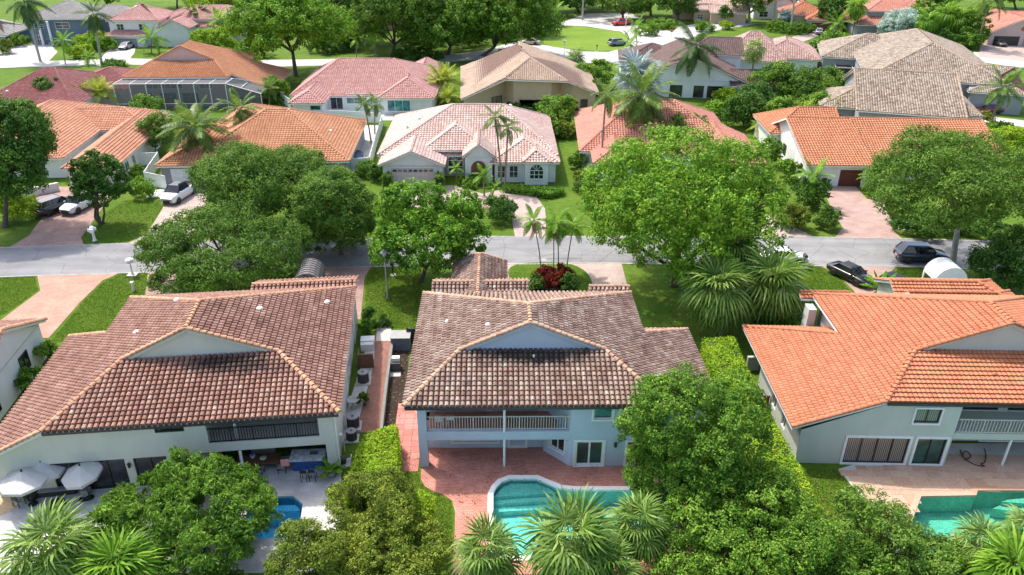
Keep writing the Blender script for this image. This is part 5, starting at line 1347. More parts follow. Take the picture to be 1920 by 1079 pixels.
# ---------------------------------------------------------------- big trees
T_, SH, PL = tree_px, shrub_px, palm_px
T_('broadleaf_tree', 'dark green broad tree at the left edge above the brown driveway', 12, 190, 400, 88, (10, 425), 'leaf_dark', .32, .17, 1.7, .8, 11, .28)
T_('broadleaf_tree', 'small dark round tree with bundled trunks on the lawn between two driveways', 188, 288, 405, 48, (192, 420), 'leaf_dark', .26, .15, 1.6, .45, 12, .12, stems=4, limbs=3)
T_('oak_tree', 'oak with dense dark crown in front of the orange-brown bungalow', 490, 272, 425, 118, (500, 442), 'leaf_oak', .24, .13, 1.7, .7, 13, .3, n=11, sub=.42)
T_('oak_tree', 'oak with wide ragged crown reaching over the road, behind the brown-roofed house', 425, 385, 560, 145, (430, 540), 'leaf_oak', .22, .12, 1.7, .6, 14, .28, n=12, sub=.4, under=-.6)
T_('oak_tree', 'oak hanging over the road left of the round bright tree', 628, 325, 505, 78, (640, 478), 'leaf_oak', .22, .12, 1.7, .6, 15, .2, n=8)
T_('broadleaf_tree', 'round bright green tree beside the street lamp, in front of the blue house', 806, 344, 535, 106, (790, 528), 'leaf_bright', .3, .19, 1.5, .6, 16, .22, n=11, sub=.42)
T_('broadleaf_tree', 'largest bright green round tree, right of the three slim palms', 1280, 246, 566, 176, (1262, 536), 'leaf_bright', .3, .18, 1.6, .8, 17, .35, n=16, sub=.36)
T_('oak_tree', 'ragged olive-green tree with leaning forked trunk by the road, right', 1800, 250, 448, 150, (1785, 500), 'leaf_oak', .24, .13, 1.35, .75, 18, .3, n=13, bark='greywood', sub=.38)
T_('oak_tree', 'dark tree behind the white barrel canopy at the right edge', 1895, 430, 560, 62, (1895, 545), 'leaf_dark', .24, .13, 1.5, .6, 19, .2, n=8)
T_('mango_tree', 'mango tree with bright clustered leaves beside the blue pool, bottom left', 342, 868, 1130, 162, (340, 1040), 'leaf_mid', .3, .09, 1.9, .42, 20, .2, n=16, per=40, sub=.34, under=-.5, droop=.6)
# near yard trees on the right
T_('broadleaf_tree', 'light green small-leaved tree hiding the right corner of the blue house', 1300, 690, 960, 132, (1310, 960), 'leaf_mid', .17, .1, 1.3, .42, 21, .12, n=14, sub=.34, per=44)
T_('broadleaf_tree', 'light green bushy tree below the blue house corner tree, bottom right of centre', 1400, 860, 1100, 150, (1400, 1060), 'leaf_mid', .17, .1, 1.4, .42, 22, .12, n=14, sub=.34, per=44)
T_('broadleaf_tree', 'light green bushy tree at the bottom edge right of the fan palms', 1330, 960, 1160, 130, (1335, 1110), 'leaf_mid', .17, .1, 1.4, .42, 23, .12, n=12, sub=.36, per=44)
T_('large_shrub', 'dark green loose shrub in front of the green pool, bottom right', 1640, 930, 1110, 95, (1640, 1060), 'leaf_oak', .17, .09, 1.0, .4, 24, .08, n=12, sub=.34, cat='shrub', per=40)
T_('large_shrub', 'mixed green shrub at the bottom edge between hedge and fan palm', 1560, 985, 1160, 110, (1560, 1110), 'leaf_mid', .17, .09, 1.2, .4, 25, .08, n=10, cat='shrub', per=40)
T_('large_shrub', 'dark shrub at the bottom edge below the green pool', 1740, 1020, 1160, 75, (1740, 1110), 'leaf_oak', .17, .09, 1.1, .4, 26, .08, n=10, cat='shrub', per=40)
T_('large_shrub', 'olive-yellow shrub beside the left hedge, bottom centre', 700, 885, 1040, 85, (705, 1005), 'leaf_olive', .15, .08, 1.4, .36, 27, .08, n=12, cat='shrub', per=40, sub=.36)
T_('large_shrub', 'olive-yellow shrub at the bottom edge left of the fan palms', 745, 975, 1150, 105, (745, 1090), 'leaf_olive', .15, .08, 1.4, .36, 28, .08, n=12, cat='shrub', per=40, sub=.36)
T_('large_shrub', 'olive shrub at the bottom edge right of the mango tree', 585, 1020, 1180, 66, (585, 1110), 'leaf_olive', .15, .08, 1.3, .36, 29, .08, n=10, cat='shrub', per=40)
# far trees
T_('shade_tree', 'bright green shade tree with forked dark trunk behind the pink roof', 542, -8, 112, 112, (555, 143), 'leaf_bright', .5, .32, 1.4, 1.1, 31, .42, n=13, sub=.4)
FT = [('dense dark tree left of the bright palm pair, far centre', 668, -45, 78, 68, (672, 82), 'leaf_dark'), ('dense dark tree behind the bright palm pair', 745, -35, 98, 84, (735, 107), 'leaf_oak'),
      ('broad dense tree, second from the round green, far centre', 850, -30, 104, 98, (840, 103), 'leaf_mid'), ('broad dense tree next to the round green lawn', 955, -30, 104, 90, (905, 106), 'leaf_mid'),
      ('tree behind the dense row, top centre', 800, -60, 40, 80, (800, 62), 'leaf_mid'), ('tree behind the dense row near the round green, top', 920, -70, 30, 80, (920, 55), 'leaf_bright')]
for i, (lb_, cx, t0, b0, hw, bs, m_) in enumerate(FT): T_('shade_tree', lb_, cx, t0, b0, hw, bs, m_, .5, .3, 1.5, 1.1, 40+i, .4, n=11, sub=.42)
T_('shade_tree', 'dark tree over the red truck at the top', 1168, -22, 34, 46, (1168, 38), 'leaf_oak', .6, .35, 1.4, 1.2, 51, .4, n=8)
T_('shade_tree', 'dark tree in front of the tan garage, top right', 1270, -30, 36, 40, (1272, 42), 'leaf_dark', .6, .35, 1.4, 1.2, 52, .4, n=8)
T_('shade_tree', 'tree with pale forked trunk before the cream house, top right', 1405, -35, 32, 42, (1405, 44), 'leaf_oak', .6, .35, 1.2, 1.2, 53, .4, n=8, bark='greywood')
T_('shade_tree', 'dark wooded clump at the top behind the round lawn', 1080, -40, 22, 60, (1085, 24), 'leaf_dark', .6, .35, 1.4, 1.2, 54, .4, n=8)
T_('small_tree', 'small dark tree beside the tan garage door', 1360, 12, 42, 14, (1360, 47), 'leaf_dark', .5, .3, 1.4, .7, 55, .15, n=5)
T_('small_tree', 'pale grey-green round tree hiding the grey house front, top right', 1690, 22, 82, 36, (1690, 76), 'leaf_grey', .5, .2, 1.6, .9, 56, .2, n=8)
T_('small_tree', 'green tree by the pink house drive, right', 1820, 28, 92, 30, (1820, 86), 'leaf_mid', .5, .3, 1.4, .9, 57, .2, n=7)
T_('small_tree', 'flowering tree between the two orange roofs, left', 292, 215, 285, 32, (290, 288), 'leaf_oak', .32, .18, 1.4, .6, 58, .12, n=7, bark='greywood')
T_('small_tree', 'dark grey-green tree in front of the dark red roof', 92, 148, 200, 30, (92, 212), 'leaf_dark', .35, .2, 1.6, .6, 59, .12, n=7)
T_('small_tree', 'green tree in the pool cage yard, left of the coconut palm', 272, 180, 212, 28, (275, 222), 'leaf_mid', .35, .2, 1.6, .6, 60, .1, n=6)
T_('small_tree', 'leafy tree behind the pale pink roof, right of the beige house', 1045, 180, 250, 38, (1050, 245), 'leaf_mid', .35, .2, 1.6, .7, 61, .12, n=8)
T_('small_tree', 'bright tree left of the silver palm', 1115, 115, 160, 35, (1120, 165), 'leaf_mid', .4, .25, 1.5, .8, 62, .12, n=7)
T_('small_tree', 'dark green tree above the big round tree, on the salmon roof side', 1265, 210, 290, 55, (1265, 290), 'leaf_mid', .35, .2, 1.5, .7, 63, .15, n=9)
WD = [(1450, 118, 195, 40), (1420, 160, 225, 38), (1500, 130, 205, 42), (1540, 175, 222, 38), (1395, 175, 245, 34), (1555, 130, 180, 30), (1470, 185, 245, 40), (1590, 190, 220, 26)]
WL = ['dense green tree nearest the fan-topped palm trunk, in the wooded strip', 'dark tree at the left end of the wooded strip between roofs', 'tree in the middle of the wooded strip under the pink-brown roof', 'tree just above the long orange gable roof', 'dark tree beside the salmon roof, edge of the wooded strip', 'tree next to the dark pool cage', 'low dense tree at the foot of the wooded strip', 'tree at the right end of the wooded strip by the sand-coloured roof']
for i, ((cx, t0, b0, hw), lb_) in enumerate(zip(WD, WL)): T_('small_tree', lb_, cx, t0, b0, hw, (cx, b0-6), ('leaf_mid', 'leaf_dark', 'leaf_oak')[i % 3], .38, .22, 1.5, .8, 70+i, .15, n=8)
# ---------------------------------------------------------------- hedges
G = lambda *a: [at(x, y, 0) for x, y in a]
def strip_px(pts, h): return [at(x, y, h) for x, y in pts]
def top_hedge(name, label, px, h, **kw):
    p = [at(x, y, h) for x, y in px]
    for q in p: q.z = 0
    return hedge(name, label, p, h, **kw)
top_hedge('clipped_hedge', 'tall yellow-green hedge between the blue house and the orange-roofed house', [(1320, 634), (1376, 632), (1400, 690), (1440, 770), (1490, 860), (1545, 960), (1560, 1010), (1470, 1010), (1420, 900), (1370, 780), (1335, 690)], 2.4, seed=3, dens=120)
top_hedge('clipped_hedge', 'yellow-green hedge between the two near houses, left of the red patio', [(688, 812), (742, 796), (746, 850), (742, 902), (735, 925), (648, 935), (655, 900), (668, 850)], 1.7, seed=4, dens=150)
top_hedge('clipped_hedge', 'low clipped hedge curving in front of the white bungalow bay window', [(945, 345), (985, 347), (1035, 352), (1056, 350), (1056, 358), (1030, 364), (985, 357), (945, 352)], .7, mat='leaf_bright', ll=.22, lw=.14, dens=60, seed=5, wav=.05)
top_hedge('clipped_hedge', 'clipped shrub block left of the bungalow garage door', [(718, 325), (734, 324), (734, 331), (718, 332)], 1.9, mat='leaf_mid', ll=.2, lw=.12, dens=60, seed=6, wav=.05)
top_hedge('clipped_hedge', 'clipped shrub block right of the bungalow garage door', [(816, 325), (831, 325), (831, 332), (816, 332)], 1.9, mat='leaf_mid', ll=.2, lw=.12, dens=60, seed=7, wav=.05)
SH('round_shrub', 'clipped round shrub at the left of the pink driveway mouth', 1490, 380, 434, 30, 'leaf_olive', .18, .11, 1.9, .3, 81, sub=.45)
SH('round_shrub', 'clipped cone-topped shrub beside the pink driveway', 1552, 386, 434, 23, 'leaf_oak', .18, .11, 1.9, .3, 82, sub=.45)
SH('round_shrub', 'clipped ball shrub by the white gate', 257, 308, 342, 13, 'leaf_mid', .2, .12, 1.9, .3, 83)
SH('shrub', 'bright loose shrub in front of the white gate', 266, 330, 376, 20, 'leaf_bright', .24, .14, 1.4, .35, 84)
SH('shrub', 'yellow-green bush at the foot of the left edge tree', 25, 355, 418, 36, 'leaf_lime', .26, .15, 1.4, .45, 85)
SH('shrub', 'large dark bush on the grass beside the pale driveway bend', 938, 372, 420, 34, 'leaf_dark', .24, .13, 1.6, .4, 86)
SH('shrub', 'red and green croton bush before the dark bush', 930, 372, 392, 20, 'leaf_red', .24, .1, 1.2, .35, 87)
SH('round_shrub', 'large clipped ball shrub between pale pink and salmon roofs', 1087, 280, 322, 19, 'leaf_mid', .22, .13, 1.9, .35, 88)
SH('shrub', 'olive shrub by the salmon roofed house corner', 1088, 318, 345, 14, 'leaf_olive', .22, .12, 1.3, .3, 89)
SH('shrub', 'low grey shrub at the grass strip right of the white bungalow', 1090, 338, 362, 17, 'leaf_oak', .22, .12, 1.3, .3, 90)
SH('shrub', 'olive and green hedge shrub behind the white bungalow', 1060, 228, 262, 18, 'leaf_olive', .25, .14, 1.4, .35, 91)
SH('shrub', 'green shrub row at the white fence corner, left piece', 685, 300, 335, 18, 'leaf_mid', .24, .14, 1.4, .35, 92)
SH('shrub', 'dark shrub between the white fence and the bungalow garage', 708, 305, 345, 16, 'leaf_dark', .24, .14, 1.4, .35, 93)
SH('shrub', 'green shrubs at the arched door of the white bungalow', 880, 330, 352, 22, 'leaf_mid', .22, .13, 1.4, .3, 94)
SH('shrub', 'red leaved bromeliad bed under the three slim palms', 1038, 503, 551, 40, 'leaf_red', .28, .09, 1.3, .3, 95, n=9, sub=.35, base=(1038, 532))
SH('shrub', 'dark shrub at the right rim of the red flower bed', 1068, 512, 552, 18, 'leaf_dark', .2, .12, 1.5, .28, 96)
SH('shrub', 'dark shrub at the left rim of the red flower bed', 1004, 515, 548, 14, 'leaf_dark', .2, .12, 1.5, .28, 97)
SH('shrub', 'white-leaved variegated shrub behind the fan palms', 1505, 540, 600, 30, 'leaf_var', .22, .12, 1.4, .35, 98)
SH('shrub', 'green shrubs under the fan palms beside the orange roof', 1450, 580, 625, 36, 'leaf_dark', .22, .12, 1.5, .35, 99)
SH('shrub', 'shrubs along the right rim of the pink driveway', 1650, 355, 378, 20, 'leaf_mid', .22, .13, 1.4, .3, 100)
SH('shrub', 'tall dark planting left of the pink driveway under the palms', 1520, 330, 395, 32, 'leaf_dark', .25, .14, 1.5, .4, 101)
SH('shrub', 'dark shrubs in the stone-edged bed under the leaning tree', 1735, 395, 436, 60, 'leaf_dark', .22, .12, 1.5, .35, 102)
SH('shrub', 'green shrubs against the left edge bungalow wall', 88, 640, 690, 22, 'leaf_mid', .2, .11, 1.4, .3, 103)
SH('shrub', 'leafy groundcover between left edge bungalow and brown roof', 55, 690, 735, 26, 'leaf_bright', .2, .11, 1.4, .3, 104)
SH('shrub', 'dark cone shrub at the end of the side walk', 692, 576, 610, 11, 'leaf_dark', .16, .09, 1.8, .2, 105)
SH('shrub', 'dark low bush with pale blossoms at the lawn edge', 715, 592, 618, 15, 'leaf_dark', .16, .09, 1.6, .25, 106)
SH('shrub', 'planter bush beside the side wall of the brown-roofed house', 687, 600, 634, 13, 'leaf_mid', .16, .09, 1.6, .22, 107)
SH('shrub', 'green bush beside the stone birdbath in the side yard', 684, 738, 765, 13, 'leaf_mid', .16, .09, 1.6, .22, 108)
SH('shrub', 'low orange-tipped shrub at the right end of the pale patio', 635, 905, 950, 20, 'leaf_olive', .15, .08, 1.4, .25, 109)
SH('shrub', 'tall grass-like shrub on the lawn beside the red patio', 780, 920, 990, 40, 'leaf_lime', .15, .07, .9, .3, 110)
SH('shrub', 'green bush before the slate blue house, top left', 175, 60, 92, 32, 'leaf_lime', .4, .22, 1.5, .6, 111)
SH('shrub', 'round yellow tree-shrub at the top left edge', 8, 75, 105, 16, 'leaf_olive', .4, .22, 1.5, .6, 112)
SH('shrub', 'dark shrubs left of the orange-roofed pool cage', 520, 145, 200, 22, 'leaf_mid', .35, .2, 1.5, .5, 113)
SH('shrub', 'bushes behind the pink roof at the shade tree foot', 420, 90, 120, 30, 'leaf_mid', .4, .22, 1.5, .6, 114)
SH('shrub', 'bushy green mass right of the orange-roofed two-storey house', 400, 55, 100, 40, 'leaf_lime', .4, .24, 1.4, .7, 115)
SH('shrub', 'clipped low hedge on the lawn beyond the round green', 1240, 38, 55, 28, 'leaf_mid', .4, .24, 1.5, .5, 116)
SH('shrub', 'bright yellow-green shrub at the corner of the far drive', 1362, 40, 58, 13, 'leaf_lime', .4, .24, 1.5, .5, 117)
SH('shrub', 'shrubs at the front of the far orange-roofed houses', 1480, 42, 62, 40, 'leaf_mid', .4, .24, 1.5, .5, 118)
SH('shrub', 'olive shrub by the red car, right', 1835, 210, 250, 26, 'leaf_olive', .3, .16, 1.3, .4, 119)
SH('shrub', 'bright bushes at the right edge behind the ragged tree', 1890, 240, 300, 45, 'leaf_lime', .3, .16, 1.4, .5, 120)
SH('shrub', 'shrubs by the J-shaped pool fence under the twin palms', 505, 150, 190, 18, 'leaf_dark', .3, .17, 1.5, .45, 121)
SH('shrub', 'dense bushes behind the salmon roof under the silver palm', 1180, 225, 262, 40, 'leaf_mid', .3, .18, 1.5, .5, 122)
SH('shrub', 'shrubs at the base of the white house with dark roof', 1370, 165, 195, 32, 'leaf_lime', .3, .18, 1.5, .5, 123)
# ---------------------------------------------------------------- palms
PL('coco', 'coconut palm with long drooping fronds before the orange-brown roof', (366, 238), (372, 328), 66, 1)
PL('queen', 'slender curved palm in front of the orange-brown roof ridge', (450, 205), (452, 292), 42, 2)
PL('queen', 'taller slim palm of the pair in front of the white bungalow', (928, 220), (940, 348), 32, 3, n=11)
PL('queen', 'shorter slim palm of the pair in front of the white bungalow', (953, 240), (947, 352), 30, 4, n=11)
PL('xmas', 'left palm of the slim cluster on the round lawn island', (1001, 420), (1014, 505), 32, 5, n=15, dead=2)
PL('xmas', 'middle palm of the slim cluster on the round lawn island', (1045, 424), (1047, 512), 34, 6, n=15, dead=2)
PL('xmas', 'shorter middle palm of the slim cluster, behind the other', (1038, 438), (1038, 506), 28, 7, n=13, dead=1)
PL('xmas', 'right palm of the slim cluster, bending outward', (1074, 432), (1062, 510), 32, 8, n=14)
PL('coco', 'coconut palm rising over the salmon roof', (1204, 180), (1202, 292), 68, 9, dead=3)
PL('queen', 'very slim tall palm left of the coconut palm at the salmon roof', (1136, 178), (1126, 325), 38, 10, n=12)
PL('bismarck', 'silver-blue fan palm behind the coconut palm', (1196, 140), (1196, 235), 52, 11, trunk_r=.3)
PL('royal', 'dark royal palm with drooping crown before the white house', (1303, 98), (1297, 183), 52, 12, n=17)
PL('fan', 'fan-topped palm with bare trunk right of the white house', (1414, 95), (1406, 175), 26, 13, n=18)
PL('feather', 'palm in front of the round green by the stop sign', (1192, 52), (1194, 102), 22, 14, n=12)
PL('feather', 'small palm beside the stop sign palm, lower', (1182, 82), (1184, 110), 24, 15, n=12)
PL('royal', 'tall palm leaning at the top left corner before the slate blue house', (48, 14), (76, 116), 50, 16)
PL('royal', 'tall palm right of the slate blue house', (177, 35), (192, 126), 34, 17)
PL('feather', 'small palm cluster on the lawn before the slate blue house', (118, 78), (123, 121), 25, 18, n=14)
PL('feather', 'low palm behind the dark red roof', (165, 108), (165, 122), 18, 19, n=12)
PL('feather', 'yard palm before the white arched entry wing, top left', (284, 72), (284, 100), 30, 20, n=14)
PL('banana', 'dark leafy palm beside the white arched entry, top', (370, 30), (372, 72), 36, 21, n=16)
PL('feather', 'palm group at the top behind the shade tree', (410, 40), (412, 82), 30, 22, n=14)
PL('feather', 'bright green palm of the far pair, taller', (702, 62), (703, 117), 27, 23, n=16)
PL('feather', 'bright yellow-green palm of the far pair, shorter', (668, 74), (669, 117), 18, 24, n=11)
PL('queen', 'left palm at the white fence pool yard', (682, 194), (696, 268), 24, 25, n=12)
PL('queen', 'right palm at the white fence pool yard', (703, 196), (703, 252), 24, 26, n=12)
PL('areca', 'golden clumping palm between the pink and tan roofs, upper', (830, 158), (832, 188), 44, 27, n=34)
PL('areca', 'green clumping palm below the golden one, beside the pink roof', (842, 186), (844, 204), 26, 28, n=24)
PL('areca', 'clumping palm between dark red and light orange roofs, left one', (152, 185), (155, 208), 34, 29, n=26)
PL('areca', 'clumping palm between dark red and light orange roofs, right one', (188, 178), (190, 206), 36, 30, n=28)
PL('queen', 'palm by the corner of the pink pool house', (505, 165), (506, 200), 24, 31, n=14)
PL('feather', 'young palm before the arched window of the white bungalow', (855, 316), (857, 345), 17, 32, n=11)
PL('feather', 'taller yard palm before the arched brown door', (906, 330), (908, 368), 24, 33, n=13)
PL('feather', 'small palm at the dark bush before the white bungalow', (928, 352), (922, 376), 18, 34, n=10)
PL('feather', 'bright palm with pale trunk left of the pink driveway', (1526, 334), (1512, 386), 38, 35, n=16)
PL('feather', 'small bright palm by the dark red garage door', (1634, 332), (1632, 362), 26, 36, n=14)
PL('banana', 'big-leaved plant below the bright palm at the driveway', (1535, 372), (1536, 390), 26, 37, n=12)
PL('fan3', 'front fan palm of the cluster beside the tall hedge', (1346, 545), (1352, 632), 76, 38, n=30)
PL('fan3', 'right fan palm of the cluster beside the orange roof', (1448, 535), (1438, 622), 78, 39, n=30)
PL('fan3', 'rear fan palm of the cluster, toward the road', (1376, 470), (1384, 570), 58, 40, n=30)
PL('banana', 'fan-like traveller plant beside the black convertible', (1650, 545), (1650, 572), 38, 41, n=14)
PL('fan', 'fan palm filling the bottom left corner', (98, 1040), (105, 1120), 105, 42, n=30, dead=3)
PL('fan2', 'smaller fan palm right of the bottom left corner palm', (225, 1075), (225, 1140), 90, 43, n=30)
PL('fan', 'left fan palm of the group below the teal pool', (915, 1042), (918, 1120), 78, 44, n=28, dead=5)
PL('fan', 'largest middle fan palm of the group below the teal pool', (1072, 1026), (1078, 1130), 104, 45, n=34, dead=6)
PL('fan', 'right fan palm of the group below the teal pool', (1196, 992), (1190, 1075), 76, 46, n=28, dead=5)
PL('fan', 'lower fan palm at the bottom edge under the teal pool', (1140, 1075), (1142, 1150), 80, 47, n=26, dead=3)
PL('fan', 'fan palm at the green pool, bottom right', (1838, 1025), (1838, 1090), 64, 48, n=28, dead=5)
PL('fan', 'fan palm at the right edge beside the green pool', (1925, 1000), (1925, 1070), 55, 49, n=26, dead=4)
PL('fan2', 'fan palm at the bottom right corner', (1895, 1075), (1895, 1150), 80, 50, n=34)
PL('queen', 'palm with pale trunk in front of the sand-coloured house, right', (1880, 165), (1852, 252), 42, 51, n=16)
PL('queen', 'tall palm leaning at the pink house drive, right', (1858, -5), (1830, 92), 40, 52, n=14)
PL('fan2', 'tallest fan palm before the grey house, top right', (1775, 30), (1765, 82), 30, 53, n=24)
PL('fan2', 'fan palm left of the tallest before the grey house', (1738, 42), (1735, 84), 26, 54, n=22)
PL('fan2', 'fan palm with leaning dark trunk before the grey house', (1800, 38), (1792, 84), 30, 55, n=24)
PL('feather', 'palm left of the pale grey-green tree, top right', (1712, 12), (1712, 60), 26, 56, n=14)
PL('fan2', 'dark fan palm left of the grey garage doors', (1606, 15), (1598, 66), 24, 57, n=20)
PL('feather', 'bushy palm before the dark red garage, top right', (1572, 45), (1574, 72), 28, 58, n=18)
PL('bismarck', 'silver fan palm before the cream house, top right', (1472, 30), (1472, 55), 17, 59, n=14)
PL('royal', 'tall palm trunk before the cream house, right one', (1492, -40), (1482, 62), 34, 60, n=12)
PL('royal', 'tall palm trunk before the cream house, left one', (1458, -45), (1448, 50), 34, 61, n=12)
PL('feather', 'palm left of the round green, top', (1042, 18), (1040, 48), 24, 62, n=14)
PL('royal', 'tall pale-trunked palm in the island beyond the round green', (1095, -40), (1092, 38), 30, 63, n=12)
PL('fan', 'low fan palm between the tan and salmon roofs', (1078, 112), (1078, 138), 24, 64, n=24)
AR = [(1455, 225, 26), (1505, 215, 30), (1560, 212, 30), (1600, 205, 24), (1430, 240, 26), (1385, 205, 26)]
AL = ['clumping palm at the left of the white gable wall', 'clumping palm just above the orange gable roof peak', 'clumping palm beside the sand-coloured gable end', 'clumping palm nearest the sand-coloured roof eave', 'yellowish clumping palm right of the salmon roof', 'clumping palm at the wooded strip near the white house']
for i, ((x, y, r_), lb_) in enumerate(zip(AR, AL)): PL('areca', lb_, (x, y), (x, y+16), r_, 70+i, n=24)

# ---------------------------------------------------------------- more planting toward the top edge
MT = [('tree at the very top left between the two far houses', 200, -40, 14, 26, (200, 22), 'leaf_mid'), ('leafy tree behind the white entry wing, top left', 395, -30, 30, 40, (395, 36), 'leaf_lime'),
      ('bright tree at the top left of the shade tree', 450, -40, 22, 50, (450, 24), 'leaf_mid'), ('tree in the top row left of the dense row', 610, -55, 15, 60, (612, 22), 'leaf_mid'),
      ('dark tree in the top row above the beige far house', 690, -80, -5, 70, (690, 12), 'leaf_dark'), ('tree at the top just left of the round green', 1010, -50, 20, 48, (1010, 30), 'leaf_oak'),
      ('tree at the top above the red truck', 1130, -60, 8, 55, (1130, 16), 'leaf_mid'), ('tree at the top right of the red truck', 1220, -50, 20, 42, (1220, 30), 'leaf_mid'),
      ('tree at the top between tan and cream houses', 1345, -55, 5, 40, (1345, 14), 'leaf_oak'), ('tree behind the far orange roofs, top right', 1545, -60, 4, 45, (1545, 12), 'leaf_mid'),
      ('tree right of the tall fan palms, top right', 1832, 8, 70, 22, (1834, 66), 'leaf_mid'), ('tree at the top above the tall fan palms', 1765, -40, 20, 40, (1768, 26), 'leaf_mid'),
      ('tree at the top right corner behind the pink house', 1900, -50, 12, 50, (1905, 18), 'leaf_mid'), ('tree at the top behind the grey house', 1665, -50, 8, 40, (1665, 14), 'leaf_oak')]
for i, (lb_, cx, t0, b0, hw, bs, m_) in enumerate(MT): T_('shade_tree', lb_, cx, t0, b0, hw, bs, m_, .7, .4, 1.4, 1.3, 140+i, .35, n=8)
MS = [('bushes between slate blue and white houses, top left', 190, 70, 98, 26, 'leaf_bright'), ('bush row along the dark red roof garden', 225, 135, 172, 20, 'leaf_mid'), ('dense bushes beside the beige house, right wall', 1105, 150, 192, 26, 'leaf_mid'),
      ('bush at the left wall of the white bungalow drive', 1040, 225, 262, 22, 'leaf_mid'), ('low bushes along the wooded strip above the salmon roof', 1350, 190, 225, 30, 'leaf_bright'), ('bushes in front of the tan pool cage', 1545, 150, 190, 26, 'leaf_mid'),
      ('bush left of the white gable wall, right', 1440, 258, 318, 26, 'leaf_mid'), ('green bushes below the white gable wall', 1478, 300, 345, 20, 'leaf_bright'), ('bush row right of the sand-coloured house', 1862, 232, 268, 30, 'leaf_mid'),
      ('low bushes at the front of the beige house', 985, 190, 212, 34, 'leaf_dark'), ('bush beside the light orange roof courtyard', 250, 222, 262, 18, 'leaf_mid'), ('bushes under the ragged tree, far side of the road', 1830, 400, 440, 50, 'leaf_dark'),
      ('hedge bushes along the far street under the dense trees', 780, 100, 114, 46, 'leaf_dark'), ('bushes by the far street behind the pink roof', 460, 104, 122, 28, 'leaf_mid'), ('bush at the foot of the beige car', 960, 92, 106, 22, 'leaf_dark'),
      ('bushes at the top right lawn edge', 1880, 232, 262, 30, 'leaf_bright'), ('bush beside the small palms at the white house', 1395, 140, 168, 18, 'leaf_bright'), ('green bush between salmon roof and big tree', 1160, 285, 325, 34, 'leaf_mid')]
for i, (lb_, cx, t0, b0, hw, m_) in enumerate(MS): SH('shrub', lb_, cx, t0, b0, hw, m_, .32, .18, 1.5, .45, 160+i)

T_('large_shrub', 'bushy light green shrub at the right end of the teal pool', 1238, 842, 1010, 66, (1240, 960), 'leaf_mid', .16, .09, 1.3, .36, 190, .08, n=9, cat='shrub', per=40)
M2 = [('understory bushes under the bright shade tree, left', 480, 70, 112, 34, 'leaf_mid'), ('understory bushes under the bright shade tree, right', 610, 66, 104, 30, 'leaf_dark'), ('understory bushes left of the bright palm pair', 645, 60, 100, 26, 'leaf_dark'),
      ('understory bushes between the dense far trees', 790, 55, 92, 36, 'leaf_dark'), ('understory bushes under the broad dense tree', 880, 50, 88, 38, 'leaf_dark'), ('understory bushes near the beige parked car', 940, 45, 82, 28, 'leaf_dark'),
      ('palm-like bushes behind the white entry wing', 345, 40, 82, 26, 'leaf_mid'), ('bushes at the top beyond the shade tree', 560, 20, 55, 50, 'leaf_mid'), ('bushes at the top between far houses, left', 440, 10, 45, 36, 'leaf_dark'),
      ('bushes beside the slate blue house garage', 30, 62, 90, 20, 'leaf_mid'), ('bushes at the far drive by the tan garage', 1320, 40, 62, 20, 'leaf_mid'), ('bushes behind the stop sign palm', 1215, 45, 70, 18, 'leaf_mid'),
      ('bushes under the tall fan palms, top right', 1770, 55, 92, 34, 'leaf_dark'), ('bushes beside the pink-brown roof, right end', 1530, 78, 118, 24, 'leaf_mid'), ('bush row at the top right lawn by the drive', 1820, 60, 96, 22, 'leaf_mid')]
for i, (lb_, cx, t0, b0, hw, m_) in enumerate(M2): SH('shrub', lb_, cx, t0, b0, hw, m_, .45, .26, 1.5, .6, 200+i)
LW = [('short lawn grass left of the orange driveway', [(-10, 522), (66, 519), (72, 545), (28, 578), (-10, 600)]), ('short lawn grass between orange driveway and brown roof', [(196, 528), (228, 514), (276, 513), (270, 560), (170, 650), (95, 640), (152, 570)]),
      ('short lawn grass between the two near houses', [(700, 501), (790, 500), (786, 618), (735, 616), (690, 600), (684, 560), (688, 520)]), ('short lawn grass by the black mailbox, right', [(1488, 500), (1536, 501), (1568, 516), (1596, 548), (1490, 552)]),
      ('short lawn grass before the white barrel canopy', [(1684, 502), (1770, 503), (1770, 525), (1674, 520)]), ('short lawn grass between hedge and red patio', [(752, 852), (786, 852), (788, 905), (812, 924), (846, 940), (850, 1000), (760, 1000), (748, 930)]),
      ('short lawn grass left of the flagstone patio', [(1500, 880), (1570, 880), (1592, 908), (1618, 942), (1640, 980), (1545, 980)]), ('short lawn grass on the palm island', isl), ('short lawn grass between the left driveways', [(160, 461), (232, 458), (275, 438), (304, 392), (300, 376), (235, 376), (182, 410), (154, 446)]),
      ('short lawn grass right of the white bungalow', [(1028, 418), (1090, 420), (1095, 444), (1026, 444)])]
for i, (lb_, px) in enumerate(LW): grass_px(lb_, px, 260 if i != 8 else 140, .09, 300+i)

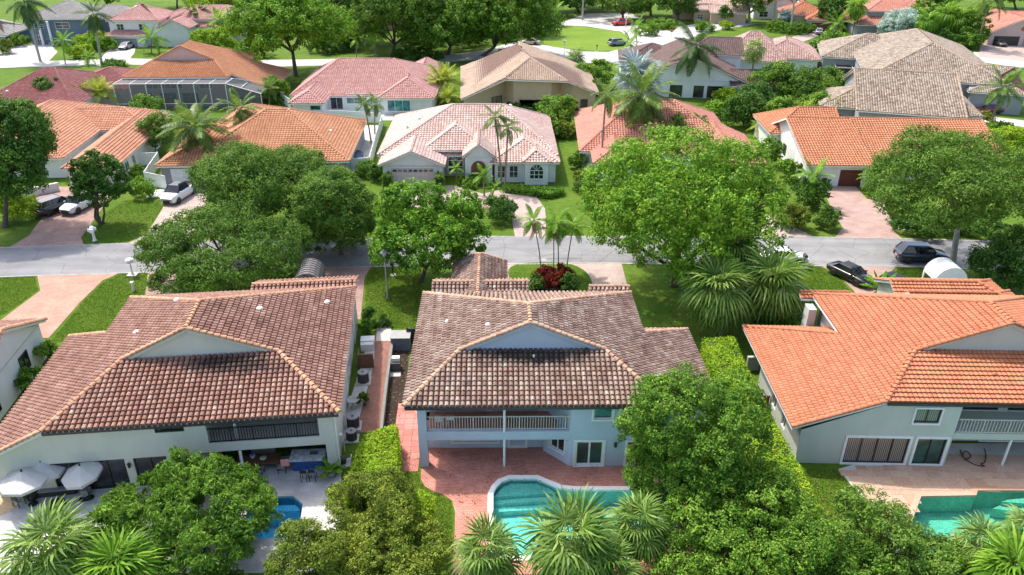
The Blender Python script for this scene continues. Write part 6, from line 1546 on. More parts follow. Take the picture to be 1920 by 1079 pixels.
M3 = [('tall dark tree at the top behind the white house, left of centre', 330, -70, 8, 50, (332, 16), 'leaf_dark'), ('broad tree at the top edge above the shade tree', 500, -80, 4, 70, (500, 14), 'leaf_mid'), ('tall tree left of the dense far row', 625, -30, 60, 40, (628, 72), 'leaf_mid'),
      ('dark tree between the round green and the dense row', 1000, -20, 60, 34, (1000, 66), 'leaf_dark'), ('tree at the top right above the pale grey-green tree', 1700, -40, 22, 44, (1700, 30), 'leaf_mid'), ('green tree right of the grey garage house, top', 1735, 5, 62, 30, (1735, 70), 'leaf_mid'),
      ('dark tree left of the orange garage house, top right', 1560, -5, 50, 26, (1560, 56), 'leaf_dark'), ('round tree between pink-brown and sand-coloured roofs', 1560, 62, 110, 22, (1560, 112), 'leaf_mid')]
for i, (lb_, cx, t0, b0, hw, bs, m_) in enumerate(M3): T_('shade_tree', lb_, cx, t0, b0, hw, bs, m_, .6, .35, 1.4, 1.1, 240+i, .3, n=8)
M4 = [('low hedge bushes along the top right lawn, left', 1610, 74, 92, 26, 'leaf_mid'), ('low hedge bushes in front of the grey garage house', 1660, 72, 90, 30, 'leaf_mid'), ('low bushes on the lawn by the dark red garage', 1560, 66, 84, 18, 'leaf_dark'), ('bushes at the left lawn before the slate blue house', 150, 84, 112, 24, 'leaf_lime'),
      ('bushes at the roadside behind the dark red roof', 215, 112, 134, 22, 'leaf_mid'), ('low bushes along the far street behind the orange-brown gable', 330, 100, 118, 30, 'leaf_mid')]
for i, (lb_, cx, t0, b0, hw, m_) in enumerate(M4): SH('shrub', lb_, cx, t0, b0, hw, m_, .4, .22, 1.5, .5, 260+i)
# ---------------------------------------------------------------- patios and pools
holed('patio', PX([(-60, 1075), (-45, 930), (20, 900), (110, 880), (640, 850), (640, 905), (650, 960), (620, 1010), (600, 1075)]), [poolA], .034, 'travertine', .1)
holed('patio', PX([(790, 882), (800, 826), (1045, 826), (1100, 868), (1300, 872), (1300, 1078), (848, 1078), (853, 990), (853, 960), (848, 940), (832, 929), (812, 922), (797, 913), (789, 900)], False), [poolB], .034, 'patio_red', .1)
holed('patio', PX([(1572, 880), (1740, 832), (2000, 832), (2000, 1080), (1690, 1080), (1660, 990), (1620, 940), (1592, 905)]), [poolC], .02, 'concrete', .1)
holed('patio', PX([(600, 206), (735, 203), (740, 226), (590, 228)]), [poolJ], .034, 'concrete', .1)
sheet_px('gravel_bed', [(-40, 985), (-40, 925), (30, 922), (45, 935), (20, 960)], .05, 'gravel')
def water_mat(name, tint, spec=.02):
    m = bpy.data.materials.new(name); m.use_nodes = True; n = m.node_tree.nodes; t = m.node_tree.links
    tr = n.new('ShaderNodeBsdfTransparent'); tr.inputs[0].default_value = tuple(tint) + (1,)
    gl = n.new('ShaderNodeBsdfGlossy'); gl.inputs['Roughness'].default_value = .03
    fr_ = n.new('ShaderNodeFresnel'); fr_.inputs[0].default_value = 1.33
    g_ = n.new('ShaderNodeNewGeometry'); nz = n.new('ShaderNodeTexNoise'); nz.inputs['Scale'].default_value = 2.2; nz.inputs['Detail'].default_value = 3
    t.new(g_.outputs['Position'], nz.inputs['Vector']); bp = n.new('ShaderNodeBump'); bp.inputs['Strength'].default_value = .25; bp.inputs['Distance'].default_value = .05
    t.new(nz.outputs[0], bp.inputs['Height']); t.new(bp.outputs[0], gl.inputs['Normal']); t.new(bp.outputs[0], fr_.inputs['Normal'])
    mx_ = n.new('ShaderNodeMixShader'); t.new(fr_.outputs[0], mx_.inputs[0]); t.new(tr.outputs[0], mx_.inputs[1]); t.new(gl.outputs[0], mx_.inputs[2])
    t.new(mx_.outputs[0], n['Material Output'].inputs['Surface'])
    return m
def pool(label, pts, tint, floor, cop=None, depth=1.3, steps=None, zw=-.1):
    c = sum((Vector((p[0], p[1], 0)) for p in pts), Vector((0, 0, 0)))/len(pts)
    root = empty('swimming_pool', c, 0, label, 'pool'); P_ = [(p[0]-c.x, p[1]-c.y) for p in pts]; n = len(P_)
    fm = ground_mat(label[:12]+'_floor', floor, tuple(min(1, a*1.2) for a in floor), tuple(a*.85 for a in floor), s1=.6, s2=2., s3=9., bump=.05)
    b = MB(); b.add([(x, y, .0) for x, y in P_] + [(x, y, -depth) for x, y in P_], [((i+1) % n, i, i+n, (i+1) % n+n) for i in range(n)]); b.poly([(x, y, -depth) for x, y in P_]); b.build('basin', fm, root)
    ccw = sum(P_[i][0]*P_[(i+1) % n][1]-P_[(i+1) % n][0]*P_[i][1] for i in range(n)) > 0
    MB().poly([(x, y, zw) for x, y in (P_ if ccw else P_[::-1])]).build('water', water_mat(label[:12]+'_water', tint), root)
    if cop:
        k = MB(); w0, w1 = -.03, .3; inn, out = [], []
        ar = sum(P_[i][0]*P_[(i+1) % n][1]-P_[(i+1) % n][0]*P_[i][1] for i in range(n)); sg = 1 if ar > 0 else -1
        for i in range(n):
            a_, b_, c_ = Vector(P_[i-1]), Vector(P_[i]), Vector(P_[(i+1) % n]); d0, d1 = (b_-a_).normalized(), (c_-b_).normalized()
            n0_, n1_ = Vector((d0.y, -d0.x))*sg, Vector((d1.y, -d1.x))*sg; m_ = (n0_+n1_).normalized(); f_ = 1/max(.5, m_.dot(n0_))
            inn.append(b_+m_*w0*f_); out.append(b_+m_*w1*f_)
        for i in range(n):
            j = (i+1) % n; A_, B__, C_, D_ = inn[i], inn[j], out[j], out[i]
            t4 = [(p.x, p.y, .085) for p in (A_, B__, C_, D_)]; b4 = [(p.x, p.y, -.06) for p in (A_, B__, C_, D_)]
            k.add(t4+b4, [(0, 1, 2, 3), (1, 0, 4, 5), (3, 2, 6, 7)])
        k.build('coping', M[cop], root)
    for s_ in steps or ():
        MB().prism([(p[0]-c.x, p[1]-c.y) for p in s_[0]], -depth+.01, s_[1]).build('step', fm, root)
    return root
pool('blue swimming pool partly under the mango tree, bottom left', poolA, (.32, .72, .92), (.45, .7, .8), None, 1.5, [(PX([(490, 941), (552, 939), (560, 946), (560, 950), (490, 952)]), -.35)])
pool('teal kidney-edged swimming pool with white coping behind the blue house', poolB, (.48, .86, .81), (.45, .66, .64), 'white', 1.2,
     [(PX([(926, 925), (942, 906), (957, 900), (1006, 900), (1028, 909), (1042, 917)]), -.3), (PX([(926, 933), (926, 925), (1042, 917), (1050, 925)]), -.55), (PX([(926, 942), (926, 933), (1050, 925), (1058, 934)]), -.8)])
pool('green swimming pool at the right edge with tan coping', poolC, (.42, .8, .7), (.4, .6, .53), 'flagstone', 1.3, [(PX([(1895, 930), (1930, 927), (1930, 938), (1880, 934)]), -.3), (PX([(1880, 934), (1930, 938), (1930, 948), (1866, 940)]), -.6)])
pool('small pool behind the white fence at the pink pool house', poolJ, (.4, .85, .8), (.4, .7, .66), None)
# flagstone slabs of the right-hand patio, each its own piece
fs = empty('flagstone_paving', at(1720, 905), R(-1), 'tan flagstone paving in front of the mint-grey house', 'paving')
rr = random.Random(4); inv = fs.matrix_basis.inverted() if False else (Matrix.Rotation(R(1), 4, 'Z') @ Matrix.Translation(-at(1720, 905)))
okp = [(inv @ Vector((*p, 0))) for p in PX([(1578, 883), (1740, 850), (1980, 850), (1980, 917), (1829, 919), (1826, 927), (1722, 929), (1712, 950), (1655, 985), (1618, 938), (1594, 905)])]
okp = [(p.x, p.y) for p in okp]
y = -6.0
while y < 4.5:
    hgt = rr.choice((.45, .6, .75)); x = -7 + rr.random()
    while x < 13:
        wd = rr.choice((.5, .75, .95, 1.2))
        if inside(np.array([(x+wd/2, y+hgt/2)]), okp)[0]:
            MB().prism([(x+.015, y+.015), (x+wd-.015, y+.02), (x+wd-.02, y+hgt-.015), (x+.02, y+hgt-.02)], .0, .034+rr.uniform(0, .006)).build('flagstone', M['flagstone'], fs)
        x += wd
    y += hgt
# red square pavers at the side of the blue house
rp_ = empty('paver_path', at(765, 812), R(3), 'path of red square pavers left of the blue house', 'path')
for i in range(-1, 2):
    for j in range(-6, 6):
        MB().box(i*.62-.3+(j % 2)*.0, j*.62-.3, 0, i*.62+.3, j*.62+.3, .04+rr.uniform(0, .008)).build('paver', M['redpaver'], rp_)
# side yard between the two houses
sheet_px('mulch_bed', [(738, 645), (768, 645), (757, 790), (744, 812), (712, 812)], .03, 'mulch')
sheet_px('brick_walk', [(664, 812), (710, 812), (734, 640), (725, 615), (705, 618), (700, 690), (672, 790)], .034, 'walk_brick')
sheet_px('side_walk', [(705, 640), (735, 640), (733, 612), (708, 612)], .044, 'concrete')
M['greyblock'] = flat('grey_block', (.2, .195, .18), .9, bump=.3)
sheet_px('side_walk', [(640, 830), (672, 800), (700, 690), (706, 640), (690, 636), (676, 690), (640, 800)], .024, 'concrete')
def wall_run(name, label, pts, h, t, mat, cat='wall'):
    c = pts[0].copy(); b = MB()
    for p, q in zip(pts[:-1], pts[1:]): b.obox(p-c+Vector((0, 0, h/2)), q-c+Vector((0, 0, h/2)), t, h); b.obox(p-c+Vector((0, 0, h+.03)), q-c+Vector((0, 0, h+.03)), t+.06, .06)
    return tag(b.build(name, M[mat], None, loc=c), label, cat)
wall_run('garden_wall', 'low grey garden wall between brick walk and dark mulch', G((738, 642), (726, 730), (716, 820)), .7, .15, 'greyblock')
wall_run('garden_wall', 'low white wall under the left edge tree', G((45, 372), (112, 358)), 1.0, .2, 'wallW')
wall_run('garden_wall', 'short pale garden wall by the left wall of the mint-grey house', G((1398, 695), (1420, 694)), 1.2, .2, 'wallC')

def fence(label, px, h=1.8, mat='white', step=2.4, name='vinyl_fence', gate=None):
    pts = G(*px); root = empty(name, pts[0], 0, label, 'fence'); o = pts[0]
    for p, q in zip(pts[:-1], pts[1:]):
        n = max(1, round((q-p).length/step))
        for i in range(n):
            a, b = p.lerp(q, i/n)-o, p.lerp(q, (i+1)/n)-o; zz = Vector((0, 0, 1)); d = (b-a).normalized()
            f = MB().obox(a+zz*(h*.5), b+zz*(h*.5), .04, h*.9)
            L_ = (b-a).length; k = int(L_/.2)
            for j in range(1, k): f.obox(a+d*(L_*j/k)+zz*(h*.5)+Vector((0, 0, -h*.44)), a+d*(L_*j/k)+zz*(h*.5)+Vector((0, 0, h*.44)), .02, .055)
            f.build('panel', M[mat], root)
            MB().box(a.x-.06, a.y-.06, 0, a.x+.06, a.y+.06, h+.08).build('post', M[mat], root)
            MB().obox(a+zz*h*.96, b+zz*h*.96, .08, .1).build('rail', M[mat], root)
    return root
fence('white vinyl fence and gate between the two orange roofs, left', [(262, 312), (300, 310), (275, 348), (314, 356)])
fence('white vinyl fence along the yard between orange-brown and pale pink roofs', [(660, 322), (694, 320), (706, 275), (718, 236)])
fence('white fence in front of the small pool at the pink pool house', [(592, 226), (650, 228), (716, 232)], 1.7)
fence('short white fence left of the pink pool house', [(545, 205), (528, 192), (536, 172)], 1.7)
fence('black metal gate at the side of the blue house', [(765, 646), (786, 646)], 1.5, 'black', 1.2, 'metal_gate')
sheet_px('side_yard', [(664, 300), (694, 300), (706, 262), (712, 236), (682, 236), (676, 262)], .03, 'concrete')

# ---------------------------------------------------------------- cars
TYRE = MB().lathe([(.2, -.11), (.33, -.11), (.345, -.06), (.345, .06), (.33, .11), (.2, .11)], 16).mesh('tyre', M['rubber'], True)
RIM = MB().lathe([(.02, -.08), (.2, -.1), (.22, -.115), (.22, .115), (.2, .1), (.02, .08)], 14).mesh('rim', M['chrome'], True)
LAMP = flat('headlamp_glass', (.75, .76, .78), .1); TAIL = flat('tail_lamp_red', (.35, .01, .01), .2); PLATE = M['offwhite']
CARGLASS = glass_mat('car_glass', (.008, .01, .013), .03)
SHAPE = {  # L, W, belt z, roof z, (rear base, rear roof, front roof, front base), hood z, tail z
    'suv': (4.9, 1.95, 1.08, 1.72, (-2.3, -1.85, .55, 1.25), 1.0, 1.05), 'sedan': (4.8, 1.86, .95, 1.44, (-1.75, -.95, .45, 1.2), .86, .92),
    'conv': (4.7, 1.88, .9, 1.34, (-1.65, -1.05, .3, 1.05), .82, .88), 'pickup': (5.5, 2.05, 1.2, 1.9, (-.9, -.55, .85, 1.55), 1.15, 1.2)}
def car(kind, label, px, head, paint, roofp=None, group=None, top='black'):
    L_, W_, zb, zr, (r0, r1, f1, f0), zh, zt = SHAPE[kind]; p = at(*px, 0)
    root = empty('car' if kind != 'pickup' else 'pickup_truck', p+Vector((0, 0, .04)), R(head), label, 'car' if kind != 'pickup' else 'truck', group)
    hw, hl = W_/2, L_/2; pm = car_paint('paint_'+label[:14], paint)
    b = MB(); secs = []
    xs = [(-hl, .82, zt*.86, .42), (-hl+.12, .93, zt, .3), (r0, .99, zb, .24), (r1, 1, zb, .22), (0, 1, zb, .22), (f1, 1, zb, .22), (f0, .985, zb*.99, .22), (hl-.75, .95, zh, .24), (hl-.2, .86, zh*.93, .28), (hl, .7, zh*.75, .4)]
    for x, wk, z, z0 in xs:
        w_ = hw*wk
        secs.append([(x, -w_*.82, z), (x, -w_*.93, z-.06), (x, -w_, z*.72), (x, -w_*.98, z0+.12), (x, -w_*.85, z0), (x, w_*.85, z0), (x, w_*.98, z0+.12), (x, w_, z*.72), (x, w_*.93, z-.06), (x, w_*.82, z)])
    n0 = 0; k = 10
    for s_ in secs: b.v += s_
    for i in range(len(secs)-1):
        for j in range(k): b.f.append([i*k+j, i*k+(j+1) % k, (i+1)*k+(j+1) % k, (i+1)*k+j]); b.m.append(0)
    b.f.append(list(range(k))); b.m.append(0); b.f.append([(len(secs)-1)*k+j for j in reversed(range(k))]); b.m.append(0)
    body = b.build('body', pm, root, True)
    for x, wk in ((hl-1.0, 1), (-hl+1.0, 1)):
        for s_ in (-1, 1):
            a_ = MB().lathe([(.43, -.03), (.43, .03)], 14); o = a_.build('wheel_arch', M['black'], root); o.matrix_basis = Matrix.Translation((x, s_*hw*.965, .36)) @ Matrix.Rotation(R(90), 4, 'X')
            w_ = link('wheel', TYRE, root); w_.matrix_basis = Matrix.Translation((x, s_*(hw-.1), .345)) @ Matrix.Rotation(R(90), 4, 'X'); link('rim', RIM, w_)
    # cabin
    bw, tw_ = hw*.83, hw*.66; zb2 = zb-.03
    B_ = [(r0, -bw, zb2), (f0, -bw, zb2), (f0, bw, zb2), (r0, bw, zb2)]; T4 = [(r1, -tw_, zr), (f1, -tw_, zr), (f1, tw_, zr), (r1, tw_, zr)]
    g_ = MB()
    g_.poly([B_[1], B_[2], T4[2], T4[1]]); g_.poly([B_[3], B_[0], T4[0], T4[3]]); g_.poly([B_[0], B_[1], T4[1], T4[0]]); g_.poly([B_[2], B_[3], T4[3], T4[2]])
    if kind != 'conv' or True: g_.build('windows', CARGLASS, root)
    rm = pm if roofp is None else roofp; r_ = MB()
    m0 = [(r1-.06, -tw_-.03, zr), (f1+.05, -tw_-.03, zr), (f1+.05, tw_+.03, zr), (r1-.06, tw_+.03, zr)]; m1 = [(r1+.18, -tw_+.2, zr+.06), (f1-.2, -tw_+.2, zr+.06), (f1-.2, tw_-.2, zr+.06), (r1+.18, tw_-.2, zr+.06)]
    r_.add(m0+m1, [(4, 5, 6, 7), (0, 1, 5, 4), (1, 2, 6, 5), (2, 3, 7, 6), (3, 0, 4, 7), (3, 2, 1, 0)])
    for s_ in (-1, 1):
        for (xa, xb) in ((r0, r1), (f0, f1)): r_.obox((xa, s_*bw, zb2), (xb, s_*(tw_+.01), zr), .09, .09)
        if kind != 'conv': xm = (r1+f1)/2-.05; r_.obox((xm, s_*(bw+.005), zb2), (xm, s_*(tw_+.02), zr), .05, .08)
    r_.build('roof' if kind != 'conv' else 'soft_top', rm, root)
    if kind == 'pickup': MB().box(-hl+.15, -hw*.72, zb-.25, r0-.15, hw*.72, zb+.015).build('load_bed', M['black'], root)
    for s_ in (-1, 1):
        MB().box(hl-.42, s_*hw*.58-.17, zh*.66, hl-.1, s_*hw*.58+.17, zh*.82).build('headlight', LAMP, root)
        MB().box(-hl-.02, s_*hw*.62-.16, zt*.66, -hl+.2, s_*hw*.62+.16, zt*.84).build('tail_light', TAIL, root)
        MB().box(f0-.35, s_*(hw+.06)-.09, zb-.02, f0-.2, s_*(hw+.06)+.09, zb+.13).build('mirror', pm, root)
    MB().box(hl-.06, -.42, .38, hl+.015, .42, .62).build('grille', M['black'], root); MB().box(-hl-.03, -.26, zt*.5, -hl+.1, .26, zt*.5+.13).build('licence_plate', PLATE, root)
    return root
BLK, NAVY, WHT, SIL = (.012, .012, .014), (.012, .018, .05), (.75, .75, .75), (.4, .43, .46)
car('suv', 'black sport utility car parked tail to the road on the brown driveway', (107, 396), 64, BLK)
car('suv', 'white sport utility car facing the road, half behind the small dark tree', (152, 392), -102, WHT, M['black'])
car('pickup', 'white pickup with dark glass roof facing the road by the white garage door', (338, 372), -100, WHT, CARGLASS)
car('sedan', 'pale blue-grey car at the bungalow garage, mostly behind the round tree', (745, 376), 95, SIL)
car('suv', 'dark navy sport utility car parked along the road, right', (1724, 489), -4, NAVY)
car('conv', 'black convertible with soft top facing the near houses on the right driveway', (1594, 524), -62, BLK, M['black'])
car('sedan', 'white car on the road behind the fan palms', (1466, 492), -3, WHT)
car('suv', 'white car beside the orange roof, partly hidden behind the big-leaved plant', (1690, 558), -60, WHT, M['black'])
car('sedan', 'silver car in front of the grey garage door, top left', (238, 92), -95, SIL)
car('sedan', 'beige car parked under the trees left of the round green', (994, 84), 168, (.4, .34, .26))
car('suv', 'grey sport utility car at the edge of the round green', (1158, 86), 25, (.13, .16, .19))
car('sedan', 'dark red car on the drive at the right edge', (1850, 212), 178, (.16, .01, .02))
car('pickup', 'red truck under the far tree beyond the round green', (1165, 48), 200, (.5, .02, .015))
car('sedan', 'grey car by the dark red garage, top right', (1535, 64), 70, SIL)
car('sedan', 'dark car standing in the open garage of the pink house', (1872, 86), -92, (.1, .1, .11))

# ---------------------------------------------------------------- street furniture
def lamp_post(label, px, h, col='greypaint', glow=False):
    r = empty('street_lamp', at(*px), 0, label, 'street lamp')
    MB().lathe([(.16, 0), (.12, .3), (.07, .5), (.05, h)], 10).build('pole', M[col], r, True)
    MB().lathe([(.05, h), (.16, h+.05), (.2, h+.35), (.19, h+.36)], 10).build('lantern', M['offwhite'], r, True)
    MB().lathe([(.42, h+.36), (.3, h+.46), (.06, h+.62), (.03, h+.72)], 10).build('cap', M[col], r, True)
lamp_post('grey street lamp on the lawn left of the round bright tree', (727, 562), 4.3)
lamp_post('pale street lamp at the far street by the tan roof', (1057, 121), 4.5, 'offwhite')
lamp_post('pale street lamp at the edge of the round green', (1172, 68), 4.5, 'offwhite')
def mailbox(label, px, col, h=1.1, rz=0):
    r = empty('mailbox', at(*px), rz, label, 'mailbox')
    MB().box(-.06, -.06, 0, .06, .06, h).build('post', M[col], r)
    b = MB(); pr = [(-.16, 0), (.16, 0)] + [(.16*math.cos(math.pi*i/8), .2+.16*math.sin(math.pi*i/8)) for i in range(9)]
    n = len(pr); b.add([(x, -.28, h+z) for x, z in pr]+[(x, .28, h+z) for x, z in pr], [list(range(n))]+[list(reversed(range(n, 2*n)))]+[((i+1) % n, i, i+n, (i+1) % n+n) for i in range(n)])
    b.build('box', M[col], r); MB().lathe([(.32, 0), (.26, .06)], 10).build('base', M['concrete'], r)
mailbox('black mailbox on a post at the kerb beside the grey street lamp', (737, 516), 'black')
mailbox('black mailbox at the lawn edge by the black convertible', (1506, 502), 'black')
mailbox('dark mailbox at the rim of the round green', (1119, 96), 'black')
r = empty('mailbox', at(178, 452), R(15), 'white ornamental mailbox column on the lawn between two driveways', 'mailbox')
MB().lathe([(.26, 0), (.2, .12), (.15, .2), (.14, 1.0), (.2, 1.06)], 10).build('post', M['white'], r, True)
MB().box(-.2, -.45, 1.06, .2, .3, 1.45).box(-.45, -.1, 1.1, -.2, .1, 1.4).box(.2, -.1, 1.2, .4, .1, 1.5).build('box', M['white'], r); MB().lathe([(.2, 1.45), (.24, 1.55), (.02, 1.75)], 8).build('finial', M['white'], r)
r = empty('lamp_pedestal', at(249, 517), 0, 'white ornamental lamp on a stepped base at the orange driveway mouth', 'lamp')
MB().box(-.45, -.35, 0, .45, .35, .14).build('base', M['concrete'], r); MB().lathe([(.2, .14), (.1, .3), (.07, .8), (.12, .9), (.07, 1.0), (.06, 1.3)], 10).build('pole', M['white'], r, True); MB().lathe([(.1, 1.3), (.34, 1.4), (.38, 1.62), (.3, 1.75), (.1, 1.82)], 12).build('lantern', M['white'], r, True)
r = empty('utility_post', at(251, 546), 0, 'small pale utility post on the grass by the orange driveway', 'post'); MB().box(-.1, -.1, 0, .1, .1, .75).box(-.14, -.14, .75, .14, .14, .95).build('housing', M['offwhite'], r)
r = empty('stop_sign', at(1258, 76), 0, 'red octagonal stop sign at the far street corner', 'sign')
MB().tube([(0, 0, 0), (0, 0, 2.2)], .04, 6).build('post', M['metal'], r)
so = [(.42*math.cos(R(22.5+45*i)), -.05, 2.35+.42*math.sin(R(22.5+45*i))) for i in range(8)]
b = MB(); b.add(so+[(x, -.02, z) for x, _, z in so], [list(range(8)), list(reversed(range(8, 16)))]+[((i+1) % 8, i, i+8, (i+1) % 8+8) for i in range(8)]); b.build('plate', flat('sign_red', (.5, .02, .02), .5), r)
tc = bpy.data.curves.new('lettering', 'FONT'); tc.body = 'STOP'; tc.size = .32; tc.align_x = 'CENTER'; tc.align_y = 'CENTER'; tc.extrude = .002; tc.materials.append(M['white'])
tmp = bpy.data.objects.new('tmp', tc); to = bpy.data.objects.new('lettering', bpy.data.meshes.new_from_object(tmp)); bpy.data.objects.remove(tmp); COL.objects.link(to); to.parent = r; to.location = (0, -.056, 2.35); to.rotation_euler = (R(90), 0, 0)
MB().lathe([(.32, 0), (.32, .008)], 16).build('manhole_cover', M['greypaint'], None, loc=at(1019, 488)+Vector((0, 0, .032)))
tag(bpy.data.objects['manhole_cover'], 'round manhole cover in the road before the lawn island', 'manhole')
# ---------------------------------------------------------------- yard things
def umbrella(label, apex, base_y_from, r_m, h=2.35, tilt=(0, 0), sides=8, mat='canvas'):
    p = at(*apex, h+.35); r = empty('patio_umbrella', (p.x, p.y, 0), 0, label, 'umbrella')
    b = MB(); n = sides; rim = []
    for i in range(n): a = 2*math.pi*(i+.5)/n; rim.append((r_m*math.cos(a), r_m*math.sin(a), h-.25+tilt[0]*math.cos(a)+tilt[1]*math.sin(a)))
    ap = (0, 0, h+.35)
    for i in range(n):
        p0, p1 = Vector(rim[i]), Vector(rim[(i+1) % n]); m0, m1 = p0.lerp(Vector(ap), .5)+Vector((0, 0, -.04)), p1.lerp(Vector(ap), .5)+Vector((0, 0, -.04))
        b.poly([p0, p1, m1, m0]); b.poly([m0, m1, ap]); b.poly([p0-Vector((0, 0, .18)), p1-Vector((0, 0, .18)), p1, p0])
    b.build('canopy', M[mat], r); MB().tube([(0, 0, 0), (0, 0, h+.42)], .03, 8).build('pole', M['bronze'], r); MB().lathe([(.28, 0), (.26, .08), (.05, .12)], 12).build('base', M['black'], r)
    MB().lathe([(.06, h+.34), (.05, h+.46), (.01, h+.5)], 8).build('finial', M['black'], r)
umbrella('open off-white umbrella nearest the left edge, sunlit, over the patio table', (40, 884), 0, 1.4, 2.2)
umbrella('grey-white umbrella behind the sunlit one at the house wall', (76, 866), 0, 1.3, 2.1)
umbrella('off-white octagonal umbrella above the wicker sofa', (149, 873), 0, 1.15, 2.2, (.1, .15))
umbrella('off-white umbrella behind the top of the mango tree', (334, 864), 0, 1.1, 2.1)
def LA(px, py, z=0): return at(px, py, z)
r = empty('wicker_sofa', LA(112, 922), R(10), 'dark wicker corner sofa with grey cushions under the umbrellas', 'sofa')
MB().box(-1.1, -.45, .02, 1.1, .45, .36).build('frame', M['wicker'], r); MB().box(-1.1, .45, .02, 1.1, .62, .75).build('backrest', M['wicker'], r)
for x, a in ((-.85, .5), (-.5, .35), (.2, -.2)):
    c_ = MB().box(-.3, -.08, 0, .3, .08, .55).build('cushion', M['cushion'], r, loc=(x, .25, .38), rot=(R(-25), R(15*a), R(40*a)))
MB().box(-1.05, -.42, .36, .6, .4, .44).build('seat_pad', M['cushion'], r)
r = empty('side_table', LA(178, 902), 0, 'round white pedestal side table beside the wicker sofa', 'table'); MB().lathe([(.18, 0), (.08, .1), (.07, .5), (.36, .54), (.38, .58)], 14).build('pedestal', M['white'], r, True)
r = empty('cooler_box', LA(163, 928), R(8), 'black floor mat and grey stool beside the wicker sofa', 'stool'); MB().box(-.25, -.2, .02, .25, .2, .45).build('seat', M['cushion'], r); MB().box(-.3, -.65, .004, .3, -.25, .045).build('mat', M['black'], r)
def chair(name, label, px, rz, mat='black', h=.45, seat='cushion', back=.9, w=.5, group=None):
    r = empty(name, LA(*px), R(rz), label, 'chair' if 'stool' not in name else 'stool', group)
    for x in (-w/2+.03, w/2-.03):
        for y in (-w/2+.03, w/2-.03): MB().box(x-.02, y-.02, .03, x+.02, y+.02, h if y < 0 else back).build('leg', M[mat], r)
    MB().box(-w/2, -w/2, h, w/2, w/2, h+.06).build('seat', M[seat], r); MB().box(-w/2+.04, w/2-.05, h+.12, w/2-.04, w/2-.01, back).build('backrest', M[mat], r)
    return r
chair('patio_chair', 'grey patio chair under the sunlit umbrella at the left edge', (38, 948), 160)
r = empty('planter', LA(62, 935), 0, 'dark round planter with leafy plant under the sunlit umbrella', 'planter'); MB().lathe([(.3, 0), (.42, .4), (.38, .42)], 12).build('pot', M['black'], r, True)
link('plant', crown_mesh('plant', 5, [(0, 0, .65, .5, .5, .35)], 'leaf_dark', .2, .08, 1.4, .2), r)
r = empty('fire_pit_table', LA(108, 952), R(8), 'dark oval ottoman in front of the wicker sofa', 'ottoman'); MB().lathe([(.45, 0), (.5, .08), (.5, .32), (.42, .38)], 16).build('pad', M['wicker'], r, True)
# dining set on the covered patio
ha = hA.root
r = empty('dining_table', LA(488, 878), R(7), 'long brown wooden dining table on the covered patio of the left house', 'table')
MB().box(-1.35, -.5, .68, 1.35, .5, .75).build('table_top', M['cream_stain'], r)
for x in (-1.2, 1.2):
    for y in (-.4, .4): MB().box(x-.05, y-.05, .03, x+.05, y+.05, .68).build('leg', M['cream_stain'], r)
chair('dining_chair', 'dark dining chair at the near side of the brown table', (488, 890), 180); chair('dining_chair', 'dark dining chair with pink towel at the right end of the brown table', (530, 885), -80)
chair('dining_chair', 'dark dining chair at the left end of the brown table', (448, 882), 100)
MB().box(-.25, -.03, 0, .25, .03, .5).build('towel', flat('pink_towel', (.75, .35, .3), .9), None, loc=LA(535, 874, .9), rot=(0, 0, R(10))); tag(bpy.data.objects['towel'], 'pink towel hanging on the dining chair back', 'towel')
r = empty('fruit_bowl', LA(494, 862, .79), 0, 'white flower bowl on the brown dining table', 'bowl'); MB().lathe([(.08, 0), (.2, .1), (.22, .14)], 10).build('bowl', M['white'], r); link('flowers', crown_mesh('flowers', 3, [(0, 0, .16, .18, .18, .1)], 'leaf_var', .08, .05, 1.2, .06, 12), r)
r = empty('bucket', LA(474, 858, .79), 0, 'white and blue bucket on the brown dining table', 'bucket'); MB().lathe([(.12, 0), (.17, .22)], 10).build('pail', M['white'], r); MB().lathe([(.15, .22), (.1, .3), (.02, .33)], 10).build('cover', flat('blue_cloth', (.03, .12, .6), .7), r)
r = empty('outdoor_bar', LA(580, 878), R(4), 'outdoor bar island with marbled grey top and blue front panel', 'bar')
MB().box(-.95, -.3, .02, .95, .55, .9).build('cabinet', flat('blue_panel', (.03, .1, .35), .6, var=.3), r); MB().box(-1.1, -.45, .9, 1.1, .7, .98).build('counter', flat('marbled_top', (.55, .56, .57), .25, var=.35, scale=4), r)
MB().box(.1, .1, .985, .6, .45, 1.0).build('sink', M['chrome'], r); MB().tube([(0, .3, .98), (0, .3, 1.3), (0, .1, 1.34)], .02, 6).build('tap', M['chrome'], r)
chair('bar_stool', 'dark bar stool at the blue bar, left one', (572, 902), 180, h=.65, back=1.0, w=.42); chair('bar_stool', 'dark bar stool at the blue bar, right one', (588, 901), 180, h=.65, back=1.0, w=.42)
r = empty('potted_plant', LA(622, 893), 0, 'big-leaved plant in a pale pot at the right patio corner', 'plant'); MB().lathe([(.22, 0), (.32, .42), (.28, .44)], 12).build('pot', M['pot'], r, True)
for i in range(9):
    o = link('leaf', frond_feather(('pot', i % 2), 'frond_green', .15, .4, 14, .28, i % 2, .08, .1), r, loc=(0, 0, .42)); o.rotation_euler = (0, -R(65-i*6), i*2.4); o.scale = (1.0,)*3
r = empty('covered_grill', LA(496, 846), R(7), 'grill under a pale cover against the patio back wall', 'grill'); MB().box(-.75, -.3, .05, .75, .35, .95).build('cover', M['cushion'], r); MB().box(-.5, -.28, .95, .5, .3, 1.15).build('hood', M['cushion'], r)
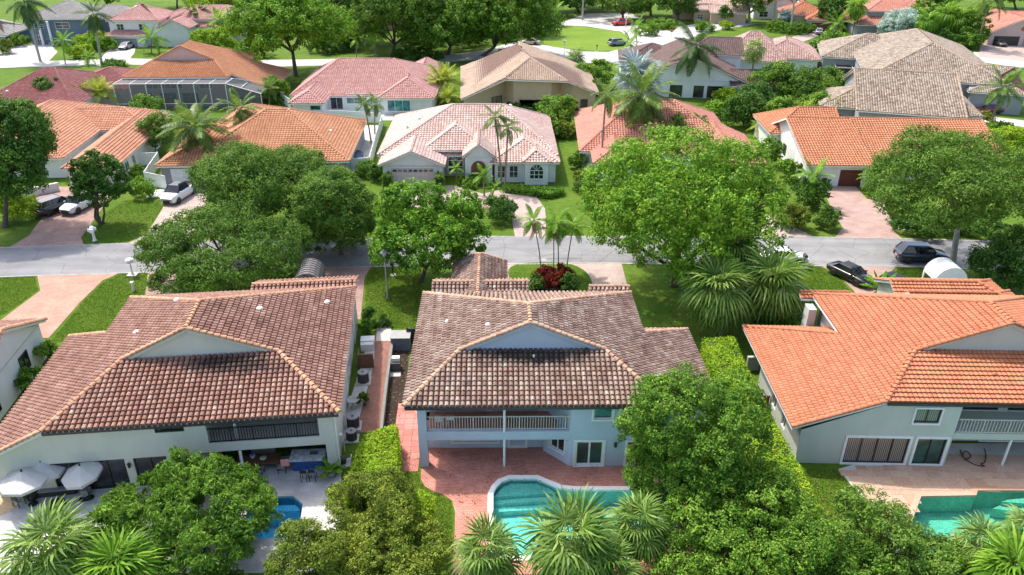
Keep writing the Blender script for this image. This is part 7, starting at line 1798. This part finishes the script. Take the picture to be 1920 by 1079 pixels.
r = empty('lounge_chair', LA(386, 872), R(-20), 'grey cushioned lounge chair behind the mango tree top', 'chair'); MB().box(-.4, -.45, .05, .4, .45, .3).build('frame', M['wicker'], r); MB().box(-.36, -.42, .3, .36, .35, .45).build('seat', M['cushion'], r); MB().box(-.36, .3, .4, .36, .48, .9).build('backrest', M['cushion'], r)
chair('patio_chair', 'dark patio chair by the patio door of the left house', (408, 862), 60)
r = empty('doormat', LA(440, 868), R(7), 'black doormat on the covered patio', 'mat'); MB().box(-.6, -.4, .036, .6, .4, .06).build('pad', M['black'], r)
def hose(label, pts, rad=.03):
    c = pts[0]; out = []
    V_ = [p-c for p in pts]
    for i in range(len(V_)-1):
        p0, p1, p2, p3 = V_[max(i-1, 0)], V_[i], V_[i+1], V_[min(i+2, len(V_)-1)]
        for j in range(5): t = j/5; out.append(.5*((2*p1)+(p2-p0)*t+(2*p0-5*p1+4*p2-p3)*t*t+(3*p1-p0-3*p2+p3)*t**3))
    o = MB().tube(out, rad, 5).build('garden_hose', M['rubber'], None, True, loc=c+Vector((0, 0, .07))); tag(o, label, 'hose')
hose('black garden hose looping across the covered patio of the left house', [LA(*p) for p in ((430, 862), (436, 872), (428, 884), (436, 893), (445, 895), (438, 882), (432, 876), (442, 874), (446, 872), (438, 868))])
hose('black hose coil on the flagstones by the mint-grey house', [LA(*p) for p in ((1800, 846), (1808, 862), (1820, 858), (1812, 848), (1804, 856), (1814, 866), (1830, 874), (1846, 876), (1838, 872), (1846, 868), (1848, 852), (1844, 842))])
# balcony chairs of the blue house
for dx, lb_ in ((2.0, 'white balcony chair of the blue house, left one'), (2.75, 'white balcony chair of the blue house, right one')):
    p = hB.root.matrix_basis @ Vector((dx, 1.1, 0)); r = chair('balcony_chair', lb_, (960, 900), 180, 'white', .45, 'terracotta' if dx > 2.5 else 'white'); a_ = R(1.2); r.location = hB.root.location + Vector((dx*math.cos(a_)-1.1*math.sin(a_), dx*math.sin(a_)+1.1*math.cos(a_), 2.64))
# air conditioners and side-yard boxes
def ac(label, px, s=.42, h=.85):
    r = empty('air_conditioner', LA(*px), R(5), label, 'air conditioner')
    MB().prism([(s*math.cos(R(45*i+22.5))*1.05, s*math.sin(R(45*i+22.5))*1.05) for i in range(8)], .06, h).build('cabinet', M['gutter'], r)
    MB().lathe([(s*1.0, h), (s*.95, h+.05), (s*.8, h+.05)], 14).build('rim', M['greypaint'], r); MB().lathe([(s*.75, h+.02), (s*.1, h+.06)], 12).build('fan_grille', M['black'], r); MB().box(-s*1.3, -s*1.3, 0, s*1.3, s*1.3, .08).build('slab', M['concrete'], r)
ac('dark air conditioner by the brown storage box in the side yard', (682, 716)); ac('dark air conditioner below the stone birdbath in the side yard', (663, 800)); ac('dark air conditioner nearest the hedge in the side yard', (660, 824), .36, .7)
ac('small air conditioner by the left edge bungalow wall', (45, 715), .4, .7)
r = empty('birdbath', LA(663, 765), 0, 'pale scalloped stone birdbath in the side yard', 'birdbath'); MB().lathe([(.25, 0), (.12, .1), (.1, .55), (.45, .68), (.48, .76), (.4, .72), (.05, .68)], 14).build('bowl', M['pot'], r, True)
r = empty('storage_box', LA(687, 690), R(6), 'brown wooden screen box in the side yard', 'box'); MB().box(-.6, -.08, 0, .6, .08, 1.25).box(-.6, .08, 0, -.5, .9, 1.25).build('panel', M['cream_stain'], r)
r = empty('planter_box', LA(690, 648), R(6), 'white planter box against the side wall of the left house', 'planter'); MB().box(-.55, -.35, 0, .55, .45, .65).build('trough', M['white'], r); MB().box(-.5, -.9, .0, .5, -.45, .6).build('white_crate', M['offwhite'], r)
r = empty('shed_panel', LA(752, 655), R(2), 'grey-blue metal utility cabinet between the two houses', 'cabinet'); MB().box(-.75, -.3, 0, .75, .9, 1.15).build('cabinet', flat('slate_panel', (.12, .13, .17), .5), r); MB().box(-.8, -.35, 1.15, .8, .95, 1.22).build('lid', M['greypaint'], r)
r = empty('wheelie_bin', LA(743, 694), R(4), 'grey pool pump bin with white lid in the dark mulch', 'bin'); MB().box(-.34, -.3, .05, .34, .4, .75).build('body', M['gutter'], r); MB().box(-.3, .0, .75, .3, .42, 1.05).build('lid', M['offwhite'], r)
for x in (-.25, .25): MB().lathe([(.1, -.03), (.1, .03)], 8).build('wheel', M['rubber'], r, loc=(x, .45, .1), rot=(0, R(90), 0))
r = empty('paving_slab', LA(741, 704), R(3), 'pale concrete pad in the mulch below the bin', 'slab'); MB().box(-.42, -.3, .02, .42, .3, .1).build('pad', M['concrete'], r)
r = empty('meter_box', LA(640, 848), R(7), 'white electric meter boxes with pipes on the right wall of the left house', 'meter'); MB().box(-.2, -.2, .9, .2, .1, 1.5).build('box', M['offwhite'], r); MB().tube([(0, 0, .05), (0, 0, .9)], .04, 6).build('pipe', M['metal'], r); MB().tube([(.25, -.1, .05), (.25, -.1, 1.3)], .03, 6).build('pipe', M['white'], r)
r = empty('pool_pump', LA(644, 870), R(7), 'pool pump with white pipes beside the left hedge', 'pump'); MB().lathe([(.2, .1), (.24, .5), (.1, .6)], 10).build('filter_tank', M['gutter'], r); MB().tube([(-.5, 0, .3), (.5, .1, .32), (.5, .5, .32)], .04, 6).build('pipe', M['white'], r); MB().box(-.5, -.4, .02, .5, .4, .08).build('slab', M['concrete'], r)
r = empty('pool_equipment', LA(1432, 760), R(0), 'brown fenced pool equipment against the left wall of the mint-grey house', 'equipment')
for i in range(5): MB().box(-.6+i*.28, -.4, 0, -.38+i*.28, -.35, 1.1).build('slat', M['cream_stain'], r)
MB().lathe([(.22, .1), (.26, .7), (.1, .8)], 10, (0, .2, 0)).build('filter_tank', M['greypaint'], r); MB().tube([(-.5, .1, .4), (.4, .2, .4), (.4, .2, 1.4)], .04, 6).build('pipe', M['white'], r)
# stepping slabs by the white gate
r = empty('stepping_slabs', LA(300, 364), R(3), 'grid of white square stepping slabs by the white gate', 'paving')
for i in range(4):
    for j in range(3): MB().box(i*.78-1.4, j*.95-1.2, 0, i*.78-.75, j*.95-.4, .05).build('slab', M['white'], r)
# blue items behind the orange-brown roof
r = empty('covered_kayak', LA(668, 302), R(80), 'blue and dark covered gear standing beside the orange-brown bungalow', 'gear'); MB().box(-1.5, -.5, .05, 1.5, .5, .9).build('crate', flat('blue_tarp', (.05, .13, .35), .6, var=.4, scale=2), r); MB().box(-1.2, -.4, .9, 1.1, .4, 1.2).build('cover', M['gutter'], r)
# edging stones of the bed under the leaning tree
r = empty('stone_edging', LA(1690, 430), 0, 'ring of pale edging stones round the bed by the pink driveway', 'edging'); ed = [(1668, 412), (1670, 422), (1680, 430), (1700, 434), (1730, 434), (1760, 433), (1790, 433)]; o0 = LA(1690, 430)
for (x0, y0_), (x1, y1_) in zip(ed[:-1], ed[1:]):
    p, q = LA(x0, y0_), LA(x1, y1_); n = max(1, int((q-p).length/.45))
    for i in range(n):
        c = p.lerp(q, (i+.5)/n)-o0; MB().lathe([(.2, 0), (.22, .1), (.12, .2)], 6).build('stone', M['pot'], r, loc=c)

# ---------------------------------------------------------------- fallen leaves
M['litter'] = leaf_mat('fallen_leaves', (.1, .06, .025), (.22, .14, .05), (.4, .3, .1), .1)
def litter(label, px, n, seed):
    P2 = [(at(x, y).x, at(x, y).y) for x, y in px]; rng = np.random.default_rng(seed); lo, hi = np.min(P2, 0), np.max(P2, 0)
    q = rng.uniform(lo, hi, (n*3, 2)); q = q[inside(q, P2)][:n]; C_ = np.column_stack([q, rng.uniform(.055, .08, len(q))])
    V, F_ = leaves(rng, C_, np.tile([0, 0, 1.], (len(C_), 1)), .13, .08, .02, .25)
    tag(link('leaf_litter', np_mesh('leaf_litter', V, F_, M['litter'])), label, 'leaves', kind='stuff')
litter('fallen leaves on the lawn between the near houses', [(690, 500), (800, 500), (786, 620), (690, 600)], 260, 1)
litter('fallen leaves on the road under the oaks', [(280, 458), (760, 450), (760, 500), (280, 512)], 420, 2)
litter('fallen leaves in the dark mulch strip', [(738, 645), (768, 645), (757, 790), (718, 810)], 160, 3)
litter('fallen leaves on the road under the big round tree', [(1090, 446), (1480, 446), (1480, 497), (1090, 494)], 320, 4)
litter('fallen leaves on the red patio', [(800, 840), (1180, 880), (1180, 912), (1040, 905), (930, 900), (860, 1000), (850, 940)], 140, 5)
litter('fallen leaves on the lawn left of the flagstones', [(1500, 880), (1570, 880), (1640, 980), (1545, 980)], 120, 6)
litter('fallen leaves on the road under the ragged tree', [(1640, 449), (1900, 455), (1900, 504), (1640, 498)], 260, 7)

# ---------------------------------------------------------------- groups of repeats
GR = {'two_storey_house': 'two-storey houses of the neighbourhood', 'bungalow': 'single-storey houses of the neighbourhood', 'palm_tree': 'palms of the neighbourhood', 'shrub': 'garden shrubs', 'round_shrub': 'clipped round shrubs', 'large_shrub': 'large shrubs along the near yards',
      'oak_tree': 'oaks along the road', 'broadleaf_tree': 'broadleaf trees', 'shade_tree': 'far shade trees', 'small_tree': 'small garden trees', 'clipped_hedge': 'clipped hedges', 'car': 'parked cars', 'pickup_truck': 'parked pickups', 'pool_cage': 'screened pool cages',
      'swimming_pool': 'backyard pools', 'garden_wall': 'low garden walls', 'vinyl_fence': 'white vinyl fences', 'street_lamp': 'street lamps', 'mailbox': 'mailboxes at the kerb', 'patio_umbrella': 'umbrellas on the pale patio', 'patio_chair': 'patio chairs', 'dining_chair': 'chairs at the dining table',
      'bar_stool': 'stools at the outdoor bar', 'balcony_chair': 'chairs on the balcony', 'air_conditioner': 'air conditioners in the side yards', 'garden_hose': 'garden hoses'}
for o in COL.objects:
    if o.parent is None and 'category' in o and o.name.split('.')[0] in GR: o['group'] = GR[o.name.split('.')[0]]
